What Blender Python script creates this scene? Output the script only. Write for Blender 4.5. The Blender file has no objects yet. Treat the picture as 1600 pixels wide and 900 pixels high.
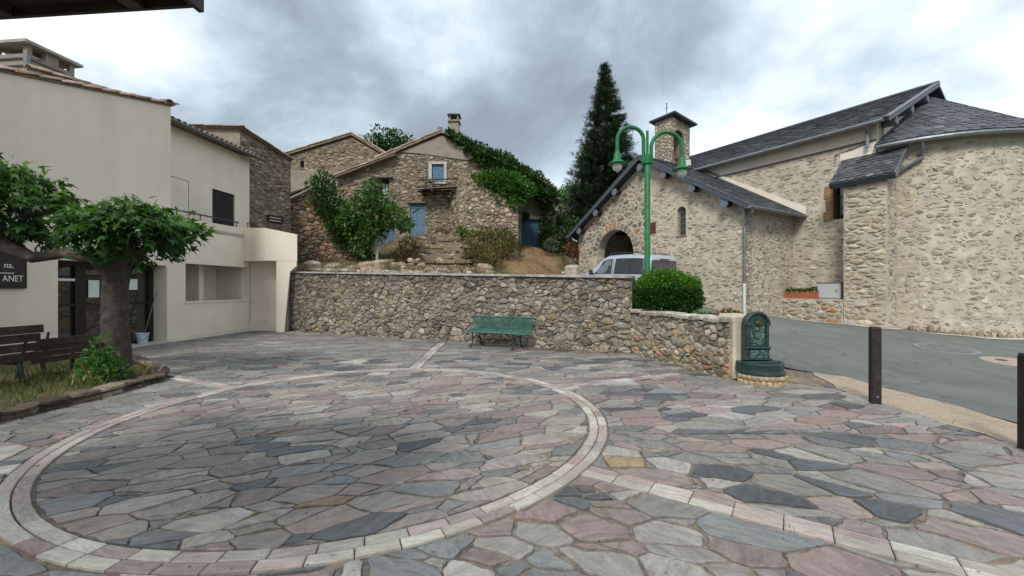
import bpy, math, random
import numpy as np
from mathutils import Vector, Matrix
from mathutils.geometry import tessellate_polygon
R = math.radians
sc = bpy.context.scene
C = sc.collection
rng = random.Random(7)
nr = np.random.default_rng(11)

# ------------------------------------------------------------------ camera, sky, sun, exposure
F = 655.0                      # focal length in photo pixels (1600 wide)
EYE = 1.6
cam_d = bpy.data.cameras.new('camera'); cam = bpy.data.objects.new('camera', cam_d); C.objects.link(cam)
cam.location = (0, 0, EYE); cam.rotation_euler = (R(90), 0, 0)
cam_d.sensor_width = 36; cam_d.lens = 36 * F / 1600; cam_d.clip_start = .05; cam_d.clip_end = 5000
sc.camera = cam
sc.cycles.use_denoising = True
sc.view_settings.view_transform = 'Standard'; sc.view_settings.look = 'None'
sc.view_settings.exposure = 1.1; sc.view_settings.gamma = 1; sc.view_settings.use_curve_mapping = False

SUN_EL, SUN_AZ = 46, 200       # azimuth: clockwise from +Y (view direction); 215 = behind, to the left
wd = bpy.data.worlds.new('World'); sc.world = wd; wd.use_nodes = True
def world():
    nt = wd.node_tree; nt.nodes.clear(); N = nt.nodes.new; L = nt.links.new
    out = N('ShaderNodeOutputWorld'); bg = N('ShaderNodeBackground'); bg.inputs[1].default_value = .1
    sky = N('ShaderNodeTexSky'); sky.sky_type = 'NISHITA'; sky.sun_disc = False
    sky.sun_elevation = R(SUN_EL); sky.sun_rotation = R(SUN_AZ)
    tc = N('ShaderNodeTexCoord'); sep = N('ShaderNodeSeparateXYZ'); L(tc.outputs['Generated'], sep.inputs[0])
    def m(op, a, b=None, c=None, clamp=False):
        n = N('ShaderNodeMath'); n.operation = op; n.use_clamp = clamp
        for i, v in enumerate((a, b, c)):
            if v is None: continue
            if isinstance(v, (int, float)): n.inputs[i].default_value = v
            else: L(v, n.inputs[i])
        return n.outputs[0]
    zz = m('ADD', m('MAXIMUM', sep.outputs[2], 0), .5)
    cb = N('ShaderNodeCombineXYZ'); L(m('DIVIDE', sep.outputs[0], zz), cb.inputs[0]); L(m('DIVIDE', sep.outputs[1], zz), cb.inputs[1])
    mp = N('ShaderNodeMapping'); mp.inputs['Location'].default_value = CLOUD_OFF; L(cb.outputs[0], mp.inputs[0])
    def noise(scale, det, rough, dist):
        n = N('ShaderNodeTexNoise'); n.inputs['Scale'].default_value = scale; n.inputs['Detail'].default_value = det
        n.inputs['Roughness'].default_value = rough; n.inputs['Distortion'].default_value = dist; L(mp.outputs[0], n.inputs['Vector']); return n.outputs[0]
    big = noise(.75, 2, .5, .15); mid = noise(2.4, 9, .56, .2)
    v = m('ADD', m('MULTIPLY', big, .53), m('MULTIPLY', mid, .47))
    cr = N('ShaderNodeValToRGB'); L(v, cr.inputs[0])
    e = cr.color_ramp.elements
    e[0].position = .39; e[0].color = (.21, .247, .29, 1); e[1].position = .60; e[1].color = (.84, .87, .89, 1)
    x = e.new(.45); x.color = (.295, .35, .405, 1); x = e.new(.505); x.color = (.45, .525, .59, 1); x = e.new(.555); x.color = (.66, .735, .80, 1)
    sc10 = N('ShaderNodeVectorMath'); sc10.operation = 'SCALE'; sc10.inputs['Scale'].default_value = CLOUD_GAIN; L(cr.outputs[0], sc10.inputs[0])
    mx = N('ShaderNodeMix'); mx.data_type = 'RGBA'; mx.inputs[0].default_value = .93
    L(sky.outputs[0], mx.inputs[6]); L(sc10.outputs[0], mx.inputs[7]); L(mx.outputs[2], bg.inputs[0]); L(bg.outputs[0], out.inputs[0])
CLOUD_OFF = (9.9, 2.1, 6.29); CLOUD_GAIN = 7.3
world()
sd = bpy.data.lights.new('sun', 'SUN'); sd.energy = 1.5; sd.angle = R(14); sd.color = (1, .96, .9)
sun = bpy.data.objects.new('sun', sd); C.objects.link(sun)
_d = Vector((math.sin(R(SUN_AZ)) * math.cos(R(SUN_EL)), math.cos(R(SUN_AZ)) * math.cos(R(SUN_EL)), math.sin(R(SUN_EL))))
sun.rotation_euler = (-_d).to_track_quat('-Z', 'Y').to_euler()

# ------------------------------------------------------------------ helpers
def at(px, py, Y):
    return ((px - 800) / F * Y, Y, EYE - (py - 450) / F * Y)
def tag(o, label=None, cat=None, group=None, kind=None):
    if label: o['label'] = label
    if cat: o['category'] = cat
    if group: o['group'] = group
    if kind: o['kind'] = kind
    return o
def empty(name, loc, label=None, cat=None, group=None):
    o = bpy.data.objects.new(name, None); o.location = loc; o.empty_display_size = .1; C.objects.link(o)
    o['_w'] = 0; del o['_w']
    return tag(o, label, cat, group)
def link(name, me, parent=None, mat=None):
    if mat is not None and not me.materials: me.materials.append(mat)
    o = bpy.data.objects.new(name, me); C.objects.link(o)
    if parent is not None:
        o.parent = parent; o.matrix_parent_inverse = PINV(parent)
    return o
def PINV(p):
    m = Matrix.Identity(4); q = p; chain = []
    while q is not None:
        chain.append(q); q = q.parent
    for q in reversed(chain):
        m = m @ (q.matrix_parent_inverse if q.parent else Matrix.Identity(4)) @ Matrix.LocRotScale(q.location, q.rotation_euler, q.scale)
    return m.inverted()
def mesh(name, V, Fc, cols=None, smooth=False):
    me = bpy.data.meshes.new(name); me.from_pydata([tuple(v) for v in V], [], Fc)
    if cols is not None:
        a = me.color_attributes.new('col', 'FLOAT_COLOR', 'POINT')
        c = np.asarray(cols, dtype=np.float32)
        if c.ndim == 1: c = np.tile(c, (len(V), 1))
        a.data.foreach_set('color', c.ravel())
    if smooth: me.polygons.foreach_set('use_smooth', [True] * len(me.polygons))
    return me
def np_mesh(name, V, Fc, cols=None, smooth=False):
    V = np.asarray(V, np.float32); Fc = np.asarray(Fc, np.int32); k = Fc.shape[1]
    me = bpy.data.meshes.new(name)
    me.vertices.add(len(V)); me.vertices.foreach_set('co', V.ravel())
    me.loops.add(Fc.size); me.loops.foreach_set('vertex_index', Fc.ravel())
    me.polygons.add(len(Fc)); me.polygons.foreach_set('loop_start', np.arange(0, Fc.size, k, dtype=np.int32))
    if cols is not None:
        a = me.color_attributes.new('col', 'FLOAT_COLOR', 'POINT'); a.data.foreach_set('color', np.asarray(cols, np.float32).ravel())
    if smooth: me.polygons.foreach_set('use_smooth', np.ones(len(Fc), bool))
    me.update(); me.validate(); return me
class MB:
    def __init__(s): s.V = []; s.F = []; s.smooth = False
    def add(s, V, Fc):
        n = len(s.V); s.V += [tuple(v) for v in V]; s.F += [tuple(i + n for i in f) for f in Fc]; return s
    def box(s, c, d, M=None, bev=0):
        x, y, z = d[0] / 2, d[1] / 2, d[2] / 2
        if bev <= 0:
            V = [(-x, -y, -z), (x, -y, -z), (x, y, -z), (-x, y, -z), (-x, -y, z), (x, -y, z), (x, y, z), (-x, y, z)]
            Fc = [(0, 3, 2, 1), (4, 5, 6, 7), (0, 1, 5, 4), (1, 2, 6, 5), (2, 3, 7, 6), (3, 0, 4, 7)]
        else:
            b = bev; V = []
            for sx in (-1, 1):
                for sy in (-1, 1):
                    for sz in (-1, 1):
                        V += [(sx * x, sy * (y - b), sz * (z - b)), (sx * (x - b), sy * y, sz * (z - b)), (sx * (x - b), sy * (y - b), sz * z)]
            I = lambda sx, sy, sz, k: ((sx > 0) * 4 + (sy > 0) * 2 + (sz > 0)) * 3 + k
            Fc = []
            for q in (-1, 1):
                Fc.append([I(q, -1, -1, 0), I(q, 1, -1, 0), I(q, 1, 1, 0), I(q, -1, 1, 0)][::q])
                Fc.append([I(-1, q, -1, 1), I(-1, q, 1, 1), I(1, q, 1, 1), I(1, q, -1, 1)][::q])
                Fc.append([I(-1, -1, q, 2), I(1, -1, q, 2), I(1, 1, q, 2), I(-1, 1, q, 2)][::q])
                for p in (-1, 1):
                    Fc.append((I(q, p, -1, 0), I(q, p, 1, 0), I(q, p, 1, 1), I(q, p, -1, 1)))
                    Fc.append((I(q, -1, p, 0), I(q, 1, p, 0), I(q, 1, p, 2), I(q, -1, p, 2)))
                    Fc.append((I(-1, q, p, 1), I(1, q, p, 1), I(1, q, p, 2), I(-1, q, p, 2)))
                    for t in (-1, 1): Fc.append((I(q, p, t, 0), I(q, p, t, 1), I(q, p, t, 2)))
        if M is None: M = Matrix.Identity(3)
        c = Vector(c); return s.add([M @ Vector(v) + c for v in V], Fc)
    def bar(s, a, b, w, h=None, up=(0, 0, 1)):
        a = Vector(a); b = Vector(b); d = b - a; L = d.length; d.normalize(); h = h or w
        sd = d.cross(Vector(up))
        if sd.length < 1e-4: sd = d.cross(Vector((1, 0, 0)))
        sd.normalize(); u = sd.cross(d)
        M = Matrix((sd, d, u)).transposed(); return s.box((a + b) / 2, (w, L, h), M)
    def tube(s, pts, r, n=8, cap=True):
        pts = [Vector(p) for p in pts]; m = len(pts)
        rr = r if isinstance(r, (list, tuple)) else [r] * m
        V = []; Fc = []; prev = None
        for i, p in enumerate(pts):
            d = (pts[min(i + 1, m - 1)] - pts[max(i - 1, 0)]).normalized()
            if prev is None:
                a = d.cross(Vector((0, 0, 1)));
                if a.length < 1e-3: a = d.cross(Vector((1, 0, 0)))
            else: a = prev - d * prev.dot(d)
            a.normalize(); b = d.cross(a); prev = a
            for k in range(n):
                t = 2 * math.pi * k / n; V.append(p + (a * math.cos(t) + b * math.sin(t)) * rr[i])
        for i in range(m - 1):
            for k in range(n):
                k2 = (k + 1) % n; Fc.append((i * n + k, i * n + k2, (i + 1) * n + k2, (i + 1) * n + k))
        if cap: Fc.append(tuple(range(n))[::-1]); Fc.append(tuple((m - 1) * n + k for k in range(n)))
        return s.add(V, Fc)
    def lathe(s, c, prof, n=20, axis=None):
        V = []; Fc = []; c = Vector(c); M = axis or Matrix.Identity(3)
        for (r, z) in prof:
            for k in range(n):
                t = 2 * math.pi * k / n; V.append(c + M @ Vector((r * math.cos(t), r * math.sin(t), z)))
        for i in range(len(prof) - 1):
            for k in range(n):
                k2 = (k + 1) % n; Fc.append((i * n + k, i * n + k2, (i + 1) * n + k2, (i + 1) * n + k))
        Fc.append(tuple(range(n))[::-1]); Fc.append(tuple((len(prof) - 1) * n + k for k in range(n)))
        return s.add(V, Fc)
    def prism(s, poly, z0, z1):                 # plan polygon (ccw), z may be per-vertex lists
        n = len(poly); zb = z0 if isinstance(z0, (list, tuple)) else [z0] * n; zt = z1 if isinstance(z1, (list, tuple)) else [z1] * n
        V = [(p[0], p[1], zb[i]) for i, p in enumerate(poly)] + [(p[0], p[1], zt[i]) for i, p in enumerate(poly)]
        Fc = [tuple(range(n))[::-1], tuple(range(n, 2 * n))] + [(i, (i + 1) % n, n + (i + 1) % n, n + i) for i in range(n)]
        return s.add(V, Fc)
    def hexa(s, P8): return s.add(P8, [(0, 3, 2, 1), (4, 5, 6, 7), (0, 1, 5, 4), (1, 2, 6, 5), (2, 3, 7, 6), (3, 0, 4, 7)])
    def build(s, name, mat, parent=None, cols=None, smooth=False):
        me = mesh(name, s.V, s.F, cols, smooth)
        if smooth:
            try: me.set_sharp_from_angle(angle=R(40))
            except Exception: pass
        return link(name, me, parent, mat)

# ------------------------------------------------------------------ materials
MATS = {}
class NT:
    def __init__(s, name):
        s.m = bpy.data.materials.new(name); s.m.use_nodes = True; s.t = s.m.node_tree
        s.b = s.t.nodes['Principled BSDF']; s.out = s.t.nodes['Material Output']
    def n(s, ty, **kw):
        n = s.t.nodes.new(ty)
        for k, v in kw.items():
            if k in ('op', 'operation'): n.operation = v
            elif k == 'dt': n.data_type = v
            elif k == 'bt': n.blend_type = v
            else: setattr(n, k, v)
        return n
    def l(s, a, b): s.t.links.new(a, b)
    def pos(s): return s.n('ShaderNodeNewGeometry').outputs['Position']
    def noise(s, scale, det=4, rough=.55, vec=None, dist=0):
        n = s.n('ShaderNodeTexNoise'); n.inputs['Scale'].default_value = scale; n.inputs['Detail'].default_value = det
        n.inputs['Roughness'].default_value = rough; n.inputs['Distortion'].default_value = dist
        s.l(vec if vec is not None else s.pos(), n.inputs['Vector']); return n.outputs[0]
    def ramp(s, f, stops):
        r = s.n('ShaderNodeValToRGB'); s.l(f, r.inputs[0]); e = r.color_ramp.elements
        for i, (p, c) in enumerate(stops):
            c = c if len(c) == 4 else (*c, 1)
            if i < 2: e[i].position = p; e[i].color = c
            else: x = e.new(p); x.color = c
        return r.outputs[0]
    def mix(s, f, a, b, bt='MIX'):
        n = s.n('ShaderNodeMix', dt='RGBA', bt=bt)
        for i, v in ((0, f), (6, a), (7, b)):
            if isinstance(v, (int, float)): n.inputs[i].default_value = v
            elif isinstance(v, (tuple, list)): n.inputs[i].default_value = (*v, 1) if len(v) == 3 else v
            else: s.l(v, n.inputs[i])
        return n.outputs[2]
    def bump(s, h, st, dist=.02, nrm=None):
        b = s.n('ShaderNodeBump'); b.inputs['Strength'].default_value = st; b.inputs['Distance'].default_value = dist
        s.l(h, b.inputs['Height'])
        if nrm is not None: s.l(nrm, b.inputs['Normal'])
        s.l(b.outputs[0], s.b.inputs['Normal']); return b.outputs[0]
def m_plain(name, col, rough=.8, metal=0, amt=.18, scale=3, bump=.15, bscale=60, spec=.4, col2=None, c2=(.5, .7), c2scale=1.2, obj=False):
    t = NT(name); v = None
    if obj: v = t.n('ShaderNodeTexCoord').outputs['Object']
    f = t.noise(scale, 6, .6, v)
    lo = tuple(c * (1 - amt) for c in col); hi = tuple(min(1, c * (1 + amt)) for c in col)
    c = t.ramp(f, [(.3, lo), (.7, hi)])
    if col2: c = t.mix(t.ramp(t.noise(c2scale, 5, .65, v), [(c2[0], (0, 0, 0)), (c2[1], (1, 1, 1))]), c, col2)
    t.l(c, t.b.inputs['Base Color']); t.b.inputs['Roughness'].default_value = rough; t.b.inputs['Metallic'].default_value = metal
    t.b.inputs['Specular IOR Level'].default_value = spec
    if bump: t.bump(t.noise(bscale, 3, .6, v), bump, .01)
    MATS[name] = t.m; return t.m
def m_attr(name, rough=.85, amt=.3, scale=9, bump=.5, bscale=35, streak=0, spec=.25, spots=0):
    t = NT(name); a = t.n('ShaderNodeAttribute', attribute_name='col'); p = t.pos()
    vec = p
    if streak:
        mu = t.n('ShaderNodeMath', op='MULTIPLY'); mu.inputs[1].default_value = 6.283; t.l(a.outputs['Alpha'], mu.inputs[0])
        vr = t.n('ShaderNodeVectorRotate', rotation_type='Z_AXIS'); t.l(p, vr.inputs['Vector']); t.l(mu.outputs[0], vr.inputs['Angle'])
        mp = t.n('ShaderNodeMapping'); mp.inputs['Scale'].default_value = (1, streak, 1); t.l(vr.outputs[0], mp.inputs[0]); vec = mp.outputs[0]
    f = t.noise(scale, 7, .65, vec, .4)
    g = t.ramp(f, [(.28, (1 - amt,) * 3), (.72, (1 + amt,) * 3)])
    c = t.mix(1, a.outputs['Color'], g, 'MULTIPLY')
    big = t.ramp(t.noise(1.1, 4, .6), [(.35, (.84, .84, .84)), (.65, (1.1, 1.1, 1.08))]); c = t.mix(1, c, big, 'MULTIPLY')
    if spots:
        sp = t.ramp(t.noise(14, 3, .7), [(.62, (0, 0, 0)), (.68, (1, 1, 1))]); k = t.n('ShaderNodeMath', op='MULTIPLY'); k.inputs[1].default_value = spots
        t.l(sp, k.inputs[0]); c = t.mix(k.outputs[0], c, (.46, .43, .36))
    fine = t.ramp(t.noise(75, 4, .7), [(.3, (.86, .86, .86)), (.7, (1.13, 1.13, 1.13))]); c = t.mix(1, c, fine, 'MULTIPLY')
    pit = t.ramp(t.noise(26, 4, .75), [(.66, (1, 1, 1)), (.73, (.62, .60, .58))]); c = t.mix(1, c, pit, 'MULTIPLY')
    t.l(c, t.b.inputs['Base Color']); t.b.inputs['Roughness'].default_value = rough; t.b.inputs['Specular IOR Level'].default_value = spec
    h = t.mix(.5, t.noise(bscale, 5, .7), f)
    t.bump(h, bump, .03); MATS[name] = t.m; return t.m
def m_leaf(name, trans=.35, rough=.45):
    t = NT(name); a = t.n('ShaderNodeAttribute', attribute_name='col')
    t.l(a.outputs['Color'], t.b.inputs['Base Color']); t.b.inputs['Roughness'].default_value = rough; t.b.inputs['Specular IOR Level'].default_value = .3
    tr = t.n('ShaderNodeBsdfTranslucent'); t.l(t.mix(1, a.outputs['Color'], (1.25, 1.35, .55), 'MULTIPLY'), tr.inputs[0])
    mx = t.n('ShaderNodeMixShader'); mx.inputs[0].default_value = trans
    t.l(t.b.outputs[0], mx.inputs[1]); t.l(tr.outputs[0], mx.inputs[2]); t.l(mx.outputs[0], t.out.inputs[0]); MATS[name] = t.m; return t.m
def m_glass(name, col=(.02, .025, .03), rough=.04):
    t = NT(name); t.b.inputs['Base Color'].default_value = (*col, 1); t.b.inputs['Roughness'].default_value = rough
    t.b.inputs['Specular IOR Level'].default_value = .8; t.b.inputs['Coat Weight'].default_value = 1; t.b.inputs['Coat Roughness'].default_value = .02
    t.bump(t.noise(1.5, 2), .02, .02); MATS[name] = t.m; return t.m
m_attr('paving', rough=.62, amt=.34, scale=5.5, bump=.7, bscale=20, streak=3.2, spec=.4, spots=.10)
m_attr('border', rough=.65, amt=.3, scale=7, bump=.25, bscale=30, streak=5, spec=.35)
m_attr('rubble', amt=.5, scale=9, bump=.9, bscale=26, spots=.35)
m_attr('church_stone', amt=.36, scale=8, bump=.9, bscale=22, spots=.3)
m_attr('slate', rough=.5, amt=.22, scale=8, bump=.2, bscale=30, spec=.5)
m_attr('tile', rough=.85, amt=.4, scale=9, bump=.4, bscale=30)
m_leaf('leaf'); m_leaf('needle', .12, .6); m_leaf('dry', .25, .8)
m_plain('grout', (.145, .127, .104), .95, amt=.55, scale=14, bump=1, bscale=60, col2=(.27, .20, .115), c2=(.53, .64), c2scale=1.3)
m_plain('mortar_dark', (.18, .152, .12), .95, amt=.45, scale=5, bump=1, bscale=30, col2=(.12, .10, .078), c2=(.5, .7), c2scale=.9)
m_plain('mortar_warm', (.36, .27, .165), .95, amt=.4, scale=5, bump=1, bscale=30, col2=(.17, .14, .10), c2=(.45, .65))
m_plain('mortar_church', (.455, .40, .322), .95, amt=.25, scale=2.5, bump=1, bscale=16, col2=(.40, .34, .262), c2=(.48, .68), c2scale=1.1)
m_plain('mortar_brown', (.205, .16, .115), .95, amt=.4, scale=4, bump=1, bscale=18, col2=(.15, .12, .09), c2=(.5, .7))
m_plain('cream', (.70, .635, .52), .92, amt=.06, scale=1.3, bump=.45, bscale=24, spec=.2, col2=(.63, .565, .455), c2=(.55, .8), c2scale=.7)
m_plain('cream_pale', (.68, .62, .52), .92, amt=.08, scale=2, bump=.3, bscale=30, spec=.2)
m_plain('church_plaster', (.50, .44, .36), .92, amt=.1, scale=1.6, bump=.3, bscale=30, spec=.2)
m_plain('old_plaster', (.255, .22, .175), .95, amt=.22, scale=2.2, bump=.5, bscale=18, col2=(.20, .17, .14), c2=(.5, .72), c2scale=1.1)
m_plain('concrete', (.30, .29, .265), .92, amt=.3, scale=6, bump=.5, bscale=50, col2=(.16, .155, .14), c2=(.5, .7), c2scale=2)
m_plain('kerb_pale', (.42, .40, .36), .92, amt=.2, scale=5, bump=.4, bscale=50)
m_plain('asphalt', (.13, .145, .132), .9, amt=.16, scale=1.2, bump=.7, bscale=150, col2=(.17, .184, .168), c2=(.45, .75), c2scale=.5)
m_plain('gravel', (.37, .295, .215), .95, amt=.28, scale=30, bump=1, bscale=110, col2=(.27, .22, .165), c2=(.5, .7), c2scale=2.5)
m_plain('earth', (.15, .112, .066), .97, amt=.4, scale=4, bump=1, bscale=30, col2=(.085, .078, .035), c2=(.48, .62), c2scale=.8)
m_plain('dirt_path', (.27, .175, .088), .97, amt=.35, scale=5, bump=1, bscale=30, col2=(.17, .12, .06), c2=(.5, .65), c2scale=1.5)
m_plain('bed_soil', (.10, .078, .048), .97, amt=.4, scale=8, bump=1, bscale=60, col2=(.06, .07, .025), c2=(.45, .6), c2scale=2)
m_plain('far_ground', (.10, .11, .055), .97, amt=.3, scale=.2, bump=0)
m_plain('slate_base', (.035, .04, .046), .7, amt=.2, scale=6, bump=.2)
m_plain('slate_trim', (.055, .068, .088), .55, amt=.15, scale=5, bump=.1)
m_plain('zinc', (.19, .20, .21), .45, metal=.6, amt=.2, scale=5, bump=.05)
m_plain('zinc_dark', (.12, .135, .14), .5, metal=.5, amt=.2, scale=5, bump=.05)
m_plain('purlin_grey', (.12, .135, .16), .7, amt=.15, scale=6, bump=.1)
m_plain('pipe_white', (.55, .56, .50), .6, amt=.12, scale=5, bump=.05)
m_plain('pipe_brown', (.055, .045, .04), .6, amt=.2, scale=5, bump=.05)
m_plain('lamp_green', (.011, .135, .042), .5, amt=.3, scale=9, bump=.05, spec=.3)
m_plain('bench_green', (.018, .095, .072), .5, amt=.4, scale=9, bump=.2, bscale=80, spec=.5, col2=(.055, .135, .105), c2=(.45, .65), c2scale=7)
m_plain('bench_iron', (.015, .03, .028), .6, amt=.4, scale=12, bump=.2)
m_plain('fountain_green', (.010, .033, .030), .42, amt=.3, scale=14, bump=.2, bscale=60, spec=.6, col2=(.04, .075, .066), c2=(.54, .68), c2scale=9)
m_plain('fountain_worn', (.10, .155, .13), .6, amt=.6, scale=30, bump=.8, bscale=60, col2=(.012, .05, .045), c2=(.42, .55), c2scale=16)
m_plain('globe', (.62, .61, .56), .35, amt=.03, bump=0, spec=.5)
m_plain('dark_wood', (.030, .019, .015), .6, amt=.35, scale=10, bump=.25, bscale=40, col2=(.06, .043, .034), c2=(.5, .75), c2scale=5)
m_plain('bench_wood', (.042, .023, .017), .55, amt=.4, scale=12, bump=.3, bscale=50, col2=(.085, .055, .042), c2=(.5, .75), c2scale=6)
m_plain('bollard_wood', (.020, .014, .012), .7, amt=.4, scale=14, bump=.35, bscale=50, col2=(.055, .045, .04), c2=(.58, .75), c2scale=9)
m_plain('old_wood', (.17, .145, .12), .9, amt=.4, scale=10, bump=.5, bscale=40)
m_plain('bark', (.05, .04, .032), .95, amt=.4, scale=10, bump=1, bscale=22, col2=(.11, .095, .078), c2=(.58, .72), c2scale=8)
m_plain('bark_pale', (.28, .26, .22), .9, amt=.3, scale=8, bump=.6, bscale=30)
m_plain('blue_paint', (.085, .155, .235), .75, amt=.2, scale=7, bump=.2, bscale=50, col2=(.16, .23, .29), c2=(.55, .75), c2scale=4)
m_plain('blue_dark', (.055, .12, .195), .75, amt=.25, scale=7, bump=.2, bscale=50, col2=(.07, .12, .16), c2=(.55, .75), c2scale=4)
m_plain('shutter', (.020, .015, .019), .6, amt=.15, scale=4, bump=.05)
m_plain('sign_board', (.028, .019, .020), .45, amt=.1, scale=3, bump=0)
m_plain('white_paint', (.72, .72, .69), .6, amt=.06, scale=4, bump=.03)
m_plain('paper', (.62, .68, .66), .8, amt=.05, scale=4, bump=0)
m_plain('dark_frame', (.018, .012, .013), .4, amt=.2, scale=4, bump=0)
m_plain('dark_room', (.03, .027, .024), .9, amt=.2, scale=3, bump=0)
m_plain('iron', (.04, .04, .043), .6, amt=.25, scale=8, bump=.1)
m_plain('rust_plaque', (.10, .022, .022), .6, amt=.2, scale=9, bump=0)
m_plain('terracotta', (.30, .10, .045), .8, amt=.15, scale=7, bump=.1)
m_plain('jamb_stone', (.27, .165, .085), .9, amt=.3, scale=6, bump=.5, bscale=30)
m_plain('grey_box', (.42, .43, .43), .5, amt=.05, scale=2, bump=.02)
m_plain('grey_box_side', (.15, .14, .165), .6, amt=.05, scale=2, bump=.02)
m_plain('van_paint', (.50, .575, .64), .25, metal=.35, amt=.03, scale=2, bump=0, spec=.6)
m_plain('rubber', (.018, .018, .019), .7, amt=.1, scale=8, bump=.05)
m_plain('plastic_black', (.022, .023, .026), .5, amt=.1, scale=8, bump=.02)
m_plain('rim_metal', (.30, .31, .33), .35, metal=.8, amt=.1, bump=0)
m_plain('red_lens', (.25, .012, .012), .2, amt=.05, bump=0, spec=.6)
m_plain('bronze', (.12, .085, .04), .45, metal=.7, amt=.2, bump=.1)
m_plain('bucket', (.50, .56, .58), .5, amt=.05, bump=0)
m_glass('glass'); m_glass('door_glass', (.018, .016, .014), .06); m_glass('van_glass', (.05, .06, .065), .03)
m_plain('asphalt_pale', (.20, .21, .195), .9, amt=.16, scale=5, bump=.5, bscale=120)
def m_hill():
    t = NT('hill'); p = t.pos(); sp = t.n('ShaderNodeSeparateXYZ'); t.l(p, sp.inputs[0])
    def mt(op, a, b=None):
        n = t.n('ShaderNodeMath', op=op)
        for i, v in enumerate((a, b)):
            if v is None: continue
            if isinstance(v, (int, float)): n.inputs[i].default_value = v
            else: t.l(v, n.inputs[i])
        return n.outputs[0]
    nz = t.noise(1.1, 5, .65); cx = mt('ABSOLUTE', mt('SUBTRACT', sp.outputs[0], 1.05))
    m = mt('ADD', mt('SUBTRACT', 1.75, cx), mt('MULTIPLY', mt('SUBTRACT', nz, .5), 2.2)); mask = t.n('ShaderNodeMapRange'); mask.inputs[1].default_value = .0; mask.inputs[2].default_value = .7; t.l(m, mask.inputs[0])
    e = t.ramp(t.noise(2.5, 7, .7), [(.3, (.075, .062, .036)), (.7, (.19, .145, .088)), (.5, (.13, .10, .055))]); g = t.ramp(t.noise(.9, 5, .65), [(.5, (0, 0, 0)), (.62, (1, 1, 1))]); e = t.mix(g, e, (.085, .085, .034))
    d = t.ramp(t.noise(4, 8, .72), [(.28, (.15, .105, .055)), (.72, (.33, .225, .125)), (.5, (.255, .17, .09))])
    t.l(t.mix(mask.outputs[0], e, d), t.b.inputs['Base Color']); t.b.inputs['Roughness'].default_value = .97; t.b.inputs['Specular IOR Level'].default_value = .1
    t.bump(t.noise(9, 8, .75), 1, .12); MATS['hill'] = t.m
m_hill()
def m_asphalt():
    t = NT('asphalt'); p = t.pos(); mp = t.n('ShaderNodeMapping'); mp.inputs['Scale'].default_value = (1.6, .28, 1); t.l(p, mp.inputs[0])
    c = t.ramp(t.noise(.8, 5, .6), [(.3, (.115, .128, .117)), (.7, (.155, .168, .154))])
    c = t.mix(1, c, t.ramp(t.noise(1.3, 6, .65, mp.outputs[0]), [(.3, (.84, .84, .84)), (.7, (1.14, 1.14, 1.13))]), 'MULTIPLY')
    c = t.mix(1, c, t.ramp(t.noise(130, 3, .8), [(.3, (.70, .70, .70)), (.7, (1.3, 1.3, 1.28))]), 'MULTIPLY')
    sp = t.ramp(t.noise(38, 2, .6), [(.70, (0, 0, 0)), (.74, (1, 1, 1))]); c = t.mix(sp, c, (.30, .30, .27))
    cr = t.n('ShaderNodeTexVoronoi', feature='DISTANCE_TO_EDGE'); cr.inputs['Scale'].default_value = .42; nz = t.n('ShaderNodeVectorMath', operation='ADD'); nn = t.n('ShaderNodeTexNoise'); nn.inputs['Scale'].default_value = 1.6; t.l(p, nn.inputs['Vector']); t.l(p, nz.inputs[0]); t.l(nn.outputs['Color'], nz.inputs[1]); t.l(nz.outputs[0], cr.inputs['Vector'])
    c = t.mix(t.ramp(cr.outputs['Distance'], [(.0, (.55, .55, .55)), (.012, (0, 0, 0))]), c, (.05, .052, .048))
    t.l(c, t.b.inputs['Base Color']); t.b.inputs['Roughness'].default_value = .88; t.bump(t.noise(110, 4, .75), .8, .02); MATS['asphalt'] = t.m
m_asphalt()
def m_render(name, a, b_, st):
    t = NT(name); p = t.pos(); mp = t.n('ShaderNodeMapping'); mp.inputs['Scale'].default_value = (1.1, 1.1, .12); t.l(p, mp.inputs[0])
    c = t.mix(t.ramp(t.noise(.55, 5, .62), [(.38, (0, 0, 0)), (.68, (1, 1, 1))]), a, b_)
    c = t.mix(1, c, t.ramp(t.noise(1.5, 6, .6, mp.outputs[0]), [(.30, (1 - st,) * 3), (.56, (1, 1, 1))]), 'MULTIPLY')
    c = t.mix(1, c, t.ramp(t.noise(22, 5, .7), [(.3, (.94, .94, .94)), (.7, (1.04, 1.04, 1.04))]), 'MULTIPLY')
    c = t.mix(t.ramp(t.noise(3.1, 6, .75), [(.68, (0, 0, 0)), (.78, (.4, .4, .4))]), c, tuple(q * .72 for q in b_))
    t.l(c, t.b.inputs['Base Color']); t.b.inputs['Roughness'].default_value = .93; t.b.inputs['Specular IOR Level'].default_value = .15
    t.bump(t.noise(26, 6, .7), .6, .012); MATS[name] = t.m
m_render('cream', (.775, .69, .57), (.70, .615, .50), .07)
G = lambda k: MATS[k]
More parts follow.
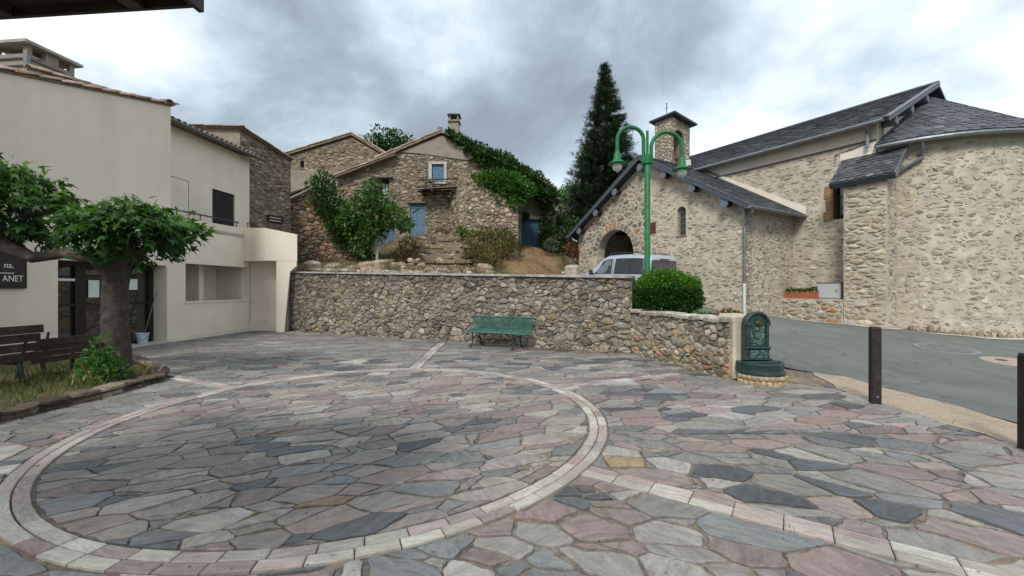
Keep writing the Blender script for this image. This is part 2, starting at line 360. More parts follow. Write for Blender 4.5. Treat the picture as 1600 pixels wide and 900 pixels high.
# ------------------------------------------------------------------ stone, slate and leaf generators
def clip(P, nx, ny, d):
    o = []; n = len(P)
    for i in range(n):
        a = P[i]; b = P[(i + 1) % n]; da = nx * a[0] + ny * a[1] - d; db = nx * b[0] + ny * b[1] - d
        if da <= 0: o.append(a)
        if (da < 0 < db) or (db < 0 < da):
            t = da / (da - db); o.append((a[0] + (b[0] - a[0]) * t, a[1] + (b[1] - a[1]) * t))
    return o
def area(P): return .5 * sum(P[i][0] * P[(i + 1) % len(P)][1] - P[(i + 1) % len(P)][0] * P[i][1] for i in range(len(P)))
def cen(P): return (sum(p[0] for p in P) / len(P), sum(p[1] for p in P) / len(P))
def edges_out(P):                                   # ccw polygon -> outward half planes
    r = []
    for i in range(len(P)):
        a = P[i]; b = P[(i + 1) % len(P)]; ex, ey = b[0] - a[0], b[1] - a[1]; L = math.hypot(ex, ey)
        if L > 1e-6: r.append((ey / L, -ex / L, (ey * a[0] - ex * a[1]) / L))
    return r
def clip_convex(P, reg):
    for (nx, ny, d) in edges_out(reg):
        P = clip(P, nx, ny, d)
        if len(P) < 3: return []
    return P
def inset(P, j):
    Q = P
    for (nx, ny, d) in edges_out(P):
        Q = clip(Q, nx, ny, d - j)
        if len(Q) < 3: return []
    return Q
def dedupe(P, eps):
    o = []
    for p in P:
        if not o or math.hypot(p[0] - o[-1][0], p[1] - o[-1][1]) > eps: o.append(p)
    while len(o) > 1 and math.hypot(o[0][0] - o[-1][0], o[0][1] - o[-1][1]) <= eps: o.pop()
    return o
def voro(b, s, ax=1.0, rot=0.0, jit=.8, wv=.25, split=.2, r=rng):
    """power-diagram cells over the box b, mean cell about s across, stretched ax times along angle rot"""
    x0, y0, x1, y1 = b; c, sn = math.cos(rot), math.sin(rot)
    k = math.sqrt(ax)
    fw = lambda x, y: ((c * x + sn * y) / k, (-sn * x + c * y) * k)
    bw = lambda x, y: (c * x * k - sn * y / k, sn * x * k + c * y / k)
    cs = [fw(*p) for p in ((x0, y0), (x1, y0), (x1, y1), (x0, y1))]
    a0 = min(p[0] for p in cs); a1 = max(p[0] for p in cs); b0 = min(p[1] for p in cs); b1 = max(p[1] for p in cs)
    pts = []; ny = int((b1 - b0) / s) + 3; nx = int((a1 - a0) / s) + 3
    for j in range(-1, ny):
        for i in range(-1, nx):
            x = a0 + (i + .5 * (j & 1) + (r.random() - .5) * jit) * s; y = b0 + (j + (r.random() - .5) * jit) * s
            if r.random() < .1: continue
            pts.append((x, y, (r.random() - .5) * wv * s * s))
            if r.random() < split:
                t = r.random() * 6.28; pts.append((x + .45 * s * math.cos(t), y + .45 * s * math.sin(t), -.5 * wv * s * s * r.random()))
    gd = {}
    for i, p in enumerate(pts): gd.setdefault((int(p[0] // s), int(p[1] // s)), []).append(i)
    out = []
    for i, p in enumerate(pts):
        q = bw(p[0], p[1])
        if not (x0 - s * k <= q[0] <= x1 + s * k and y0 - s * k <= q[1] <= y1 + s * k): continue
        P = [(p[0] - 2 * s, p[1] - 2 * s), (p[0] + 2 * s, p[1] - 2 * s), (p[0] + 2 * s, p[1] + 2 * s), (p[0] - 2 * s, p[1] + 2 * s)]
        gi, gj = int(p[0] // s), int(p[1] // s); nb = []
        for dj in (-2, -1, 0, 1, 2):
            for di in (-2, -1, 0, 1, 2):
                for q in gd.get((gi + di, gj + dj), ()):
                    if q != i: nb.append(((pts[q][0] - p[0]) ** 2 + (pts[q][1] - p[1]) ** 2, q))
        nb.sort()
        for d2, q in nb[:18]:
            w = pts[q]; nx_, ny_ = w[0] - p[0], w[1] - p[1]
            d = .5 * (w[0] ** 2 + w[1] ** 2 - w[2] - p[0] ** 2 - p[1] ** 2 + p[2])
            P = clip(P, nx_, ny_, d)
            if len(P) < 3: break
        if len(P) >= 3: out.append([bw(*v) for v in P])
    return out
def roundp(P, f):
    o = []
    for i in range(len(P)):
        a = P[i - 1]; p = P[i]; b = P[(i + 1) % len(P)]; g = f * (.6 + .8 * rng.random())
        o.append((p[0] + (a[0] - p[0]) * g, p[1] + (a[1] - p[1]) * g)); o.append((p[0] + (b[0] - p[0]) * g, p[1] + (b[1] - p[1]) * g))
    return o
def rough_outline(P, amp):
    o = []; n = len(P); per = sum(math.hypot(P[i][0] - P[i - 1][0], P[i][1] - P[i - 1][1]) for i in range(n)) / n
    for i in range(n):
        a = P[i]; b = P[(i + 1) % n]; o.append(a); dx, dy = b[0] - a[0], b[1] - a[1]; L = math.hypot(dx, dy)
        if L > .55 * per:
            for t in ((.5,) if L < 1.3 * per else (.33, .67)):
                t += rng.uniform(-.1, .1); e = rng.uniform(-1.0, .45) * amp * min(L, per * 1.3); o.append((a[0] + dx * t + dy / L * e, a[1] + dy * t - dx / L * e))
    return o
def stone_geo(P, mp, h, depth, bev, rnd=.22, bulge=0.0, tilt=0.0, jit=0.0):
    """P: 2-D outline; mp(a, b, w) -> 3-D. ring below, ring at the arris, inner ring, centre"""
    if rnd: P = roundp(P, rnd)
    n = len(P); c = cen(P); rad = math.sqrt(abs(area(P)) / math.pi); tx = rng.uniform(-tilt, tilt); ty = rng.uniform(-tilt, tilt)
    V = []; k = max(.3, 1 - bev / max(rad, 1e-4))
    if jit: P = [(p[0] + rng.uniform(-jit, jit), p[1] + rng.uniform(-jit, jit)) for p in P]
    for p in P: V.append(mp(p[0], p[1], -depth))
    hw = lambda p: tx * (p[0] - c[0]) + ty * (p[1] - c[1])
    for p in P: V.append(mp(p[0], p[1], h * .45 + hw(p)))
    for p in P:
        q = (c[0] + (p[0] - c[0]) * k, c[1] + (p[1] - c[1]) * k); V.append(mp(q[0], q[1], h + hw(q) + rng.uniform(-1, 1) * jit * .6))
    Fc = []
    for i in range(n):
        j = (i + 1) % n; Fc += [(i, j, n + j, n + i), (n + i, n + j, 2 * n + j, 2 * n + i)]
    if bulge:
        V.append(mp(c[0], c[1], h + bulge * rng.uniform(.3, 1)))
        Fc += [(2 * n + i, 2 * n + (i + 1) % n, 3 * n) for i in range(n)]
    else: Fc.append(tuple(range(2 * n, 3 * n)))
    return V, Fc
def proj(p):
    if p[1] < .3: return None
    return (800 + F * p[0] / p[1], 450 - F * (p[2] - EYE) / p[1])
class Pieces:
    """collects pieces; the 300 that show largest become objects, the rest one mesh of kind stuff"""
    def __init__(s): s.L = []
    def add(s, V, Fc, col, parent, name): s.L.append((V, Fc, col, parent, name))
    def size(s, it):
        q = [proj(v) for v in it[0]]
        if any(a is None for a in q): return -1
        xs = [a[0] for a in q]; ys = [a[1] for a in q]
        vis = (min(max(xs), 1600) - max(min(xs), 0), min(max(ys), 900) - max(min(ys), 0))
        if vis[0] <= 2 or vis[1] <= 2: return -1
        return vis[0] * vis[1]
    def flush(s, mat, rest_parent, rest_name, limit=300, minpx=45):
        L = sorted(((s.size(it), i) for i, it in enumerate(s.L)), reverse=True)
        solo = set(i for k, (a, i) in enumerate(L) if k < limit and a >= minpx)
        V = []; Fc = []; cols = []
        for i, (v, f, col, par, nm) in enumerate(s.L):
            if i in solo: link(nm, mesh(nm, v, f, col), par, mat)
            else:
                n = len(V); V += v; Fc += [tuple(a + n for a in q) for q in f]; cols += [col] * len(v)
        if V:
            o = link(rest_name, mesh(rest_name, V, Fc, cols), rest_parent, mat); o['kind'] = 'stuff'
WARM = {}
def pick(pal):
    t = rng.random() * sum(p[0] for p in pal)
    for w, c in pal:
        t -= w
        if t <= 0: break
    k = rng.uniform(.82, 1.2); return (c[0] * k, c[1] * k, c[2] * k, rng.random())
def frame2(o, u, out):
    """wall mapping: a along u from o, b = height, w = outwards"""
    return lambda a, b, w=0.0: (o[0] + u[0] * a + out[0] * w, o[1] + u[1] * a + out[1] * w, b)
def lay_stones(pc, mp, region, parent, pal, s=.25, ax=1.6, joint=.012, h=(.015, .04), bulge=.02, bev=.03, holes=(), rnd=.22, name='stone', jit=.008, skip=0, rot=0, wv=.5, split=.3, keep=None, minarea=.0012, tilt=.06, rough=.14):
    xs = [p[0] for p in region]; ys = [p[1] for p in region]
    for P in voro((min(xs), min(ys), max(xs), max(ys)), s, ax, rot, .85, wv, split):
        P = clip_convex(P, region)
        if len(P) < 3: continue
        for H in holes:
            if clip_convex(P, H):
                best = []
                for (nx, ny, d) in edges_out(H):
                    Q = clip(P, -nx, -ny, -d)
                    if len(Q) >= 3 and (not best or area(Q) > area(best)): best = Q
                P = best
                if len(P) < 3: break
        if len(P) < 3: continue
        P = inset(dedupe(P, .004), joint * rng.uniform(.6, 1.5))
        P = dedupe(P, .01)
        if len(P) < 3 or area(P) < minarea or rng.random() < skip: continue
        if keep and not keep(cen(P)): continue
        sz = math.sqrt(area(P)); f = min(1, sz / s)
        if rough: P = rough_outline(P, rough)
        V, Fc = stone_geo(P, mp, rng.uniform(*h) * (.5 + .5 * f), .03, min(bev, .35 * sz), rnd, bulge * f, tilt, jit)
        pc.add(V, Fc, pick(pal) if not callable(pal) else pal(cen(P)), parent, name)
def wall_solid(name, mp, outer, holes, T, mat, parent=None, reveal=None):
    """flat wall with real openings: front face at w=0, back at w=-T"""
    loops = [list(outer)] + [list(h) for h in holes]
    tris = tessellate_polygon([[Vector((p[0], p[1], 0)) for p in l] for l in loops])
    pts = [p for l in loops for p in l]; n = len(pts)
    V = [mp(p[0], p[1], 0) for p in pts] + [mp(p[0], p[1], -T) for p in pts]
    Fc = [tuple(t) for t in tris] + [tuple(i + n for i in t[::-1]) for t in tris]
    k = 0
    for l in loops:
        m = len(l); Fc += [(k + i, k + (i + 1) % m, n + k + (i + 1) % m, n + k + i) for i in range(m)]; k += m
    me = mesh(name, V, Fc)
    import bmesh
    bm = bmesh.new(); bm.from_mesh(me); bmesh.ops.recalc_face_normals(bm, faces=bm.faces); bm.to_mesh(me); bm.free()
    return link(name, me, parent, mat)
def slates(pc, mp, a0, a1, s0, s1, parent, w=.26, e=.17, pal=None, taper=None, name='slate', round_=True, ang=0):
    """rows of slates up the slope; s0 = eave, s1 = ridge; taper(s) -> scale of the width coordinate (cones)"""
    rows = int((s1 - s0) / e)
    for j in range(rows + 1):
        s = s0 + j * e; tp = taper(s) if taper else 1.0
        if tp < .06: break
        n = max(1, int((a1 - a0) * tp / w)); dw = (a1 - a0) / n; off = (.5 * (j & 1)) * dw
        for i in range(-1, n + 1):
            x = a0 + i * dw + off; lo = max(x, a0); hi = min(x + dw, a1)
            if hi - lo < .15 * dw: continue
            g = .006 / tp; lo += g; hi -= g; mid = (lo + hi) / 2; top = min(s + e * 1.6, s1 + .02); d = rng.uniform(-.012, .012)
            lift = .016 + rng.uniform(0, .012); sb = s + d; q = .3 * (hi - lo)
            if round_: P = [(lo, sb + e * .28), (lo + q, sb), (hi - q, sb), (hi, sb + e * .28)]
            else: P = [(lo, sb), (hi, sb + rng.uniform(-.01, .01))]
            m = len(P); top_pts = [(hi, top), (lo, top)]
            V = [mp(p[0], p[1], lift + .012) for p in P] + [mp(p[0], p[1], .004) for p in top_pts] + [mp(p[0], p[1], lift) for p in P]
            Fc = [tuple(range(m + 2))] + [(i2, m + 2 + i2, m + 3 + i2, i2 + 1) for i2 in range(m - 1)] + [(0, m + 1, m + 2), (m - 1, 2 * m + 1, m)]
            pc.add(V, Fc, pick(pal), parent, name)
LEAF = {'oval': (np.array([(0, 0, 0), (.35, .24, .06), (.75, .18, .03), (1, 0, -.08), (.75, -.18, .03), (.35, -.24, .06)]), np.array([(0, 1, 2, 3), (0, 3, 4, 5)])),
        'slim': (np.array([(0, 0, 0), (.4, .13, .03), (1, 0, -.1), (.4, -.13, .03)]), np.array([(0, 1, 2, 3)])),
        'blade': (np.array([(0, .03, 0), (0, -.03, 0), (.6, -.022, 0), (.6, .022, 0), (1, 0, -.12), (1, .004, -.12)]), np.array([(0, 1, 2, 3), (3, 2, 4, 5)]))}
_v = [(0, 0, 0)]; _f = []
for _i, (_a, _r) in enumerate([(-118, .34), (-88, .24), (-58, .74), (-30, .40), (0, 1), (30, .40), (58, .74), (88, .24), (118, .34)]):
    _v.append((_r * math.cos(R(_a)), _r * math.sin(R(_a)) * .95, -.16 * _r * _r + .05 * (_i % 2)))
_f = [(0, i, i + 1) for i in range(1, 9)]
LEAF['lobed'] = (np.array(_v), np.array(_f))
_v = []; _f = []
for _i, (_a, _r) in enumerate([(-62, .62), (-34, .85), (0, 1), (34, .85), (62, .62)]):
    _c, _s = math.cos(R(_a)), math.sin(R(_a)); _n = len(_v); _st = .25 * _i / 5
    _v += [(_st, 0, 0), (_st + .5 * _r * _c - .055 * _s, .5 * _r * _s + .055 * _c, .05), (_st * .5 + _r * _c, _r * _s, .06 - .05 * abs(_s)), (_st + .5 * _r * _c + .055 * _s, .5 * _r * _s - .055 * _c, .05)]; _f.append((_n, _n + 1, _n + 2, _n + 3))
LEAF['spray'] = (np.array(_v), np.array(_f))
def unit(a): return a / np.maximum(np.linalg.norm(a, axis=1, keepdims=True), 1e-6)
def leaf_mesh(name, P, D, size, kind, cols, mat, parent=None, spread=.6, nrm_up=.6):
    """P positions, D growth directions; size scalar or array; cols: list of colours mixed at random"""
    P = np.asarray(P, float); N = len(P); T, Fc = LEAF[kind]
    d = unit(np.asarray(D, float) + nr.normal(0, spread, (N, 3)))
    up = nr.normal(0, .5, (N, 3)) + np.array([0, 0, nrm_up]); n = unit(up - d * (up * d).sum(1, keepdims=True)); b = np.cross(n, d)
    s = (np.asarray(size) * nr.uniform(.65, 1.25, N))[:, None, None]
    V = P[:, None, :] + s * (T[None, :, 0, None] * d[:, None, :] + T[None, :, 1, None] * b[:, None, :] + T[None, :, 2, None] * n[:, None, :])
    k = len(T); FF = (Fc[None] + (np.arange(N) * k)[:, None, None]).reshape(-1, Fc.shape[1])
    cc = np.array(cols); col = cc[nr.integers(0, len(cc), N)] * nr.uniform(.7, 1.25, (N, 1)); col = np.concatenate([col, np.ones((N, 1))], 1)
    me = np_mesh(name, V.reshape(-1, 3), FF, np.repeat(col, k, 0)); return link(name, me, parent, mat)
def blob_points(blobs, dens_surface=.65):
    """blobs: (centre, radii, count) -> points and outward directions, biased to the shell, lumpy"""
    P = []; D = []
    for c, r, n in blobs:
        v = unit(nr.normal(0, 1, (n, 3))); rad = np.where(nr.random(n) < dens_surface, nr.uniform(.8, 1.03, n), nr.uniform(.2, .9, n))
        ph = nr.uniform(0, 6, 3); lump = 1 + .13 * np.sin(v[:, 0] * 5 + ph[0]) * np.sin(v[:, 1] * 5 + ph[1]) + .12 * np.sin(v[:, 2] * 6 + ph[2] + v[:, 0] * 4)
        P.append(np.array(c) + v * np.array(r) * (rad * lump)[:, None]); D.append(v)
    return np.concatenate(P), np.concatenate(D)

# ------------------------------------------------------------------ terrain heights (street and hillside)
CTRL = np.array([(6, 8, 0), (6, 4.8, 0), (6, 1, 0), (9, 3, -.02), (12, 7, 0), (5.2, 7.6, .0), (10, 16.3, .43), (11.3, 14.3, .38), (11.9, 13.2, .31), (13.4, 12.8, .16), (14.3, 12.2, .06), (16, 11, 0), (8.1, 14.4, .66), (7.2, 11, .3),
  (5.2, 9.4, .22), (4.9, 11, .5), (4.95, 15.2, 1.05), (6.4, 15.6, .95), (2.8, 18.7, 1.25), (4.2, 19.0, 1.2), (3.5, 22, 1.6), (1.8, 13, 1.0), (2.2, 15.5, 1.1),
  (-8.5, 17, 2.2), (-5, 15.8, 2.15), (-3, 14.6, 2.0), (0, 13.6, 1.75), (-8, 20, 2.8), (-6, 22, 3.3), (-5.6, 25, 4.5), (-4, 20, 2.6), (-2, 18, 2.3), (-3.2, 24.5, 4.6), (-1, 21, 3.0), (0.6, 17.5, 2.05), (.8, 21, 2.95), (.8, 25.5, 4.05),
  (2, 28, 4.5), (3, 24.5, 3.4), (2.4, 20.5, 2.3), (6, 30, 3.6), (0, 40, 6), (-10, 30, 5.5), (-16, 18, 2.6), (-14, 25, 3.8), (-12, 40, 8), (10, 40, 6), (14, 28, 2), (20, 18, .6), (22, 8, 0)] + [(x, y, 0) for x in (4.6, 5.3, 6, 7.2) for y in (-2, 0, 1, 2, 3, 4, 5, 6, 7)] + [(5.2, 7.6, 0), (6, 7.7, 0), (9, 6, 0), (9, 0, 0), (12, 2, 0)])
def gz(x, y):
    d2 = (CTRL[:, 0] - x) ** 2 + (CTRL[:, 1] - y) ** 2 + .5; w = d2 ** -1.9
    return float((w * CTRL[:, 2]).sum() / w.sum())
def sheet(name, rows, mat, zoff=0, zf=None, jit=0):
    m = len(rows[0]); V = []; Fc = []
    for r in rows:
        for (x, y) in r: V.append((x, y, (zf or gz)(x, y) + zoff + rng.uniform(-jit, jit)))
    for j in range(len(rows) - 1):
        for i in range(m - 1): Fc.append((j * m + i, j * m + i + 1, (j + 1) * m + i + 1, (j + 1) * m + i))
    o = link(name, mesh(name, V, Fc, None, True), None, mat); o['kind'] = 'structure'; return o
lin = lambda a, b, n: [a + (b - a) * i / (n - 1) for i in range(n)]
def pl(tab, y):
    for (y0, x0), (y1, x1) in zip(tab, tab[1:]):
        if y <= y1: return x0 + (x1 - x0) * max(0, (y - y0) / (y1 - y0))
    return tab[-1][1]
WA = Vector((-8.24, 15.64)); WB = Vector((2.95, 10.3)); WC = Vector((3.87, 7.08))
wdir = (WB - WA).normalized(); wout = Vector((wdir.y, -wdir.x))          # towards the plaza
ldir = (WC - WB).normalized(); lout = Vector((ldir.y, -ldir.x))
V = [(-900, -700, -.35), (900, -700, -.35), (900, 1500, -.35), (-900, 1500, -.35)]
link('ground', mesh('ground', V, [(0, 1, 2, 3)]), None, G('far_ground'))['kind'] = 'structure'
# road
XL = [(-12, 6.0), (7.6, 6.0), (8.2, 5.5), (9, 5.15), (10, 5.0), (11.6, 4.6), (12.4, 3.2), (13.2, 2.0), (14.5, 1.8), (17, 2.5), (20, 3.0), (26, 3.4)]
rows = []
for y in lin(-12, 24, 200): rows.append([(x, y) for x in lin(pl(XL, y), 24, 90) + [32, 45, 70]])
sheet('road', rows, G('asphalt'), 0, lambda x, y: gz(x, y) if y > 1 else 0)
rows = []
for y in lin(-12, 8.0, 60):
    a = 5.12 + .05 * math.sin(y * 3) + .03 * math.sin(y * 7.3); b = 6.0 + .06 * math.sin(y * 2.2) + .03 * math.sin(y * 6)
    if y > 6.6: a += (y - 6.6) * .45
    rows.append([(x, y) for x in lin(a, b + .03, 8)])
sheet('gravel_verge', rows, G('gravel'), -.002, lambda x, y: max(0, gz(x, y)) if y > 1 else 0, .004)
# hillside behind the retaining wall
rows = []
for t in lin(0, 1, 110):
    r = []
    for s in lin(0, 1, 110):
        x = -17 + 27 * s; base = 15.64 + (x + 8.24) * (wdir.y / wdir.x) + .32 if x > -8.24 else 15.96
        base = max(base, 10.6) if x < 2.9 else max(11.9, 10.6); base = base if x < 2.9 else 12.4 + (x - 2.9) * .9
        r.append((x, base + (62 - base) * t ** 1.7))
    rows.append(r)
def hz(x, y):
    z = gz(x, y)
    on_road = pl(XL, y) < x and y < 24
    return z - (.12 if on_road else -.02) + .05 * math.sin(x * 3.1 + y) * math.sin(y * 2.7)
sheet('hillside', rows, G('hill'), 0, hz, .05)
# far hills
rows = []
for y in lin(60, 420, 14): rows.append([(x, y) for x in lin(-420, 420, 40)])
sheet('hills', rows, G('far_ground'), 0, lambda x, y: -.5 + (9 + 26 * ((y - 60) / 360) * (1 + .5 * math.sin(x * .013 + 1) + .3 * math.sin(x * .031))) * min(1, (y - 60) / 50))

# ------------------------------------------------------------------ plaza: crazy paving, a ring and six radial bands
CC = (-1.86, 5.33); RO = 3.0; RI = 2.795
plz = [(-11.2, -3), (5.7, -3), (5.7, 6.6), (5.95, 7.9), (5.3, 9.4), (4.1, 9.4), (WB.x + .1, WB.y + .2), (WA.x, WA.y + .2), (-8.3, 16.4), (-11.2, 16.4)]
tri = tessellate_polygon([[Vector((p[0], p[1], 0)) for p in plz]])
plaza = link('plaza', mesh('plaza', [(p[0], p[1], -.012) for p in plz], [tuple(t) for t in tri]), None, G('grout')); plaza['kind'] = 'structure'
PV = [(6, (.225, .222, .205)), (3.8, (.162, .176, .180)), (2.8, (.088, .100, .112)), (3.6, (.245, .203, .188)), (2.4, (.30, .295, .268)), (.02, (.27, .20, .12)), (1.2, (.215, .17, .16))]
PV_IN = [(6, (.245, .225, .203)), (2.6, (.172, .184, .184)), (1.3, (.108, .121, .130)), (4.0, (.25, .205, .188)), (2.8, (.305, .29, .26)), (.02, (.27, .2, .12))]
PV_BACK = [(5, (.185, .187, .175)), (3, (.145, .153, .148)), (3.2, (.22, .215, .197)), (1.8, (.215, .18, .168)), (1.8, (.27, .262, .238))]
SP = [-33.5, 27, 91.5, 152.5, 212.5, 266]; SW = .105                          # radial bands: angle, half width
BED = [(-10.55, 3.4), (-6.35, 3.4), (-6.12, 5.0), (-6.0, 6.1), (-6.05, 7.25), (-6.35, 7.62), (-8.3, 9.15), (-10.3, 9.4)]
flat = lambda a, b, w=0.0: (a, b, w)
pp = Pieces()
def pave(P, joint, pal):
    P = inset(dedupe(P, .01), joint * rng.uniform(.5, 1.7)); P = dedupe(P, .02)
    if len(P) < 3 or area(P) < .0025: return
    P = rough_outline(P, .10)
    V, Fc = stone_geo(P, flat, .002 + rng.uniform(-.004, .005), .02, .010, rng.choice((.1, .16, .24)), 0, .006, .004)
    q = pick(pal); k = rng.uniform(.86, 1.0); L_ = (q[0] + q[1] + q[2]) / 3; q = tuple((c_ * .95 + L_ * .05) * .95 + .010 for c_ in q[:3]) + (q[3],); pp.add(V, Fc, (q[0] * k * 1.03, q[1] * k * .98, q[2] * k * .96, q[3]), plaza, 'paving_stone')
disk = [(CC[0] + (RI - .012) * math.cos(t * 2 * math.pi / 48), CC[1] + (RI - .012) * math.sin(t * 2 * math.pi / 48)) for t in range(48)]
for P in voro((CC[0] - 3, CC[1] - 3, CC[0] + 3, CC[1] + 3), .248, 2.0, R(24), 1.0, .95, .4):
    P = clip_convex(P, disk)
    if len(P) >= 3: pave(P, .006, PV_IN)
def wall_clip(P):
    for (o, n) in ((WA, wout), (WB, lout)):
        pass
    c = cen(P)
    nx, ny = -wout.x, -wout.y; d = nx * WA.x + ny * WA.y
    if c[0] < WB.x + .4: P = clip(P, nx, ny, d - .01)
    if len(P) >= 3 and c[0] > 1.5 and c[1] < 10.6:
        nx, ny = -lout.x, -lout.y; d = nx * WB.x + ny * WB.y
        if c[1] > 7.0: P = clip(P, nx, ny, d - .01)
    if len(P) >= 3: P = clip(P, 1, 0, 5.14 + (max(0, c[1] - 6.6) * .4))
    if len(P) >= 3: P = clip(P, -.995, .1, 11.27)
    return P
bedh = edges_out(BED)
for (yy0, yy1, s, ax, rot, pal) in ((.6, 4.6, .285, 1.6, -.35, PV), (4.6, 9.6, .28, 1.75, .1, PV), (9.6, 16.2, .33, 1.9, .25, PV_BACK)):
    for P in voro((-11, yy0, 5.3, yy1), s, ax, rot, 1.0, .95, .4):
        P = clip(clip(P, 0, 1, yy1), 0, -1, -yy0)
        if len(P) < 3: continue
        c = cen(P); dx, dy = c[0] - CC[0], c[1] - CC[1]; d = math.hypot(dx, dy)
        if d < RO - .3: continue
        if d < RO + 1.2: P = clip(P, -dx / d, -dy / d, -(dx * CC[0] + dy * CC[1]) / d - RO - .008)
        if len(P) < 3: continue
        P = wall_clip(P)
        if len(P) < 3: continue
        if clip_convex(P, BED):
            best = []
            for (nx, ny, dd) in bedh:
                Q = clip(P, -nx, -ny, -dd)
                if len(Q) >= 3 and (not best or area(Q) > area(best)): best = Q
            P = best
            if len(P) < 3: continue
        parts = [P]
        for a in SP:
            ux, uy = math.cos(R(a)), math.sin(R(a)); nx, ny = -uy, ux; o = nx * CC[0] + ny * CC[1]; new = []
            for Q in parts:
                q = cen(Q)
                if (q[0] - CC[0]) * ux + (q[1] - CC[1]) * uy < RO - .2: new.append(Q); continue
                for sg in (1, -1):
                    Z = clip(Q, -nx * sg, -ny * sg, -(o * sg) - SW - .008)
                    if len(Z) >= 3: new.append(Z)
            parts = new
        pl_ = pal if (c[0] < 1.0 or c[1] < 4.6) else PV
        if c[0] < -5.2 and c[1] > 4.4: pl_ = PV_BACK
        for Q in parts: pave(Q, .012 if yy0 < 4 and d > RO else .0065, pl_)
pp.flush(G('paving'), plaza, 'small_paving')
BP = [(3, (.335, .282, .258)), (3, (.36, .335, .29)), (1.6, (.28, .22, .205)), (1.2, (.40, .38, .335))]
pb = Pieces()
def tile(P): 
    V, Fc = stone_geo(P, flat, .009 + rng.uniform(-.002, .003), .02, .006, 0, 0, .002, .0015); pb.add(V, Fc, pick(BP)[:3] + (pb_ang,), plaza, 'border_tile')
for (r0, r1, n, off) in ((RI, (RI + RO) / 2, 66, 0), ((RI + RO) / 2, RO, 68, .4)):
    for k in range(n):
        g = .005; t0 = (k + off) * 2 * math.pi / n + g / r1; t1 = (k + 1 + off) * 2 * math.pi / n - g / r1; pb_ang = ((-(t0 + math.pi / 2)) / 6.283 + rng.uniform(-.03, .03)) % 1
        tile([(CC[0] + r * math.cos(t), CC[1] + r * math.sin(t)) for (r, t) in ((r0 + g, t0), (r1 - g, t0), (r1 - g, (t0 + t1) / 2), (r1 - g, t1), (r0 + g, t1), (r0 + g, (t0 + t1) / 2))][::-1])
for a in SP:
    ux, uy = math.cos(R(a)), math.sin(R(a)); d = RO + .004; pb_ang = (-R(a) / 6.283) % 1
    lim = {91.5: 6.75, 27: 5.35, 152.5: 7.6, -33.5: 8.4, 212.5: 5.2, 266: 5.5}[a]
    while d < lim:
        L = rng.uniform(.26, .31)
        for (w0, w1) in ((-SW, -.003), (.003, SW)):
            P = [(CC[0] + ux * q - uy * w, CC[1] + uy * q + ux * w) for (q, w) in ((d, w0), (d + L - .007, w0), (d + L - .007, w1), (d, w1))]
            c = cen(P)
            if (c[0] - WA.x) * wout.x + (c[1] - WA.y) * wout.y > .12 and c[0] < 5.05 and not clip_convex(P, BED): tile(P)
        d += L
pb.flush(G('border'), plaza, 'far_border_tiles')

# ------------------------------------------------------------------ retaining wall and the low wall beside it
RUB = [(5, (.30, .262, .208)), (4, (.345, .305, .245)), (2.4, (.235, .207, .168)), (.5, (.36, .275, .16)), (1.4, (.41, .375, .315)), (1, (.175, .152, .125)), (.8, (.275, .258, .235))]
wall = empty('retaining_wall', (-2.6, 13, 0), 'long rubble stone retaining wall with a thin concrete coping behind the green bench', 'stone wall')
WL = (WB - WA).length; mpw = frame2(WA, wdir, wout)
zt = lambda a: 2.22 - (2.22 - 1.9) * a / WL
wall_solid('mortar_core', mpw, [(0, -.1), (WL, -.1), (WL, zt(WL) - .06), (0, zt(0) - .06)], [], .5, G('mortar_dark'), wall)
pw = Pieces()
def rubcol(c):
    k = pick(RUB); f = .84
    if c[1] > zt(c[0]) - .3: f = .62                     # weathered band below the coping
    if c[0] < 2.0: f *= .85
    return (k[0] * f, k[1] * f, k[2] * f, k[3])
reg = [(0.02, -.05), (WL, -.05), (WL, zt(WL) - .07), (0.02, zt(0) - .07)]
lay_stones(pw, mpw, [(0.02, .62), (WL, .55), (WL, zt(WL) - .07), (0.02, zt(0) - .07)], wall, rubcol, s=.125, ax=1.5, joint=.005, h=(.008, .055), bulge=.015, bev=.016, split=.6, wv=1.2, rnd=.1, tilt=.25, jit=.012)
lay_stones(pw, mpw, [(0.02, -.05), (WL, -.05), (WL, .55), (0.02, .62)], wall, rubcol, s=.17, ax=1.45, joint=.006, h=(.015, .07), bulge=.02, bev=.02, split=.5, wv=1.2, rnd=.1, tilt=.2, jit=.012)
pw.flush(G('rubble'), wall, 'small_stones')
b = MB(); n = 26
for k in range(n):
    a0, a1 = WL * k / n, WL * (k + 1) / n - .003; e = rng.uniform(-.012, .012)
    b.hexa([mpw(a0, zt(a0) - .06, .085 + e), mpw(a1, zt(a1) - .06, .085 + e), mpw(a1, zt(a1) - .06, -.5), mpw(a0, zt(a0) - .06, -.5),
            mpw(a0, zt(a0), .075 + e), mpw(a1, zt(a1), .075 + e), mpw(a1, zt(a1), -.5), mpw(a0, zt(a0), -.5)])
b.build('coping', G('concrete'), wall)
low = empty('low_wall', (3.4, 8.7, 0), 'low warm coloured rubble wall below the rounded green shrub', 'stone wall')
LL = (WC - WB).length - .24; mpl = frame2(WB, ldir, lout)
wall_solid('mortar_core', mpl, [(-.3, -.1), (LL, -.1), (LL, 1.02), (-.3, 1.04)], [], .36, G('mortar_warm'), low)
def lowcol(c):
    k = pick(RUB)
    if c[1] < .42 and rng.random() < .55: return (.36 * rng.uniform(.8, 1.2), .275 * rng.uniform(.85, 1.1), .17 * rng.uniform(.85, 1.15), k[3])
    return k
pw = Pieces()
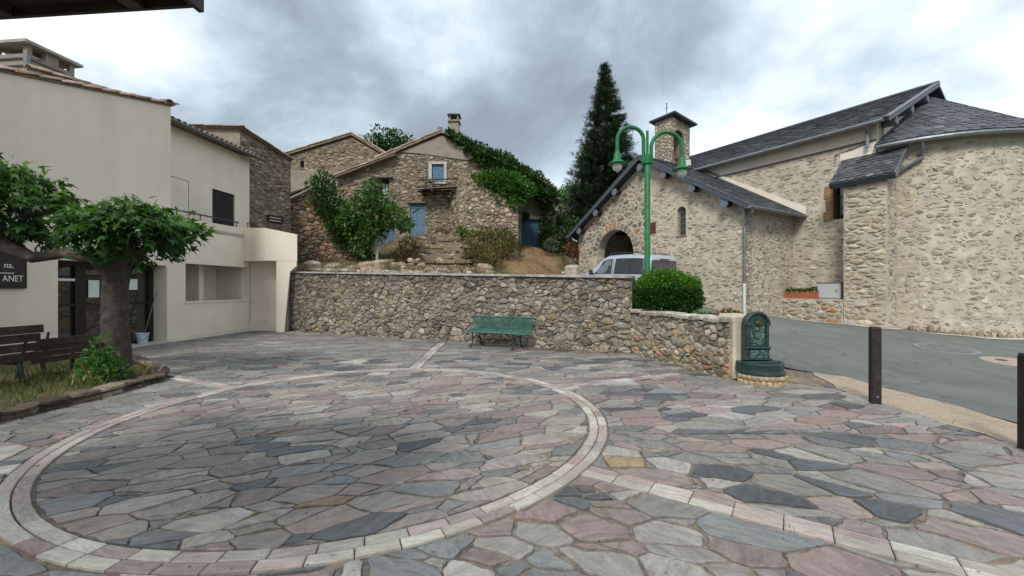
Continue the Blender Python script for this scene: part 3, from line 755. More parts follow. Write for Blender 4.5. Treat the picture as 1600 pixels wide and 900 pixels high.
lay_stones(pw, mpl, [(-.1, -.04), (LL, -.04), (LL, .99), (-.1, 1.01)], low, lowcol, s=.13, ax=1.55, joint=.009, h=(.006, .045), bulge=.015, bev=.016, split=.5, wv=1.2, rnd=.1, tilt=.2, jit=.01)
# cap stones on top
for k in range(15):
    a0 = LL * k / 15; a1 = LL * (k + 1) / 15 - .012; zz = 1.03 + rng.uniform(-.015, .025)
    P = roundp([(a0, -.36), (a1, -.36 + rng.uniform(-.03, .03)), (a1, .07 + rng.uniform(-.03, .02)), (a0, .07 + rng.uniform(-.03, .02))], .14)
    V, Fc = stone_geo(P, lambda a, c, w=0: mpl(a, zz + w, c), .04, .04, .03, 0, .012, .03, .008); k_ = pick([(1, (.38, .345, .29)), (1, (.30, .27, .225))]); pw.add(V, Fc, k_, low, 'cap_stone')
pw.flush(G('rubble'), low, 'small_stones')
b = MB(); b.box((WC.x + .12, WC.y + .46, .56), (.40, .42, 1.16), Matrix.Rotation(math.atan2(ldir.y, ldir.x) + math.pi / 2, 3, 'Z'), .05); b.build('end_pillar', G('mortar_church'), low)
# ------------------------------------------------------------------ chapel
AL = R(31.4); U = Vector((-math.sin(AL), math.cos(AL))); VV = Vector((math.cos(AL), math.sin(AL)))   # U along the nave (away), VV into the chapel
PC = Vector((8.15, 14.7)); PT = 8.83; N0 = PC + VV * 3.42
chapel = empty('chapel', (9, 17, 0), 'pale rubble stone chapel with dark slate roofs, arched porch and round apse', 'chapel')
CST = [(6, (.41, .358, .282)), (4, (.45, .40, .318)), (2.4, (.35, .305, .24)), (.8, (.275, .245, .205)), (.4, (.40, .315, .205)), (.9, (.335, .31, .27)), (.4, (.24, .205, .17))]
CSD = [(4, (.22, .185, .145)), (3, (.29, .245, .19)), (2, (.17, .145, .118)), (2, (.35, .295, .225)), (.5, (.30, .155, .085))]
pst = Pieces(); psl = Pieces()
SLP = [(4, (.070, .077, .088)), (3, (.092, .099, .110)), (2, (.054, .060, .068)), (.8, (.125, .132, .138))]
# porch front wall (a runs left to right: a = PT - t)
PO = PC + U * PT; mpf = frame2(PO, -U, -VV); rid = PT - 4.42
def arch(c, hw, z0, zs, n=10):            # ccw outline of an arched opening
    return [(c - hw, z0), (c + hw, z0)] + [(c + hw * math.cos(math.pi * k / n), zs + hw * math.sin(math.pi * k / n)) for k in range(n + 1)]
ACH = arch(PT - 6.25, 1.2, 1.0, 3.2); WIN = arch(PT - 2.55, .205, 3.72, 4.68, 8)
porch = wall_solid('porch_wall', mpf, [(0, 0), (PT, 0), (PT, 4.5), (rid, 7.14), (0, 4.6)], [ACH, WIN], .5, G('mortar_church'), chapel)
big = [(0, .3), (PT, .3), (PT, 4.42), (rid, 7.05), (0, 4.52)]
hexa_in = lambda c: True
archw = [(PT - 6.25 - 1.22, .9), (PT - 6.25 + 1.22, .9), (PT - 6.25 + 1.22, 3.3), (PT - 6.25 + .95, 4.0), (PT - 6.25 + .55, 4.37), (PT - 6.25, 4.52), (PT - 6.25 - .55, 4.37), (PT - 6.25 - .95, 4.0), (PT - 6.25 - 1.22, 3.3)]
ring = [(PT - 6.25 + 1.55 * math.cos(math.pi * k / 12), 3.2 + 1.55 * math.sin(math.pi * k / 12)) for k in range(13)]
archo = [(PT - 6.25 - 1.25, .9), (PT - 6.25 + 1.25, .9)] + ring
winw = [(PT - 2.55 - .28, 3.6), (PT - 2.55 + .28, 3.6), (PT - 2.55 + .28, 4.95), (PT - 2.55 - .28, 4.95)]
left = [(0.02, .3), (rid + .35, .3), (rid + .35, 6.85), (rid, 7.02), (0.02, 4.5)]
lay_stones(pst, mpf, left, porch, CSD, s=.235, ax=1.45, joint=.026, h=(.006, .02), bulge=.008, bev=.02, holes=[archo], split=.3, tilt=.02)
right = [(rid + .38, .3), (PT - .01, .3), (PT - .01, 4.42), (rid + .38, 6.85)]
lay_stones(pst, mpf, right, porch, CST, s=.16, ax=2.1, joint=.014, h=(-.006, .02), bulge=.012, bev=.02, holes=[winw], split=.5, skip=.12, tilt=.2, rnd=.12)
for k in range(17):                                                        # voussoirs round the arch
    t0 = math.pi * k / 17 + .02; t1 = math.pi * (k + 1) / 17 - .02; r1 = rng.uniform(1.47, 1.56); c = PT - 6.25
    P = [(c + r * math.cos(t), 3.2 + r * math.sin(t)) for (r, t) in ((1.215, t0), (r1, t0), (r1, t1), (1.215, t1))]
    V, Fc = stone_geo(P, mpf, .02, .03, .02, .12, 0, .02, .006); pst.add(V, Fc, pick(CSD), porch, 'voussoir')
for (a, z0) in ((PT - 2.55 - .26, 3.75), (PT - 2.55 - .26, 4.05), (PT - 2.55 - .26, 4.37), (PT - 2.55 + .26, 3.75), (PT - 2.55 + .26, 4.05), (PT - 2.55 + .26, 4.37)):
    pass
# porch interior: side walls of the passage, back wall and a vault
b = MB(); c = PT - 6.25
def pin(a, z, d): return mpf(a, z, -d)
b.hexa([pin(.5, 1.0, 3.3), pin(PT - 1.5, 1.0, 3.3), pin(PT - 1.5, 1.0, 3.2), pin(.5, 1.0, 3.2), pin(.5, 4.5, 3.3), pin(PT - 1.5, 4.5, 3.3), pin(PT - 1.5, 4.5, 3.2), pin(.5, 4.5, 3.2)])
b.build('porch_back_wall', G('mortar_brown'), chapel)
pint = Pieces(); mpb = frame2(PO + VV * 3.19, -U, -VV)
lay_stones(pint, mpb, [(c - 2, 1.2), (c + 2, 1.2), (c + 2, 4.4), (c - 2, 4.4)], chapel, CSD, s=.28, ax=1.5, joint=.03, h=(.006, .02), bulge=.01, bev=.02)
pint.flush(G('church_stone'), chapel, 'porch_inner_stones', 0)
b = MB(); b.hexa([pin(.6, 4.5, .52), pin(PT - .6, 4.5, .52), pin(PT - .6, 4.5, 3.2), pin(.6, 4.5, 3.2), pin(.6, 4.56, .52), pin(PT - .6, 4.56, .52), pin(PT - .6, 4.56, 3.2), pin(.6, 4.56, 3.2)]); b.build('porch_ceiling', G('dark_wood'), chapel)
# arched window with grille
w = MB(); wc = PT - 2.55
P = [mpf(p[0], p[1], -.26) for p in arch(wc, .2, 3.72, 4.68, 8)]
wo = w.add(P, [tuple(range(len(P)))]).build('window', G('glass'), chapel)
g = MB()
for dx in (-.1, 0, .1): g.bar(mpf(wc + dx, 3.72, -.1), mpf(wc + dx, 4.84, -.1), .018)
for z in (3.95, 4.2, 4.45, 4.68): g.bar(mpf(wc - .2, z, -.11), mpf(wc + .2, z, -.11), .018)
g.build('window_grille', G('zinc'), wo)
w = MB(); w.hexa([mpf(wc - .25, 3.66, -.3), mpf(wc + .25, 3.66, -.3), mpf(wc + .25, 3.66, .035), mpf(wc - .25, 3.66, .035), mpf(wc - .25, 3.72, -.3), mpf(wc + .25, 3.72, -.3), mpf(wc + .25, 3.71, .035), mpf(wc - .25, 3.71, .035)])
w.build('window_sill', G('mortar_brown'), wo)
w = MB(); pa = PT - 3.98; w.hexa([mpf(pa - .17, 3.93, .0), mpf(pa + .17, 3.93, .0), mpf(pa + .17, 3.93, .03), mpf(pa - .17, 3.93, .03), mpf(pa - .17, 4.42, .0), mpf(pa + .17, 4.42, .0), mpf(pa + .17, 4.42, .03), mpf(pa - .17, 4.42, .03)])
w.build('plaque', G('rust_plaque'), chapel)['label'] = 'dark red plaque on the porch wall'
# porch right side wall
mps = frame2(PC, VV, -U)
side = wall_solid('porch_side_wall', mps, [(0.02, 0), (3.45, 0), (3.45, 4.45), (0.02, 4.45)], [], .45, G('mortar_church'), chapel)
lay_stones(pst, mps, [(0.02, .2), (3.4, .2), (3.4, 4.35), (0.02, 4.35)], side, CST, s=.15, ax=1.7, joint=.015, h=(-.004, .024), bulge=.012, bev=.02, skip=.15, split=.5, tilt=.2, rnd=.12)
mpsl = frame2(PO + VV * 3.5, -VV, U)
wall_solid('porch_far_wall', mpsl, [(0, 0), (3.45, 0), (3.45, 4.5), (0, 4.5)], [], .45, G('mortar_church'), chapel)
# porch roof
def plane(o, ea, es):                       # mapping on a roof plane
    o = Vector(o); ea = Vector(ea).normalized(); es = Vector(es).normalized(); n = ea.cross(es)
    if n.z < 0: n = -n
    return lambda a, s, w=0.0: tuple(o + ea * a + es * s + n * w)
u3 = Vector((U.x, U.y, 0)); v3 = Vector((VV.x, VV.y, 0))
def slab(name, mp, a0, a1, s0, s1, th, mat, parent):
    b = MB(); b.hexa([mp(a0, s0, -th), mp(a1, s0, -th), mp(a1, s1, -th), mp(a0, s1, -th), mp(a0, s0, 0), mp(a1, s0, 0), mp(a1, s1, 0), mp(a0, s1, 0)]); return b.build(name, mat, parent)
RZ = 7.34; EZ = 4.40; run = 4.42 + .38
for sgn in (1, -1):
    rp = Vector((PC.x, PC.y, 0)) + u3 * 4.42; e = rp - u3 * run * sgn - v3 * .38
    eo = Vector((e.x, e.y, EZ)); ridge = Vector((rp.x - v3.x * .38, rp.y - v3.y * .38, RZ))
    mpr = plane(eo, v3, ridge - eo); SL = (ridge - eo).length
    ro = slab('porch_roof', mpr, 0, 3.85, 0, SL, .09, G('slate_base'), chapel)
    if sgn == 1: slates(psl, mpr, 0, 3.85, 0, SL - .02, ro, .26, .17, SLP)
    b = MB()
    b.hexa([mpr(-.035, -.02, -.13), mpr(-.003, -.02, -.13), mpr(-.003, SL + .0, -.13), mpr(-.035, SL, -.13), mpr(-.035, -.02, .03), mpr(-.003, -.02, .03), mpr(-.003, SL, .03), mpr(-.035, SL, .03)])
    b.build('verge_board', G('slate_trim'), ro)
    b = MB(); b.hexa([mpr(-.05, -.02, .03), mpr(.04, -.02, .03), mpr(.04, SL, .03), mpr(-.05, SL, .03), mpr(-.05, -.02, .05), mpr(.04, -.02, .05), mpr(.04, SL, .05), mpr(-.05, SL, .05)]); b.build('verge_flashing', G('zinc_dark'), ro)
    g = MB(); g.tube([mpr(-.05, -.07, -.02), mpr(3.85, -.07, -.02)], .065, 8); g.build('gutter', G('zinc'), ro)
    for s in ((.9, 2.45, 4.0) if sgn == 1 else (.75, 2.2, 3.7)):
        d = MB(); cpt = Vector(mpr(-.0, s, -.13 - .16)); ax = Matrix((u3, Vector((0, 0, 1)), -v3)).transposed()
        pu = MB().lathe(cpt + v3 * .37, [(.12, 0), (.12, .33)], 14, ax).build('purlin', G('dark_wood'), chapel)
        d.lathe(cpt + v3 * .37, [(.16, .33), (.165, .335), (.165, .35), (.155, .36)], 20, ax); d.build('purlin_end', G('purlin_grey'), pu)
d = MB(); d.lathe(Vector((PC.x, PC.y, 6.86)) + u3 * 4.42 - v3 * .01, [(.165, 0), (.165, .33), (.15, .345)], 18, Matrix((u3, Vector((0, 0, 1)), -v3)).transposed()); d.build('purlin_end', G('purlin_grey'), chapel)
b = MB(); rp = Vector((PC.x, PC.y, RZ + .02)) + u3 * 4.42; b.bar(rp - v3 * .4, rp + v3 * 3.4, .22, .05); b.build('ridge_cap', G('zinc_dark'), chapel)
# downpipe at the porch corner
def q3(p, z): return Vector((p.x, p.y, z))
b = MB(); pA = PC - U * .38 - VV * .2; pB = PC - U * .05 - VV * .09
b.tube([q3(pA, 4.38), q3(pA, 4.2), q3(pB, 3.75), q3(pB, 1.75)], .05, 8); b.build('downpipe', G('zinc'), chapel)
b = MB(); b.tube([q3(pB, 1.76), q3(pB, .55)], .052, 8); b.build('downpipe_foot', G('pipe_white'), chapel)
b = MB(); b.tube([q3(PO + U * .35 - VV * .3, 4.4), q3(PO + U * .2 - VV * .2, 4.15), q3(PO + U * .02 - VV * .1, 4.05)], .05, 8); b.build('downpipe_spout', G('zinc'), chapel)
# nave wall (r runs left to right towards the viewer), r = 0 at the inner corner
NE = 2.6; NW = -8.4; mpn = frame2(N0, -U, -VV)
WN = [(1.3, 4.1), (2.3, 4.1), (2.3, 5.33), (1.3, 5.33)]
nave = wall_solid('nave_wall', mpn, [(NW, 0), (NE, 0), (NE, 7.25), (NW, 7.25)], [WN], .6, G('mortar_church'), chapel)
lay_stones(pst, mpn, [(-4.2, 4.4), (NE, 4.4), (NE, 6.62), (-4.2, 6.62)], nave, CST, s=.165, ax=1.9, joint=.016, h=(-.006, .022), bulge=.012, bev=.022, rnd=.12, holes=[[(.95, 4.0), (2.3, 4.0), (2.3, 5.5), (.95, 5.5)]], skip=.14, split=.4, tilt=.12)
lay_stones(pst, mpn, [(0, .2), (1.96, .2), (1.96, 4.4), (0, 4.4)], nave, CST, s=.165, ax=1.9, joint=.016, h=(-.006, .022), bulge=.012, bev=.022, rnd=.12, holes=[[(.95, 4.0), (2.3, 4.0), (2.3, 5.5), (.95, 5.5)]], skip=.14, split=.4, tilt=.12)
b = MB(); b.hexa([mpn(NW, 6.68, 0), mpn(NE, 6.68, 0), mpn(NE, 6.68, .05), mpn(NW, 6.68, .05), mpn(NW, 7.26, 0), mpn(NE, 7.26, 0), mpn(NE, 7.26, .05), mpn(NW, 7.26, .05)]); b.build('plaster_band', G('church_plaster'), chapel)
# pale flashing where porch roof meets the nave
b = MB(); o1 = Vector(mpn(0.45, 4.42, .02)); o2 = Vector(mpn(-4.0, 7.2, .02)); dd = Vector((0, 0, .30))
nv = Vector((-VV.x, -VV.y, 0)) * .03
b.hexa([o1, o2, o2 + nv, o1 + nv, o1 + dd, o2 + dd * .3, o2 + dd * .3 + nv, o1 + dd + nv]); b.build('roof_flashing', G('cream_pale'), chapel)
for (z0, z1) in ((4.05, 4.42), (4.44, 4.86), (4.88, 5.36)):
    P = [(1.02 + rng.uniform(0, .12), z0), (1.29, z0), (1.29, z1), (1.0 + rng.uniform(0, .1), z1)]
    V, Fc = stone_geo(P, mpn, .03, .02, .02, .08, 0, .01, .003); link('jamb_stone', mesh('jamb_stone', V, Fc), nave, G('jamb_stone'))
w = MB(); w.hexa([mpn(1.298, 4.1, -.35), mpn(1.325, 4.1, -.35), mpn(1.325, 4.1, .02), mpn(1.298, 4.1, .02), mpn(1.298, 5.33, -.35), mpn(1.325, 5.33, -.35), mpn(1.325, 5.33, .02), mpn(1.298, 5.33, .02)]); w.build('window_reveal', G('jamb_stone'), nave)
w = MB(); w.add([mpn(1.3, 4.1, -.3), mpn(2.3, 4.1, -.3), mpn(2.3, 5.33, -.3), mpn(1.3, 5.33, -.3)], [(0, 1, 2, 3)]); wo = w.build('window', G('glass'), chapel)
g = MB()
for dx in (1.42, 1.6, 1.78, 1.96): g.bar(mpn(dx, 4.1, -.15), mpn(dx, 5.0, -.15), .018)
for z in (4.14, 4.55, 4.95): g.bar(mpn(1.32, z, -.16), mpn(2.2, z, -.16), .018)
g.build('window_grille', G('iron'), wo)
# nave gable end and roof
EAV = 7.22; RDG = 9.66; HW = 4.85
def nv3(r, d, z): p = N0 - U * r + VV * d; return (p.x, p.y, z)
b = MB(); b.add([nv3(NE, 0, 6), nv3(NE, 2 * HW, 6), nv3(NE, 2 * HW, 7.1), nv3(NE, HW, 9.45), nv3(NE, 0, 7.1), nv3(NE - .3, 0, 6), nv3(NE - .3, 2 * HW, 6), nv3(NE - .3, 2 * HW, 7.1), nv3(NE - .3, HW, 9.45), nv3(NE - .3, 0, 7.1)],
      [(0, 1, 2, 3, 4), (9, 8, 7, 6, 5), (0, 4, 9, 5), (4, 3, 8, 9), (3, 2, 7, 8)]); b.build('nave_gable', G('cream_pale'), chapel)
b = MB(); b.add([nv3(NW, 0, 0), nv3(NW, 2 * HW, 0), nv3(NW, 2 * HW, 7.1), nv3(NW, HW, 9.45), nv3(NW, 0, 7.1)], [(0, 1, 2, 3, 4)]); b.build('west_gable', G('church_plaster'), chapel)
b = MB(); b.box((0, 0, 0), (1, 1, 1)); 
b = MB(); b.hexa([nv3(NW, 2 * HW - .5, 0), nv3(NE, 2 * HW - .5, 0), nv3(NE, 2 * HW, 0), nv3(NW, 2 * HW, 0), nv3(NW, 2 * HW - .5, 7.2), nv3(NE, 2 * HW - .5, 7.2), nv3(NE, 2 * HW, 7.2), nv3(NW, 2 * HW, 7.2)]); b.build('far_wall', G('church_plaster'), chapel)
for sgn in (1, -1):
    d0, d1 = (-.32, HW) if sgn == 1 else (2 * HW + .32, HW)
    eo = Vector(nv3(NW - .3, d0, EAV)); rg = Vector(nv3(NW - .3, d1, RDG)); mpr = plane(eo, -u3, rg - eo); SL = (rg - eo).length; LN = NE - NW + .3 + .38
    ro = slab('nave_roof', mpr, 0, LN, 0, SL, .10, G('slate_base'), chapel)
    if sgn == 1:
        slates(psl, mpr, 0, LN, 0, SL - .02, ro, .30, .19, SLP)
        g = MB(); g.tube([mpr(0, -.08, -.03), mpr(LN - .1, -.08, -.03)], .07, 8); g.build('gutter', G('zinc'), ro)
        b = MB(); b.hexa([mpr(LN + .002, 0, -.14), mpr(LN + .03, 0, -.14), mpr(LN + .03, SL, -.14), mpr(LN + .002, SL, -.14), mpr(LN + .002, 0, .02), mpr(LN + .03, 0, .02), mpr(LN + .03, SL, .02), mpr(LN + .002, SL, .02)]); b.build('verge_board', G('slate_trim'), ro)
        b = MB(); b.hexa([mpr(LN - .1, 0, .02), mpr(LN + .04, 0, .02), mpr(LN + .04, SL, .02), mpr(LN - .1, SL, .02), mpr(LN - .1, 0, .05), mpr(LN + .04, 0, .05), mpr(LN + .04, SL, .05), mpr(LN - .1, SL, .05)]); b.build('verge_flashing', G('zinc'), ro)
        for s in (.75, 2.4, 4.2):
            d = MB(); cpt = Vector(mpr(LN - .34, s, -.3)); d.lathe(cpt, [(.14, 0), (.14, .34), (.12, .35)], 16, Matrix((v3, Vector((0, 0, 1)), -u3)).transposed()); d.build('purlin_end', G('purlin_grey'), chapel)
b = MB(); b.bar(nv3(NW - .3, HW, RDG + .03), nv3(NE + .4, HW, RDG + .03), .2, .06); b.build('ridge_cap', G('zinc_dark'), chapel)
# buttress with its own little roof
mpb2 = frame2(N0 - VV * .85, -U, -VV)
b = MB(); zb0 = 0
b.hexa([mpb2(1.96, 0, 0), mpb2(3.12, 0, 0), mpb2(3.12, 0, -.95), mpb2(1.96, 0, -.95), mpb2(1.96, 5.2, 0), mpb2(3.12, 5.2, 0), mpb2(3.12, 6.05, -.95), mpb2(1.96, 6.05, -.95)])
bt = b.build('buttress', G('mortar_church'), chapel)
lay_stones(pst, mpb2, [(1.97, .2), (3.11, .2), (3.11, 5.15), (1.97, 5.15)], bt, [(4, (.42, .355, .265)), (3, (.46, .40, .30)), (2, (.34, .28, .20)), (.8, (.27, .24, .20))], s=.2, ax=2.0, joint=.016, h=(.01, .045), bulge=.02, bev=.04, skip=.08, split=.4, tilt=.12)
mpb3 = frame2(N0 - VV * .85 - U * 3.12, VV, -U)
lay_stones(pst, mpb3, [(0.01, .2), (.8, .2), (.8, 5.3), (0.01, 5.15)], bt, CST, s=.2, ax=1.7, joint=.02, h=(.005, .03), bulge=.02, bev=.04, skip=.1, split=.3)
eo = Vector(nv3(1.62, -1.08, 5.20)); tp = Vector(nv3(1.62, 0.02, 6.22)); mpr = plane(eo, -u3, tp - eo); SL = (tp - eo).length; LN = 1.74
ro = slab('buttress_roof', mpr, 0, LN, 0, SL, .05, G('slate_base'), chapel)
slates(psl, mpr, 0, LN, 0, SL - .02, ro, .24, .17, SLP)
b = MB(); b.hexa([mpr(-.01, -.03, -.2), mpr(LN, -.03, -.2), mpr(LN, .0, -.2), mpr(-.01, .0, -.2), mpr(-.01, -.03, .0), mpr(LN, -.03, .0), mpr(LN, .0, .0), mpr(-.01, .0, .0)]); b.build('fascia', G('slate_trim'), ro)
b = MB(); b.hexa([mpr(LN + .002, -.03, -.2), mpr(LN + .04, -.03, -.2), mpr(LN + .04, SL, -.06), mpr(LN + .002, SL, -.06), mpr(LN + .002, -.03, .03), mpr(LN + .04, -.03, .03), mpr(LN + .04, SL, .03), mpr(LN + .002, SL, .03)]); b.build('verge_flashing', G('zinc'), ro)
b = MB(); b.hexa([nv3(1.55, .01, 6.18), nv3(2.58, .01, 6.18), nv3(2.58, -.03, 6.18), nv3(1.55, -.03, 6.18), nv3(1.55, .01, 6.42), nv3(2.58, .01, 6.6), nv3(2.58, -.03, 6.6), nv3(1.55, -.03, 6.42)]); b.build('roof_flashing', G('cream_pale'), chapel)
# round apse: wall, cone roof, gutter
AC = N0 - U * NE + VV * HW; AR = 4.82; AEZ = 6.28
def apt(t, r, z): d = -VV * math.cos(t) - U * (.76 * math.sin(t)); p = AC + d * r; return (p.x, p.y, z)
mpa = lambda a, b_, w=0.0: apt(a / AR, AR + w, b_)
NS = 40; V = []; Fc = []
for k in range(NS + 1):
    t = math.pi * k / NS; V += [apt(t, AR, -.2), apt(t, AR, 6.4)]
for k in range(NS): Fc.append((2 * k, 2 * k + 2, 2 * k + 3, 2 * k + 1))
apse = link('apse_wall', mesh('apse_wall', V, Fc, None, True), chapel, G('mortar_church'))
lay_stones(pst, mpa, [(.02, 0), (5.2, 0), (5.2, 6.15), (.02, 6.15)], apse, CST, s=.185, ax=1.9, joint=.020, h=(-.006, .022), bulge=.015, bev=.025, skip=.16, split=.45, tilt=.2, rnd=.12)
b = MB(); prev = None
for k in range(26):                                                       # rough footing along the apse
    a = 1.0 + k * .2; P = roundp([(a, -.15), (a + rng.uniform(.16, .22), -.15), (a + .19, rng.uniform(.05, .28)), (a, rng.uniform(.05, .28))], .2)
    V, Fc = stone_geo(P, lambda x, z, w=0: mpa(x, z + gz(*apt(x / AR, AR, 0)[:2]), w), .12 * rng.uniform(.5, 1), .05, .06, 0, .05, .2, .02); pst.add(V, Fc, pick([(1, (.33, .27, .19)), (1, (.22, .175, .125))]), apse, 'footing_stone')
ER = AR + .28; APEX = Vector((AC.x, AC.y, 9.28)); SLC = math.hypot(ER, APEX.z - AEZ - .12)
def mpc(a, s, w=0.0):
    k = 1 - s / SLC; p = Vector(apt(a / ER, ER * k, AEZ + .12 + (APEX.z - AEZ - .12) * s / SLC)); return (p.x, p.y, p.z + w * 1.1)
V = []; Fc = []
for k in range(NS + 1):
    t = math.pi * k / NS; V += [apt(t, ER, AEZ + .12), apt(t, ER, AEZ + .02)]
V.append(tuple(APEX)); ai = len(V) - 1
for k in range(NS): Fc += [(2 * k, 2 * k + 2, ai), (2 * k + 1, 2 * k + 3, 2 * k + 2, 2 * k)]
ro = link('apse_roof', mesh('apse_roof', V, Fc), chapel, G('slate_base'))
slates(psl, mpc, 0, ER * 2.2, 0, SLC * .97, ro, .36, .23, SLP, lambda s: 1 - s / SLC)
g = MB(); g.tube([apt(t, ER + .06, AEZ + .02) for t in lin(0.02, 2.2, 40)], .075, 8); g.build('gutter', G('zinc'), ro)
g = MB(); tt = .30; g.tube([apt(tt, ER + .05, AEZ), apt(tt, AR + .14, AEZ - .38), apt(tt, AR + .11, AEZ - .5), apt(.125, AR + .13, 5.35), apt(.115, AR + .13, 5.2), apt(.115, AR + .13, 2.0)], .05, 8); g.build('downpipe', G('zinc'), chapel)
g = MB(); g.tube([apt(.115, AR + .13, 2.01), apt(.115, AR + .13, .52), apt(.13, AR + .2, .42)], .055, 8); g.build('downpipe_foot', G('pipe_white'), chapel)
g = MB(); g.tube([apt(.085, AR + .09, 5.2), apt(.085, AR + .09, .5)], .06, 8); g.build('cable_duct', G('pipe_brown'), chapel)
g = MB(); p1 = nv3(NE - .22, -.36, 7.15); p2 = nv3(NE - .22, -.14, 6.9); g.tube([p1, p2, nv3(NE - .22, -.14, 6.42)], .055, 8); g.build('downpipe_upper', G('zinc'), chapel)
g = MB(); g.tube([nv3(NE - .2, -.05, 6.6), nv3(1.9, -.05, 6.5), nv3(1.42, -.05, 6.45), nv3(1.4, -.05, 6.2)], .014, 6); g.tube([nv3(NE - .2, -.06, 6.67), nv3(-4, -.06, 6.67)], .018, 6); g.build('cable', G('iron'), chapel)
# bell tower
KT = N0 + U * 5.62; mt1 = frame2(KT + U * 1.1, -U, -VV); mt2 = frame2(KT, VV, -U)
tz1, tz2 = 10.35, 10.1
tower = wall_solid('bell_tower', mt1, [(0, 6.9), (1.1, 6.9), (1.1, tz1), (0, tz1)], [], .06, G('mortar_brown'), chapel)
lay_stones(pst, mt1, [(0, 6.9), (1.1, 6.9), (1.1, tz1), (0, tz1)], tower, CST, s=.17, ax=1.4, joint=.02, h=(.006, .03), bulge=.02, bev=.03, tilt=.1)
BA = [(.22, 7.0), (.86, 7.0)] + [(.54 + .32 * math.cos(math.pi * k / 8), 9.15 + .32 * math.sin(math.pi * k / 8)) for k in range(9)]
t2 = wall_solid('bell_face', mt2, [(0.062, 6.9), (1.4, 6.9), (1.4, tz2), (0.062, tz1 - .05)], [[(.10, 7.0), (.90, 7.0)] + [(.50 + .40 * math.cos(math.pi * k / 8), 9.30 + .40 * math.sin(math.pi * k / 8)) for k in range(9)]], 1.0, G('mortar_brown'), chapel)
lay_stones(pst, mt2, [(.0, 6.9), (1.4, 6.9), (1.4, 10.05), (0, 10.3)], tower, CST, s=.17, ax=1.4, joint=.02, h=(.006, .03), bulge=.02, bev=.03, holes=[[(.085, 6.8), (.92, 6.8), (.92, 9.35), (.8, 9.58), (.5, 9.72), (.2, 9.58), (.085, 9.35)]], tilt=.1)
b = MB()
def tw(a, d, z): p = KT + U * a + VV * d; return (p.x, p.y, z)
b.hexa([tw(-.30, -.20, tz1 + .04), tw(-.30, 1.62, tz1 - .26), tw(1.32, 1.62, tz1 - .26), tw(1.32, -.20, tz1 + .04), tw(-.30, -.20, tz1 + .12), tw(-.30, 1.62, tz1 - .18), tw(1.32, 1.62, tz1 - .18), tw(1.32, -.20, tz1 + .12)])
b.build('tower_roof', G('slate_trim'), tower)
b = MB(); c0 = Vector(tw(.35, .0, tz1 + .1)); b.bar(c0, c0 + Vector((0, 0, .62)), .025); b.bar(c0 + Vector((0, 0, .42)) - u3 * .13 - v3 * .09, c0 + Vector((0, 0, .42)) + u3 * .13 + v3 * .09, .022)
for dv in ((0, 0, .64),): b.box(c0 + Vector(dv), (.05, .05, .05))
b.build('cross', G('iron'), tower)
b = MB(); bc = Vector(tw(.35, .55, 7.95)); b.lathe(bc, [(.24, 0), (.2, .06), (.15, .2), (.13, .34), (.05, .4)], 14); b.build('bell', G('bronze'), tower)
b = MB(); b.bar(tw(.35, .24, 8.42), tw(.35, .86, 8.42), .09); b.build('bell_beam', G('old_wood'), tower)
b = MB(); b.box(tw(-.08, 1.15, 8.1), (.14, .22, .28), Matrix.Rotation(AL, 3, 'Z')); b.build('loudspeaker', G('white_paint'), tower)
pst.flush(G('church_stone'), chapel, 'small_stonework'); psl.flush(G('slate'), chapel, 'far_slates')
# stone ledge in the corner of porch and buttress
ledge = empty('stone_ledge', (10.4, 15.6, .4), 'low rubble stone ledge at the foot of the chapel below the planter', 'stone wall')
mpg = frame2(N0 - VV * .85, -U, -VV); ps = Pieces()
wall_solid('mortar_core', mpg, [(-.3, 0), (1.94, 0), (1.94, 1.2), (-.3, 1.22)], [], .83, G('mortar_church'), ledge)
LED = [(4, (.33, .27, .20)), (3, (.27, .25, .22)), (1.4, (.40, .20, .10)), (2, (.41, .37, .30)), (1, (.2, .18, .16))]
lay_stones(ps, mpg, [(-.3, .3), (1.93, .3), (1.93, 1.17), (-.3, 1.19)], ledge, LED, s=.2, ax=1.7, joint=.016, h=(.01, .05), bulge=.02, bev=.04, split=.3)
ps.flush(G('church_stone'), ledge, 'small_stones')
def gp(r, d, z): p = N0 - U * r - VV * d; return (p.x, p.y, z)
rotU = Matrix.Rotation(math.atan2(-U.y, -U.x), 3, 'Z')
pt = empty('planter', gp(.55, .6, 1.21), 'long terracotta flower trough with low green plants on the stone ledge', 'planter')
b = MB(); cx = Vector(gp(.50, .62, 1.345)); b.box(cx + Vector((0, 0, -.11)), (1.2, .26, .03), rotU)
for s in (-1, 1): b.box(cx + rotU @ Vector((0, s * .125, 0)), (1.24, .025, .25), rotU); b.box(cx + rotU @ Vector((s * .61, 0, 0)), (.025, .224, .25), rotU)
b.build('trough', G('terracotta'), pt)
b = MB(); b.box(cx + Vector((0, 0, .05)), (1.18, .22, .06), rotU); b.build('soil', G('bed_soil'), pt)
P, D = blob_points([(cx + rotU @ Vector((x, 0, .14)), (.13, .12, h), 130) for x, h in ((-.5, .05), (-.3, .08), (-.1, .07), (.08, .06), (.28, .09), (.45, .15))])
leaf_mesh('plants', P, D, .07, 'oval', [(.03, .09, .02), (.05, .13, .025), (.02, .055, .02)], G('leaf'), pt)
bx = empty('utility_box', gp(1.55, .55, 1.21), 'light grey metal utility cabinet beside the terracotta trough', 'cabinet')
cx = Vector(gp(1.42, .42, 1.5)); b = MB(); b.box(cx, (.72, .36, .56), rotU, .008); b.build('case', G('grey_box'), bx)
b = MB(); b.box(cx + rotU @ Vector((0, -.002, .29)), (.76, .40, .025), rotU); b.build('lid', G('grey_box_side'), bx)
b = MB(); b.box(cx + rotU @ Vector((-.02, -.187, -.005)), (.62, .012, .46), rotU); b.build('door', G('grey_box'), bx)
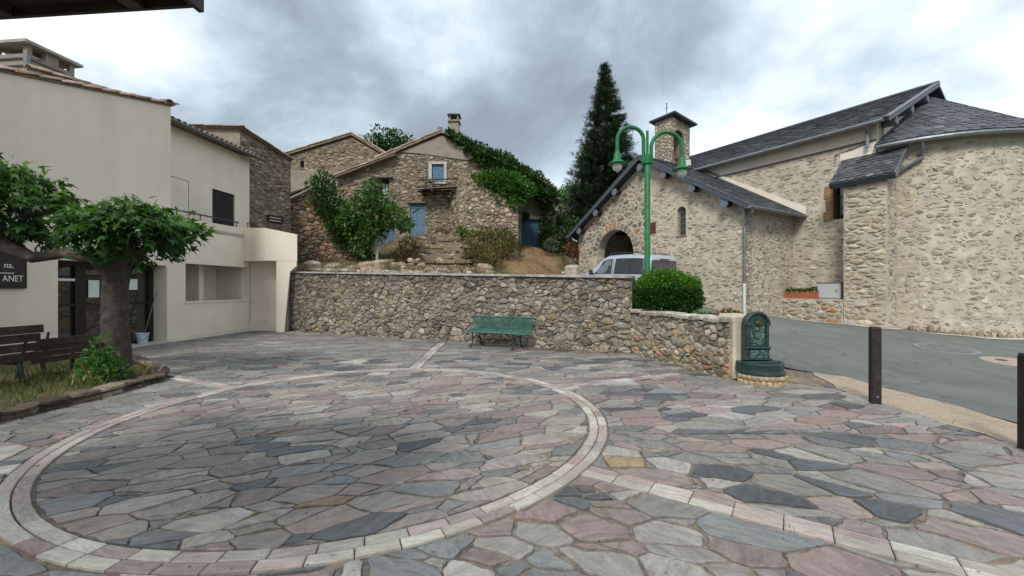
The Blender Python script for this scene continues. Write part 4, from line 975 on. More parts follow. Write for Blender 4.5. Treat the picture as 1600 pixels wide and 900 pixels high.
b = MB(); b.box(cx + rotU @ Vector((.24, -.197, 0)), (.03, .012, .08), rotU); b.build('latch', G('iron'), bx)
# pale gutter strip at the chapel foot, manholes
rows = []
line = [gp(-2.3, 1.0, 0), gp(0, .98, 0), gp(1.9, .98, 0), gp(3.25, .98, 0), apt(.16, AR + .32, 0), apt(.3, AR + .32, 0), apt(.5, AR + .36, 0), apt(.8, AR + .36, 0), apt(1.2, AR + .36, 0)]
line2 = []
for p, q in zip(line, line[1:]): line2 += [tuple(p[j] + (q[j] - p[j]) * t / 8 for j in range(3)) for t in range(8)]
line = line2
for i, p in enumerate(line):
    a = Vector(line[max(0, i - 1)][:2]); c = Vector(line[min(len(line) - 1, i + 1)][:2]); t = (c - a).normalized(); n = Vector((t.y, -t.x)); p = Vector(p[:2])
    rows.append([(p.x + n.x * w, p.y + n.y * w) for w in (-.2, .1, .26)])
sheet('gutter_strip', rows, G('kerb_pale'), .014)
def disc(name, c, r, mat, z=.006, n=28, label=None, cat=None):
    o = MB(); V = [(c[0] + r * math.cos(t), c[1] + r * math.sin(t)) for t in (2 * math.pi * k / n for k in range(n))]
    P = [(x, y, gz(x, y) + z) for x, y in V]; o.add(P + [(x, y, q - .03) for x, y, q in P], [tuple(range(n))] + [(k, n + k, n + (k + 1) % n, (k + 1) % n) for k in range(n)])
    return o.build(name, mat, None)
m1 = Vector(at(1478, 546, 9.9)[:2]); m2 = Vector(at(1592, 567, 8.6)[:2])
disc('asphalt_patch', m1, .56, G('asphalt_pale'), .012)['kind'] = 'structure'; disc('concrete_patch', m2, .55, G('gravel'), .012)['kind'] = 'structure'
tag(disc('manhole_cover', m1, .46, G('asphalt'), .022), 'dark round manhole cover in the road near the chapel apse', 'manhole')
tag(disc('valve_cover', m2 + Vector((-.12, .2)), .09, G('iron'), .02), 'small iron valve cover in the pale concrete patch', 'valve cover')
# ------------------------------------------------------------------ cream town building on the left
D1 = Vector((.1, .995)).normalized(); OA = Vector((-11.33, 0)); NA = Vector((D1.y, -D1.x))
def FA(a, b_, z): p = OA + D1 * a - NA * b_; return (p.x, p.y, z)
mpA = lambda a, z, w=0.0: FA(a, -w, z)
rotA = Matrix.Rotation(math.atan2(D1.y, D1.x), 3, 'Z')
hall = empty('cream_building', (-11, 11, 0), 'cream rendered village building with terrace, dark glazed entrance and tiled roof', 'building')
rk = lambda a: 6.02 + .246 * (a - 8.62)
wall_solid('wall', mpA, [(1.5, 0), (12.45, 0), (12.45, rk(12.45)), (1.5, rk(1.5))], [[(9.62, .04), (12.3, .04), (12.3, 2.25), (9.62, 2.25)]], .5, G('cream'), hall)
def hx(a0, a1, b0, b1, z0, z1, name, mat, parent=hall, zt=None):
    b = MB(); zt = zt or (lambda a: z1)
    b.hexa([FA(a0, b0, z0), FA(a1, b0, z0), FA(a1, b1, z0), FA(a0, b1, z0), FA(a0, b0, zt(a0)), FA(a1, b0, zt(a1)), FA(a1, b1, zt(a1)), FA(a0, b1, zt(a0))]); return b.build(name, mat, parent)
hx(12.2, 12.45, .5, 6, 0, 0, 'side_wall', G('cream'), zt=rk)
hx(1.5, 1.75, .5, 6, 0, 0, 'side_wall', G('cream'), zt=rk)
hx(1.5, 12.45, 5.7, 6, 0, 0, 'rear_wall', G('cream'), zt=rk)
rf = hx(1.4, 12.5, -.1, 6.1, 0, 0, 'roof', G('mortar_brown')); bpy.data.objects.remove(rf)
b = MB(); b.hexa([FA(1.4, -.06, rk(1.4) + .005), FA(12.5, -.06, rk(12.5) + .005), FA(12.5, 6.1, rk(12.5) + .005), FA(1.4, 6.1, rk(1.4) + .005), FA(1.4, -.06, rk(1.4) + .05), FA(12.5, -.06, rk(12.5) + .05), FA(12.5, 6.1, rk(12.5) + .05), FA(1.4, 6.1, rk(1.4) + .05)])
roof = b.build('roof', G('mortar_brown'), hall)
TL = [(3, (.30, .205, .155)), (2, (.36, .265, .205)), (2, (.24, .155, .115)), (1, (.40, .32, .26)), (1, (.2, .14, .11))]
def half_tile(p0, p1, r0, r1, col, parent, name='roof_tile', n=6, up=Vector((0, 0, 1)), th=.018):
    p0 = Vector(p0); p1 = Vector(p1); d = (p1 - p0).normalized(); s = d.cross(up).normalized(); u = s.cross(d); V = []; Fc = []
    for p, r in ((p0, r0), (p1, r1)):
        for rr in (r, r - th):
            for k in range(n + 1):
                t = math.pi * k / n; V.append(p + s * rr * math.cos(t) + u * rr * math.sin(t) * .85)
    m = n + 1
    for k in range(n): Fc += [(k, k + 1, 2 * m + k + 1, 2 * m + k), (m + k, 3 * m + k, 3 * m + k + 1, m + k + 1), (k, m + k, m + k + 1, k + 1), (2 * m + k, 2 * m + k + 1, 3 * m + k + 1, 3 * m + k)]
    return link(name, mesh(name, V, Fc, col, True), parent, G('tile'))
a = 5.0
while a < 12.4:
    half_tile(FA(a, -.03, rk(a) + .04), FA(a + .5, -.03, rk(a + .5) + .075), .095, .08, pick(TL), roof)
    half_tile(FA(a + .1, .17, rk(a) + .08), FA(a + .6, .17, rk(a + .5) + .10), .095, .08, pick(TL), roof); a += .42
half_tile(FA(12.28, -.16, rk(12.4) + .03), FA(12.36, .5, rk(12.4) + .1), .13, .11, pick(TL), roof)
# raised back strip with its own tiles, chimney
hx(9.9, 12.45, 1.2, 1.5, 6.2, 0, 'raised_wall', G('old_plaster'), zt=lambda a: 6.80 + .15 * (a - 9.9))
a = 9.9
while a < 12.3:
    half_tile(FA(a, 1.18, 6.84 + .15 * (a - 9.9)), FA(a + .5, 1.18, 6.87 + .15 * (a + .5 - 9.9)), .11, .095, pick(TL), roof); a += .42
ch = MB(); ch.hexa([FA(10.2, 1.62, 6.2), FA(11.22, 1.62, 6.2), FA(11.22, 2.6, 6.2), FA(10.2, 2.6, 6.2), FA(10.2, 1.62, 7.38), FA(11.22, 1.62, 7.38), FA(11.22, 2.6, 7.38), FA(10.2, 2.6, 7.38)])
cho = ch.build('chimney', G('old_plaster'), hall)
for (a0, a1) in ((10.2, 10.3), (10.58, 10.86), (11.12, 11.22)):
    for (b0, b1) in ((1.62, 1.74), (2.48, 2.6)): MB().hexa([FA(a0, b0, 7.38), FA(a1, b0, 7.38), FA(a1, b1, 7.38), FA(a0, b1, 7.38), FA(a0, b0, 7.6), FA(a1, b0, 7.6), FA(a1, b1, 7.6), FA(a0, b1, 7.6)]).build('chimney_pier', G('old_plaster'), cho)
b = MB(); b.hexa([FA(10.08, 1.5, 7.6), FA(11.34, 1.5, 7.6), FA(11.34, 2.72, 7.6), FA(10.08, 2.72, 7.6), FA(10.08, 1.5, 7.67), FA(11.34, 1.5, 7.67), FA(11.34, 2.72, 7.67), FA(10.08, 2.72, 7.67)]); b.build('chimney_slab', G('concrete'), cho)
b = MB()
for z in (7.08, 7.26):
    b.tube([FA(10.17, 2.65, z), FA(10.17, 1.59, z), FA(11.25, 1.59, z)], .022, 6)
b.tube([FA(10.3, 1.6, 7.26), FA(10.5, 1.55, 7.36)], .015, 5); b.box(FA(10.16, 1.58, 7.17), (.08, .08, .3)); b.build('chimney_brackets', G('zinc'), cho)
# entrance
en = MB(); en.add([FA(9.62, .47, .05), FA(12.3, .47, .05), FA(12.3, .47, 2.25), FA(9.62, .47, 2.25)], [(0, 1, 2, 3)])
door = en.build('glazed_entrance', G('door_glass'), hall)
b = MB()
for (a0, a1) in ((9.62, 9.7), (10.28, 10.52), (11.05, 11.2), (11.45, 11.56), (12.16, 12.3)): b.hexa([FA(a0, .40, .06), FA(a1, .40, .06), FA(a1, .465, .06), FA(a0, .465, .06), FA(a0, .40, 2.24), FA(a1, .40, 2.24), FA(a1, .465, 2.24), FA(a0, .465, 2.24)])
for (z0, z1) in ((.06, .12), (1.16, 1.22), (2.14, 2.24)): b.hexa([FA(9.63, .41, z0), FA(12.29, .41, z0), FA(12.29, .462, z0), FA(9.63, .462, z0), FA(9.63, .41, z1), FA(12.29, .41, z1), FA(12.29, .462, z1), FA(9.63, .462, z1)])
b.build('door_frame', G('dark_frame'), door)
hx(9.72, 10.27, .39, .44, 1.77, 1.83, 'glazing_bar', G('paper'), door)
hx(10.60, 10.85, .43, .445, 1.36, 1.80, 'notice', G('paper'), door)
hx(11.62, 11.85, .43, .445, 1.55, 1.85, 'notice', G('paper'), door)
hx(9.58, 12.34, -.06, .5, .0, .045, 'threshold', G('kerb_pale'))
hx(12.302, 12.33, .0, .46, .05, 2.24, 'jamb_lining', G('church_plaster'))
# bucket and mop on the step
bk = empty('bucket', FA(11.75, .2, .05), 'pale plastic bucket standing at the glazed entrance', 'bucket')
b = MB(); c = Vector(FA(11.8, .22, .05)); b.lathe(c, [(.105, 0), (.14, .26), (.155, .265), (.155, .285), (.135, .285), (.1, .02)], 18); b.build('pail', G('bucket'), bk)
b = MB(); b.tube([c + Vector((.14 * math.cos(t), .14 * math.sin(t) - .03, .26 - .16 * math.sin((t + 2.2) / 2.9 * math.pi))) for t in lin(-2.2, .7, 9)], .008, 5); b.build('handle', G('iron'), bk)
mo = MB(); mo.tube([c + Vector((0, 0, .05)), c + Vector((.1, .35, 1.45)) ], .012, 6); tag(mo.build('mop', G('old_wood'), None), 'thin mop handle leaning out of the pale bucket', 'mop')
# sign with white lettering
sg = empty('wall_sign', FA(8.6, -.03, 1.6), 'dark brown sign board with white lettering on the cream wall', 'sign')
hx(6.6, 9.02, -.05, -.003, 1.59, 2.34, 'board', G('sign_board'), sg)
def text(s, a_right, z, size, sx, parent, mat, fa=FA, off=-.056):
    cu = bpy.data.curves.new('lettering', 'FONT'); cu.body = s; cu.size = size; cu.align_x = 'RIGHT'; cu.extrude = .002
    o = bpy.data.objects.new('lettering', cu); C.objects.link(o); cu.materials.append(mat)
    X = Vector((D1.x, D1.y, 0)); Y = Vector((0, 0, 1)); Z = X.cross(Y); Mx = Matrix((X * sx, Y, Z)).transposed().to_4x4(); Mx.translation = Vector(fa(a_right, off, z))
    bpy.context.view_layer.update(); me = bpy.data.meshes.new_from_object(o.evaluated_get(bpy.context.evaluated_depsgraph_get())); bpy.data.objects.remove(o)
    me.transform(Mx); return link('lettering', me, parent, mat)
text('na.', 8.80, 2.015, .175, .82, sg, G('white_paint')); text('ANET', 8.955, 1.735, .185, .72, sg, G('white_paint'))
hx(8.2, 8.80, -.056, -.05, 1.90, 1.915, 'rule', G('white_paint'), sg)
# terrace wing: lower wall with the washing niche, parapet, set-back upper storey
wall_solid('terrace_wall', mpA, [(12.452, 0), (15.65, 0), (15.65, 3.78), (12.452, 3.74)], [[(12.95, 1.17), (15.62, 1.17), (15.62, 2.36), (12.95, 2.36)]], .22, G('cream'), hall)
hx(12.5, 15.7, 1.25, 1.35, 0, 3.5, 'niche_back', G('cream'))
hx(12.5, 12.95, .22, 1.25, 0, 3.5, 'niche_side', G('cream')); hx(14.1, 14.28, .6, 1.25, 1.0, 2.4, 'niche_pier', G('cream_pale')); hx(12.95, 15.7, .22, 1.25, 1.0, 1.15, 'niche_floor', G('concrete'))
hx(15.56, 15.72, .22, 1.3, 0, 3.5, 'niche_end', G('cream'))
hx(12.9, 15.66, -.03, .23, 1.13, 1.185, 'niche_sill', G('cream_pale')); hx(12.46, 17.5, .0, 1.4, 3.42, 3.55, 'terrace_floor', G('concrete'))
hx(12.46, 15.62, -.02, 0, 0, .12, 'plinth', G('cream_pale'))
mpB = lambda a, z, w=0.0: FA(a, 1.35 - w, z)
up = wall_solid('upper_wall', mpB, [(12.2, 2.6), (17.4, 2.6), (17.4, 6.98), (12.2, 6.98)], [[(15.5, 3.55), (16.6, 3.55), (16.6, 5.3), (15.5, 5.3)]], .4, G('cream'), hall)
hx(17.0, 17.4, 1.75, 6, 2, 6.98, 'upper_end_wall', G('cream'))
hx(12.6, 14.45, 1.325, 1.349, 3.5, 5.28, 'blocked_doorway', G('cream_pale')).name = 'blocked_doorway'
g = MB(); g.tube([FA(14.47, 1.335, 3.5), FA(14.47, 1.335, 5.3), FA(12.6, 1.335, 5.3)], .012, 5); g.build('blocked_doorway_joint', G('mortar_brown'), hall)
sh = hx(15.5, 16.6, 1.40, 1.45, 3.55, 5.3, 'shutter', G('shutter'))
b = MB()
for k in range(1, 6): b.hexa([FA(15.5 + k * 1.1 / 6 - .006, 1.392, 3.56), FA(15.5 + k * 1.1 / 6 + .006, 1.392, 3.56), FA(15.5 + k * 1.1 / 6 + .006, 1.40, 3.56), FA(15.5 + k * 1.1 / 6 - .006, 1.40, 3.56), FA(15.5 + k * 1.1 / 6 - .006, 1.392, 5.28), FA(15.5 + k * 1.1 / 6 + .006, 1.392, 5.28), FA(15.5 + k * 1.1 / 6 + .006, 1.40, 5.28), FA(15.5 + k * 1.1 / 6 - .006, 1.40, 5.28)])
b.build('shutter_slats', G('dark_frame'), sh)
b = MB(); b.hexa([FA(12.0, 1.0, 6.98), FA(17.6, 1.0, 6.98), FA(17.6, 6, 8.3), FA(12.0, 6, 8.3), FA(12.0, 1.0, 7.05), FA(17.6, 1.0, 7.05), FA(17.6, 6, 8.37), FA(12.0, 6, 8.37)])
ur = b.build('upper_roof', G('mortar_brown'), hall)
for k in range(24):
    a = 12.35 + k * .222; half_tile(FA(a, .93, 7.055), FA(a + .02, 1.6, 7.25), .088, .075, pick(TL), ur); half_tile(FA(a, 1.5, 7.24), FA(a + .02, 2.1, 7.41), .088, .075, pick(TL), ur)
g = MB(); g.tube([FA(12.3, .9, 6.99), FA(17.7, .9, 6.97)], .062, 8); g.build('gutter', G('zinc_dark'), ur)
# terrace rail
rl = empty('terrace_rail', FA(14, .1, 3.75), 'thin dark iron handrail along the terrace parapet', 'railing')
b = MB(); b.tube([FA(12.2, .1, 3.96), FA(15.25, .1, 3.97)], .026, 6); b.build('rail', G('iron'), rl)
for a in (12.75, 13.6, 15.15): MB().bar(FA(a, .1, 3.74), FA(a, .1, 3.96), .022).build('post', G('iron'), rl)
# corner wing
P0, P1, P2 = (-9.83, 15.3), (-8.84, 15.0), (-7.85, 15.32)
b = MB(); b.prism([P0, P1, P2, (-9.0, 17.4), (-9.9, 17.6)], [2.58, 2.58, 2.58, 2.58, 2.58], [3.80, 3.75, 3.56, 3.56, 3.8]); b.build('corner_parapet', G('cream'), hall)
b = MB(); b.add([(-8.50, 15.12, 0), (-8.26, 15.2, 0), (-8.7, 16.6, 0), (-8.9, 16.6, 0), (-8.5, 15.12, 2.2), (-8.08, 15.25, 2.2), (-8.6, 16.6, 2.2), (-8.9, 16.6, 2.2), (-8.5, 15.12, 2.58), (-7.88, 15.32, 2.4), (-8.5, 16.6, 2.4), (-8.9, 16.6, 2.58), (-7.87, 15.32, 2.58), (-8.5, 16.6, 2.58)], [(0, 1, 5, 4), (1, 2, 6, 5), (0, 3, 2, 1), (0, 4, 7, 3), (4, 5, 9, 12, 8), (5, 6, 10, 9), (9, 10, 13, 12), (4, 8, 11, 7)]); b.build('corner_pier', G('cream'), hall)
b = MB(); b.prism([(-9.85, 15.66), (-8.38, 15.66), (-8.38, 15.9), (-9.85, 15.9)], 0, 2.6); b.build('recess_wall', G('cream'), hall)
b = MB(); b.prism([(-9.8, 15.60), (-8.5, 15.60), (-8.5, 15.658), (-9.8, 15.658)], 0, .42); b.build('recess_plinth', G('cream_pale'), hall)
rl = empty('corner_rail', (-9.2, 15.4, 3.75), 'short iron railing on the corner of the terrace', 'railing')
b = MB(); b.tube([(-9.75, 15.4, 3.98), (-8.9, 15.15, 3.96), (-7.9, 15.45, 3.80)], .016, 6); b.build('rail', G('iron'), rl)
for p in ((-9.7, 15.39, 3.76), (-8.9, 15.15, 3.74), (-8.4, 15.3, 3.64)): MB().bar(p, (p[0], p[1], p[2] + .22), .02).build('post', G('iron'), rl)

# ------------------------------------------------------------------ stone houses on the slope
HST = [(5, (.245, .196, .142)), (3, (.30, .245, .182)), (2, (.185, .145, .105)), (.7, (.275, .2, .12)), (1, (.34, .29, .225)), (1.4, (.14, .115, .09))]
RST = [(4, (.27, .19, .135)), (3, (.21, .13, .09)), (2, (.35, .265, .19)), (2, (.14, .095, .075)), (.7, (.33, .19, .10))]
fx = frame2((0, 0), (1, 0), (0, -1))
def fz(Y): return lambda a, b_, w=0.0: (a, Y - w, b_)
def px(poly, Y): return [(at(x, y, Y)[0], at(x, y, Y)[2]) for x, y in poly]
def verge(pts, r, mat_parent, Y, name='verge_tiles', step=.4, depth=.0):
    V = []; Fc = []; cols = []
    for p, q in zip(pts, pts[1:]):
        p = Vector((p[0], Y, p[1])); q = Vector((q[0], Y, q[1])); L = (q - p).length; n = max(1, int(L / step))
        for k in range(n):
            a = p + (q - p) * (k / n); c = p + (q - p) * ((k + 1.15) / n); d = (c - a).normalized(); s = Vector((0, -1, 0)); u = s.cross(d); u = u if u.z > 0 else -u; m = len(V); lift = u * rng.uniform(.0, .035)
            for pt, rr in ((a, r), (c, r * .85)):
                for j in range(6):
                    t = math.pi * j / 5; V.append(tuple(pt + lift + s * (rr * math.cos(t) + depth) + u * rr * math.sin(t)))
            Fc += [(m + j, m + j + 1, m + 7 + j, m + 6 + j) for j in range(5)] + [tuple(m + j for j in range(6)), tuple(m + 6 + j for j in range(6))[::-1]]
            cols += [pick(TL)] * 12
    return link(name, mesh(name, V, Fc, cols), mat_parent, G('tile'))
def roof_from(poly_pts, Y0, Y1, name, parent, th=.12, mat='mortar_brown'):
    b = MB()
    for p, q in zip(poly_pts, poly_pts[1:]):
        b.hexa([(p[0], Y0, p[1]), (q[0], Y0, q[1]), (q[0], Y1, q[1]), (p[0], Y1, p[1]), (p[0], Y0, p[1] + th), (q[0], Y0, q[1] + th), (q[0], Y1, q[1] + th), (p[0], Y1, p[1] + th)])
    return b.build(name, G(mat), parent)
def stonework(parent, mp, reg, pal, s, ax=1.6, holes=(), name='small_stonework', mat='church_stone', joint=.014, h=(.01, .05), skip=.05):
    pc = Pieces(); lay_stones(pc, mp, reg, parent, pal, s=s, ax=ax, joint=joint, h=h, bulge=.02, bev=.022, holes=holes, skip=skip, split=.5, tilt=.2, wv=1.1, rnd=.12); pc.flush(G(mat), parent, name, 0)
# house with the street plate
h2 = empty('stone_house', (-11.5, 19, 2), 'narrow stone house with a street plate behind the cream building', 'house')
c0 = Vector(at(375, 300, 17.7)[:2]); dirh = Vector((.42, 1)).normalized(); mph = frame2(c0, dirh, (dirh.y, -dirh.x)); Lh = 2.45
hp = [(0, 1.5), (Lh, 1.5), (Lh, 7.65), (0, 8.3)]
wall_solid('side_wall', mph, hp, [], .4, G('mortar_brown'), h2); stonework(h2, mph, [(0.02, 2), (Lh, 2), (Lh, 7.6), (0.02, 8.22)], HST, .17)
b = MB(); q = c0; b.hexa([(q.x - 3.6, q.y + .01, 5), (q.x, q.y + .01, 5), (q.x, q.y + .4, 5), (q.x - 3.6, q.y + .4, 5), (q.x - 3.6, q.y + .01, 8.42), (q.x, q.y + .01, 8.3), (q.x, q.y + .4, 8.3), (q.x - 3.6, q.y + .4, 8.42)]); b.build('front_wall', G('old_plaster'), h2)
b = MB(); e = Vector((c0.x, c0.y)) + dirh * Lh; n_ = Vector((dirh.y, -dirh.x)) * .14
A_ = (c0.x + n_.x, c0.y - .12, 8.31); B_ = (e.x + n_.x, e.y + n_.y, 7.62); b.hexa([A_, B_, (e.x - 3.6, e.y, 7.7), (c0.x - 3.7, c0.y - .12, 8.43), (A_[0], A_[1], 8.38), (B_[0], B_[1], 7.69), (e.x - 3.6, e.y, 7.77), (c0.x - 3.7, c0.y - .12, 8.5)])
rr = b.build('roof', G('mortar_brown'), h2)
for k in range(7):
    f0, f1 = k / 7, (k + 1.12) / 7; Aa = Vector(A_); Bb = Vector(B_); half_tile(Aa + (Bb - Aa) * f0 + Vector((0, 0, .06)), Aa + (Bb - Aa) * f1 + Vector((0, 0, .05)), .10, .085, pick(TL), rr)
for k in range(9): half_tile((c0.x - 3.4 + k * .4, c0.y - .12, 8.47 - .013 * k), (c0.x - 2.95 + k * .4, c0.y - .12, 8.47 - .013 * k), .08, .07, pick(TL), rr)
sp = MB(); sp.hexa([mph(1.2, 4.55, .05), mph(1.98, 4.55, .05), mph(1.98, 4.55, .08), mph(1.2, 4.55, .08), mph(1.2, 4.9, .05), mph(1.98, 4.9, .05), mph(1.98, 4.9, .08), mph(1.2, 4.9, .08)])
plate = sp.build('street_plate', G('sign_board'), None); tag(plate, 'small dark street name plate on the stone house wall', 'sign')
for z in (4.64, 4.77):
    w = MB(); w.hexa([mph(1.3, z, .081), mph(1.88, z, .081), mph(1.88, z, .084), mph(1.3, z, .084), mph(1.3, z + .05, .081), mph(1.88, z + .05, .081), mph(1.88, z + .05, .084), mph(1.3, z + .05, .084)]); w.build('lettering', G('church_plaster'), plate)
# gabled house behind
h3 = empty('gabled_stone_house', (-12, 27, 4), 'stone gable house with a tiny window and a smooth plaster band, behind the red ruin', 'house')
Y = 27; m3 = fz(Y); g3 = px([(405, 440), (605, 440), (605, 246), (550, 214), (405, 258)], Y)
slit = px([(469, 262), (475, 262), (475, 251), (469, 251)], Y)
wall_solid('wall', m3, g3, [slit], .4, G('mortar_brown'), h3)
stonework(h3, m3, px([(405, 268), (605, 268), (605, 248), (550, 216), (405, 260)], Y), HST, .19, 1.6, [px([(468, 263), (476, 263), (476, 250), (468, 250)], Y)])
stonework(h3, m3, px([(532, 268), (605, 310), (605, 269)], Y), HST, .19, 1.6, name='lower_stonework')
b = MB(); pz = px([(405, 380), (560, 380), (560, 285), (530, 267), (405, 266)], Y); b.add([(a, Y - .06, z) for a, z in pz] + [(a, Y - .0, z) for a, z in pz], [(0, 1, 2, 3, 4)] + [(i, (i + 1) % 5, 5 + (i + 1) % 5, 5 + i) for i in range(5)]); b.build('plaster_band', G('old_plaster'), h3)
rpts = px([(398, 259), (550, 212), (612, 249)], Y); rf3 = roof_from(rpts, Y - .15, Y + 9, 'roof', h3); verge([(p[0], p[1] + .12) for p in rpts], .10, rf3, Y - .1)
MB().box((at(472, 256, Y)[0], Y + .35, at(472, 256, Y)[2]), (.5, .1, .7)).build('window_dark', G('dark_room'), h3)
an = MB(); a0 = Vector(at(582, 240, 28.5)); an.bar(a0, a0 + Vector((0, 0, 1.5)), .04); an.bar(a0 + Vector((-.9, 0, 1.25)), a0 + Vector((.15, 0, 1.0)), .03)
for k in range(5): q = a0 + Vector((-.85 + k * .22, 0, 1.24 - k * .052)); an.bar(q + Vector((0, -.25, .0)), q + Vector((.0, .25, .0)), .02); an.bar(q + Vector((-.02, 0, -.12)), q + Vector((.02, 0, .12)), .02)
tag(an.build('television_antenna', G('zinc'), None), 'thin television antenna on the roof of the gabled house', 'antenna')
# ruined red wall
h4 = empty('ruined_wall', (-9.5, 20, 2.4), 'red brown ruined rubble wall with a sloping top, beside the ivy', 'stone wall')
Y = 20.5; m4 = fz(Y); rpoly = px([(425, 440), (610, 440), (575, 398), (540, 350), (515, 318), (483, 297), (425, 323)], Y)
wall_solid('mortar_core', m4, rpoly, [], .6, G('mortar_brown'), h4); stonework(h4, m4, px([(426, 430), (598, 430), (573, 400), (538, 352), (513, 320), (483, 299), (426, 325)], Y), RST, .19, 1.6, mat='rubble', joint=.008, h=(.03, .09), skip=0)
rpts = px([(420, 325), (483, 296), (492, 300)], Y); verge([(p[0], p[1] + .05) for p in rpts], .14, h4, Y - .1, 'cap_tiles', .5)
# main old house
h1 = empty('old_stone_house', (-4.5, 25.5, 4.5), 'old stone house with blue shutters, plastered gable and ivy on its roof', 'house')
Y = 25; m1_ = fz(Y); out1 = px([(528, 440), (815, 440), (815, 275), (690, 211), (528, 276)], Y)
DR = px([(641, 368), (664, 368), (664, 318), (641, 318)], Y); W1 = px([(675, 284), (694, 284), (694, 257), (675, 257)], Y); W2 = px([(592, 306), (608, 306), (608, 279), (592, 279)], Y); DC = px([(596, 408), (617, 408), (617, 352), (596, 352)], Y)
wall_solid('wall', m1_, out1, [DR, W1, W2, DC], .45, G('mortar_brown'), h1)
def grow(h, d): c = cen(h); return [(p[0] + (d if p[0] > c[0] else -d), p[1] + (d if p[1] > c[1] else -d)) for p in h]
stonework(h1, m1_, px([(529, 430), (814, 430), (814, 277), (738, 245), (640, 236), (529, 278)], Y), HST, .175, 1.7, [grow(DR, .03), grow(W1, .2), grow(W2, .1), grow(DC, .03)])
pz = px([(626, 238), (690, 212), (732, 233), (742, 251), (715, 249), (665, 241)], Y); b = MB(); b.add([(a, Y - .07, z) for a, z in pz] + [(a, Y, z) for a, z in pz], [tuple(range(6))] + [(i, (i + 1) % 6, 6 + (i + 1) % 6, 6 + i) for i in range(6)]); b.build('gable_plaster', G('old_plaster'), h1)
rpts = px([(588, 252), (690, 209), (870, 296)], Y); r1 = roof_from(rpts, Y - .2, Y + 9, 'roof', h1); verge([(p[0], p[1] + .13) for p in px([(588, 252), (690, 209)], Y)], .11, r1, Y - .12)
rpts = px([(522, 279), (618, 243)], Y - .3); r2 = roof_from(rpts, Y - .45, Y + 4, 'lower_roof', h1, .1); verge([(p[0], p[1] + .1) for p in rpts], .10, r2, Y - .4)
def panel(h, w0, mat, name, planks=5, sub='plank', frame=None):
    c = cen(h); x0 = min(p[0] for p in h); x1 = max(p[0] for p in h); z0 = min(p[1] for p in h); z1 = max(p[1] for p in h)
    root = MB().box(((x0 + x1) / 2, Y + w0 + .03, (z0 + z1) / 2), (x1 - x0 - .004, .03, z1 - z0 - .004)).build(name, G(mat), h1)
    for k in range(planks):
        a = x0 + (x1 - x0) * k / planks; MB().box((a + (x1 - x0) / planks / 2, Y + w0, (z0 + z1) / 2 + rng.uniform(-.01, .01)), ((x1 - x0) / planks - .012, .03, z1 - z0 - .03)).build(sub, G(mat), root)
    return root, (x0, x1, z0, z1)
d_, bb = panel(DR, .10, 'blue_paint', 'door'); MB().bar((bb[0] + .12, Y + .07, bb[3] - .55), (bb[0] + .5, Y + .07, bb[3] - .25), .05).build('brace', G('iron'), d_); MB().box(((bb[0] + bb[1]) / 2, Y + .07, bb[3] - .2), (bb[1] - bb[0] - .06, .03, .1)).build('ledge_board', G('blue_paint'), d_)
MB().box(((bb[0] + bb[1]) / 2, Y - .04, bb[3] + .05), (bb[1] - bb[0] + .3, .2, .08)).build('door_lintel', G('old_wood'), h1)
s_, bb = panel(W1, .05, 'blue_paint', 'window_shutter', 4)
for (x, z, dx, dz) in (((bb[0] + bb[1]) / 2, bb[3] + .08, bb[1] - bb[0] + .36, .15), (bb[0] - .1, (bb[2] + bb[3]) / 2, .2, bb[3] - bb[2]), (bb[1] + .08, (bb[2] + bb[3]) / 2, .15, bb[3] - bb[2]), ((bb[0] + bb[1]) / 2 + .1, bb[2] - .09, bb[1] - bb[0] + .2, .12)):
    MB().box((x, Y - .02, z), (dx - .005, .14, dz)).build('window_surround', G('kerb_pale'), h1)
d_, bb = panel(DC, .12, 'blue_dark', 'cellar_door')
x0, x1 = W2[0][0], W2[1][0]; z0, z1 = W2[0][1], W2[2][1]
MB().box(((x0 + x1) / 2, Y + .4, (z0 + z1) / 2), (x1 - x0, .04, z1 - z0)).build('left_window', G('dark_room'), h1)
MB().box(((x0 + x1) / 2 + .0, Y + .3, (z0 + z1) / 2 - .05), (.34, .02, .62)).build('window_pane', G('paper'), h1); b = MB()
for dx in (-.2, 0, .2): b.bar(((x0 + x1) / 2 + dx, Y + .27, z0), ((x0 + x1) / 2 + dx, Y + .27, z1), .05)
b.build('window_frame', G('blue_dark'), h1)
MB().box(((x0 + x1) / 2, Y - .1, z1 + .06), (1.1, .3, .09)).build('window_lintel', G('old_wood'), h1)
# projecting stone block under the ivy, with broken timber balcony
bl = [at(703, 0, 25)[0:2], (-3.0, 23.7), (-2.6, 23.4), (.35, 23.4), (.35, 25)]
b = MB(); b.prism([(bl[0][0], 25.0), bl[1], bl[2], bl[3], bl[4]], 3, [7.95, 7.85, 7.8, 6.2, 6.2]); blk = b.build('stone_block', G('mortar_brown'), h1)
mf = lambda a, b_, w=0.0: (a, 23.4 - w, b_)
PAL = [(4, (.31, .255, .19)), (3, (.37, .31, .235)), (2, (.25, .2, .145)), (1, (.17, .14, .105))]
stonework(h1, mf, [(-2.6, 4), (.33, 4), (.33, 6.1), (-2.6, 7.75)], PAL, .2, 1.4, name='block_stonework', joint=.010, h=(.03, .07))
p0 = Vector((bl[0][0], 25.0)); p1 = Vector(bl[1]); dd = (p1 - p0); L_ = dd.length; stonework(h1, frame2(p0, dd / L_, (dd.y / L_, -dd.x / L_)), [(0, 4), (L_, 4), (L_, 7.8), (0, 7.85)], HST, .24, 1.4, name='block_side_stonework')
dd = Vector(bl[2]) - p1; L_ = dd.length; stonework(h1, frame2(p1, dd / L_, (dd.y / L_, -dd.x / L_)), [(0, 4), (L_, 4), (L_, 7.75), (0, 7.78)], PAL, .24, 1.4, name='block_corner_stonework')
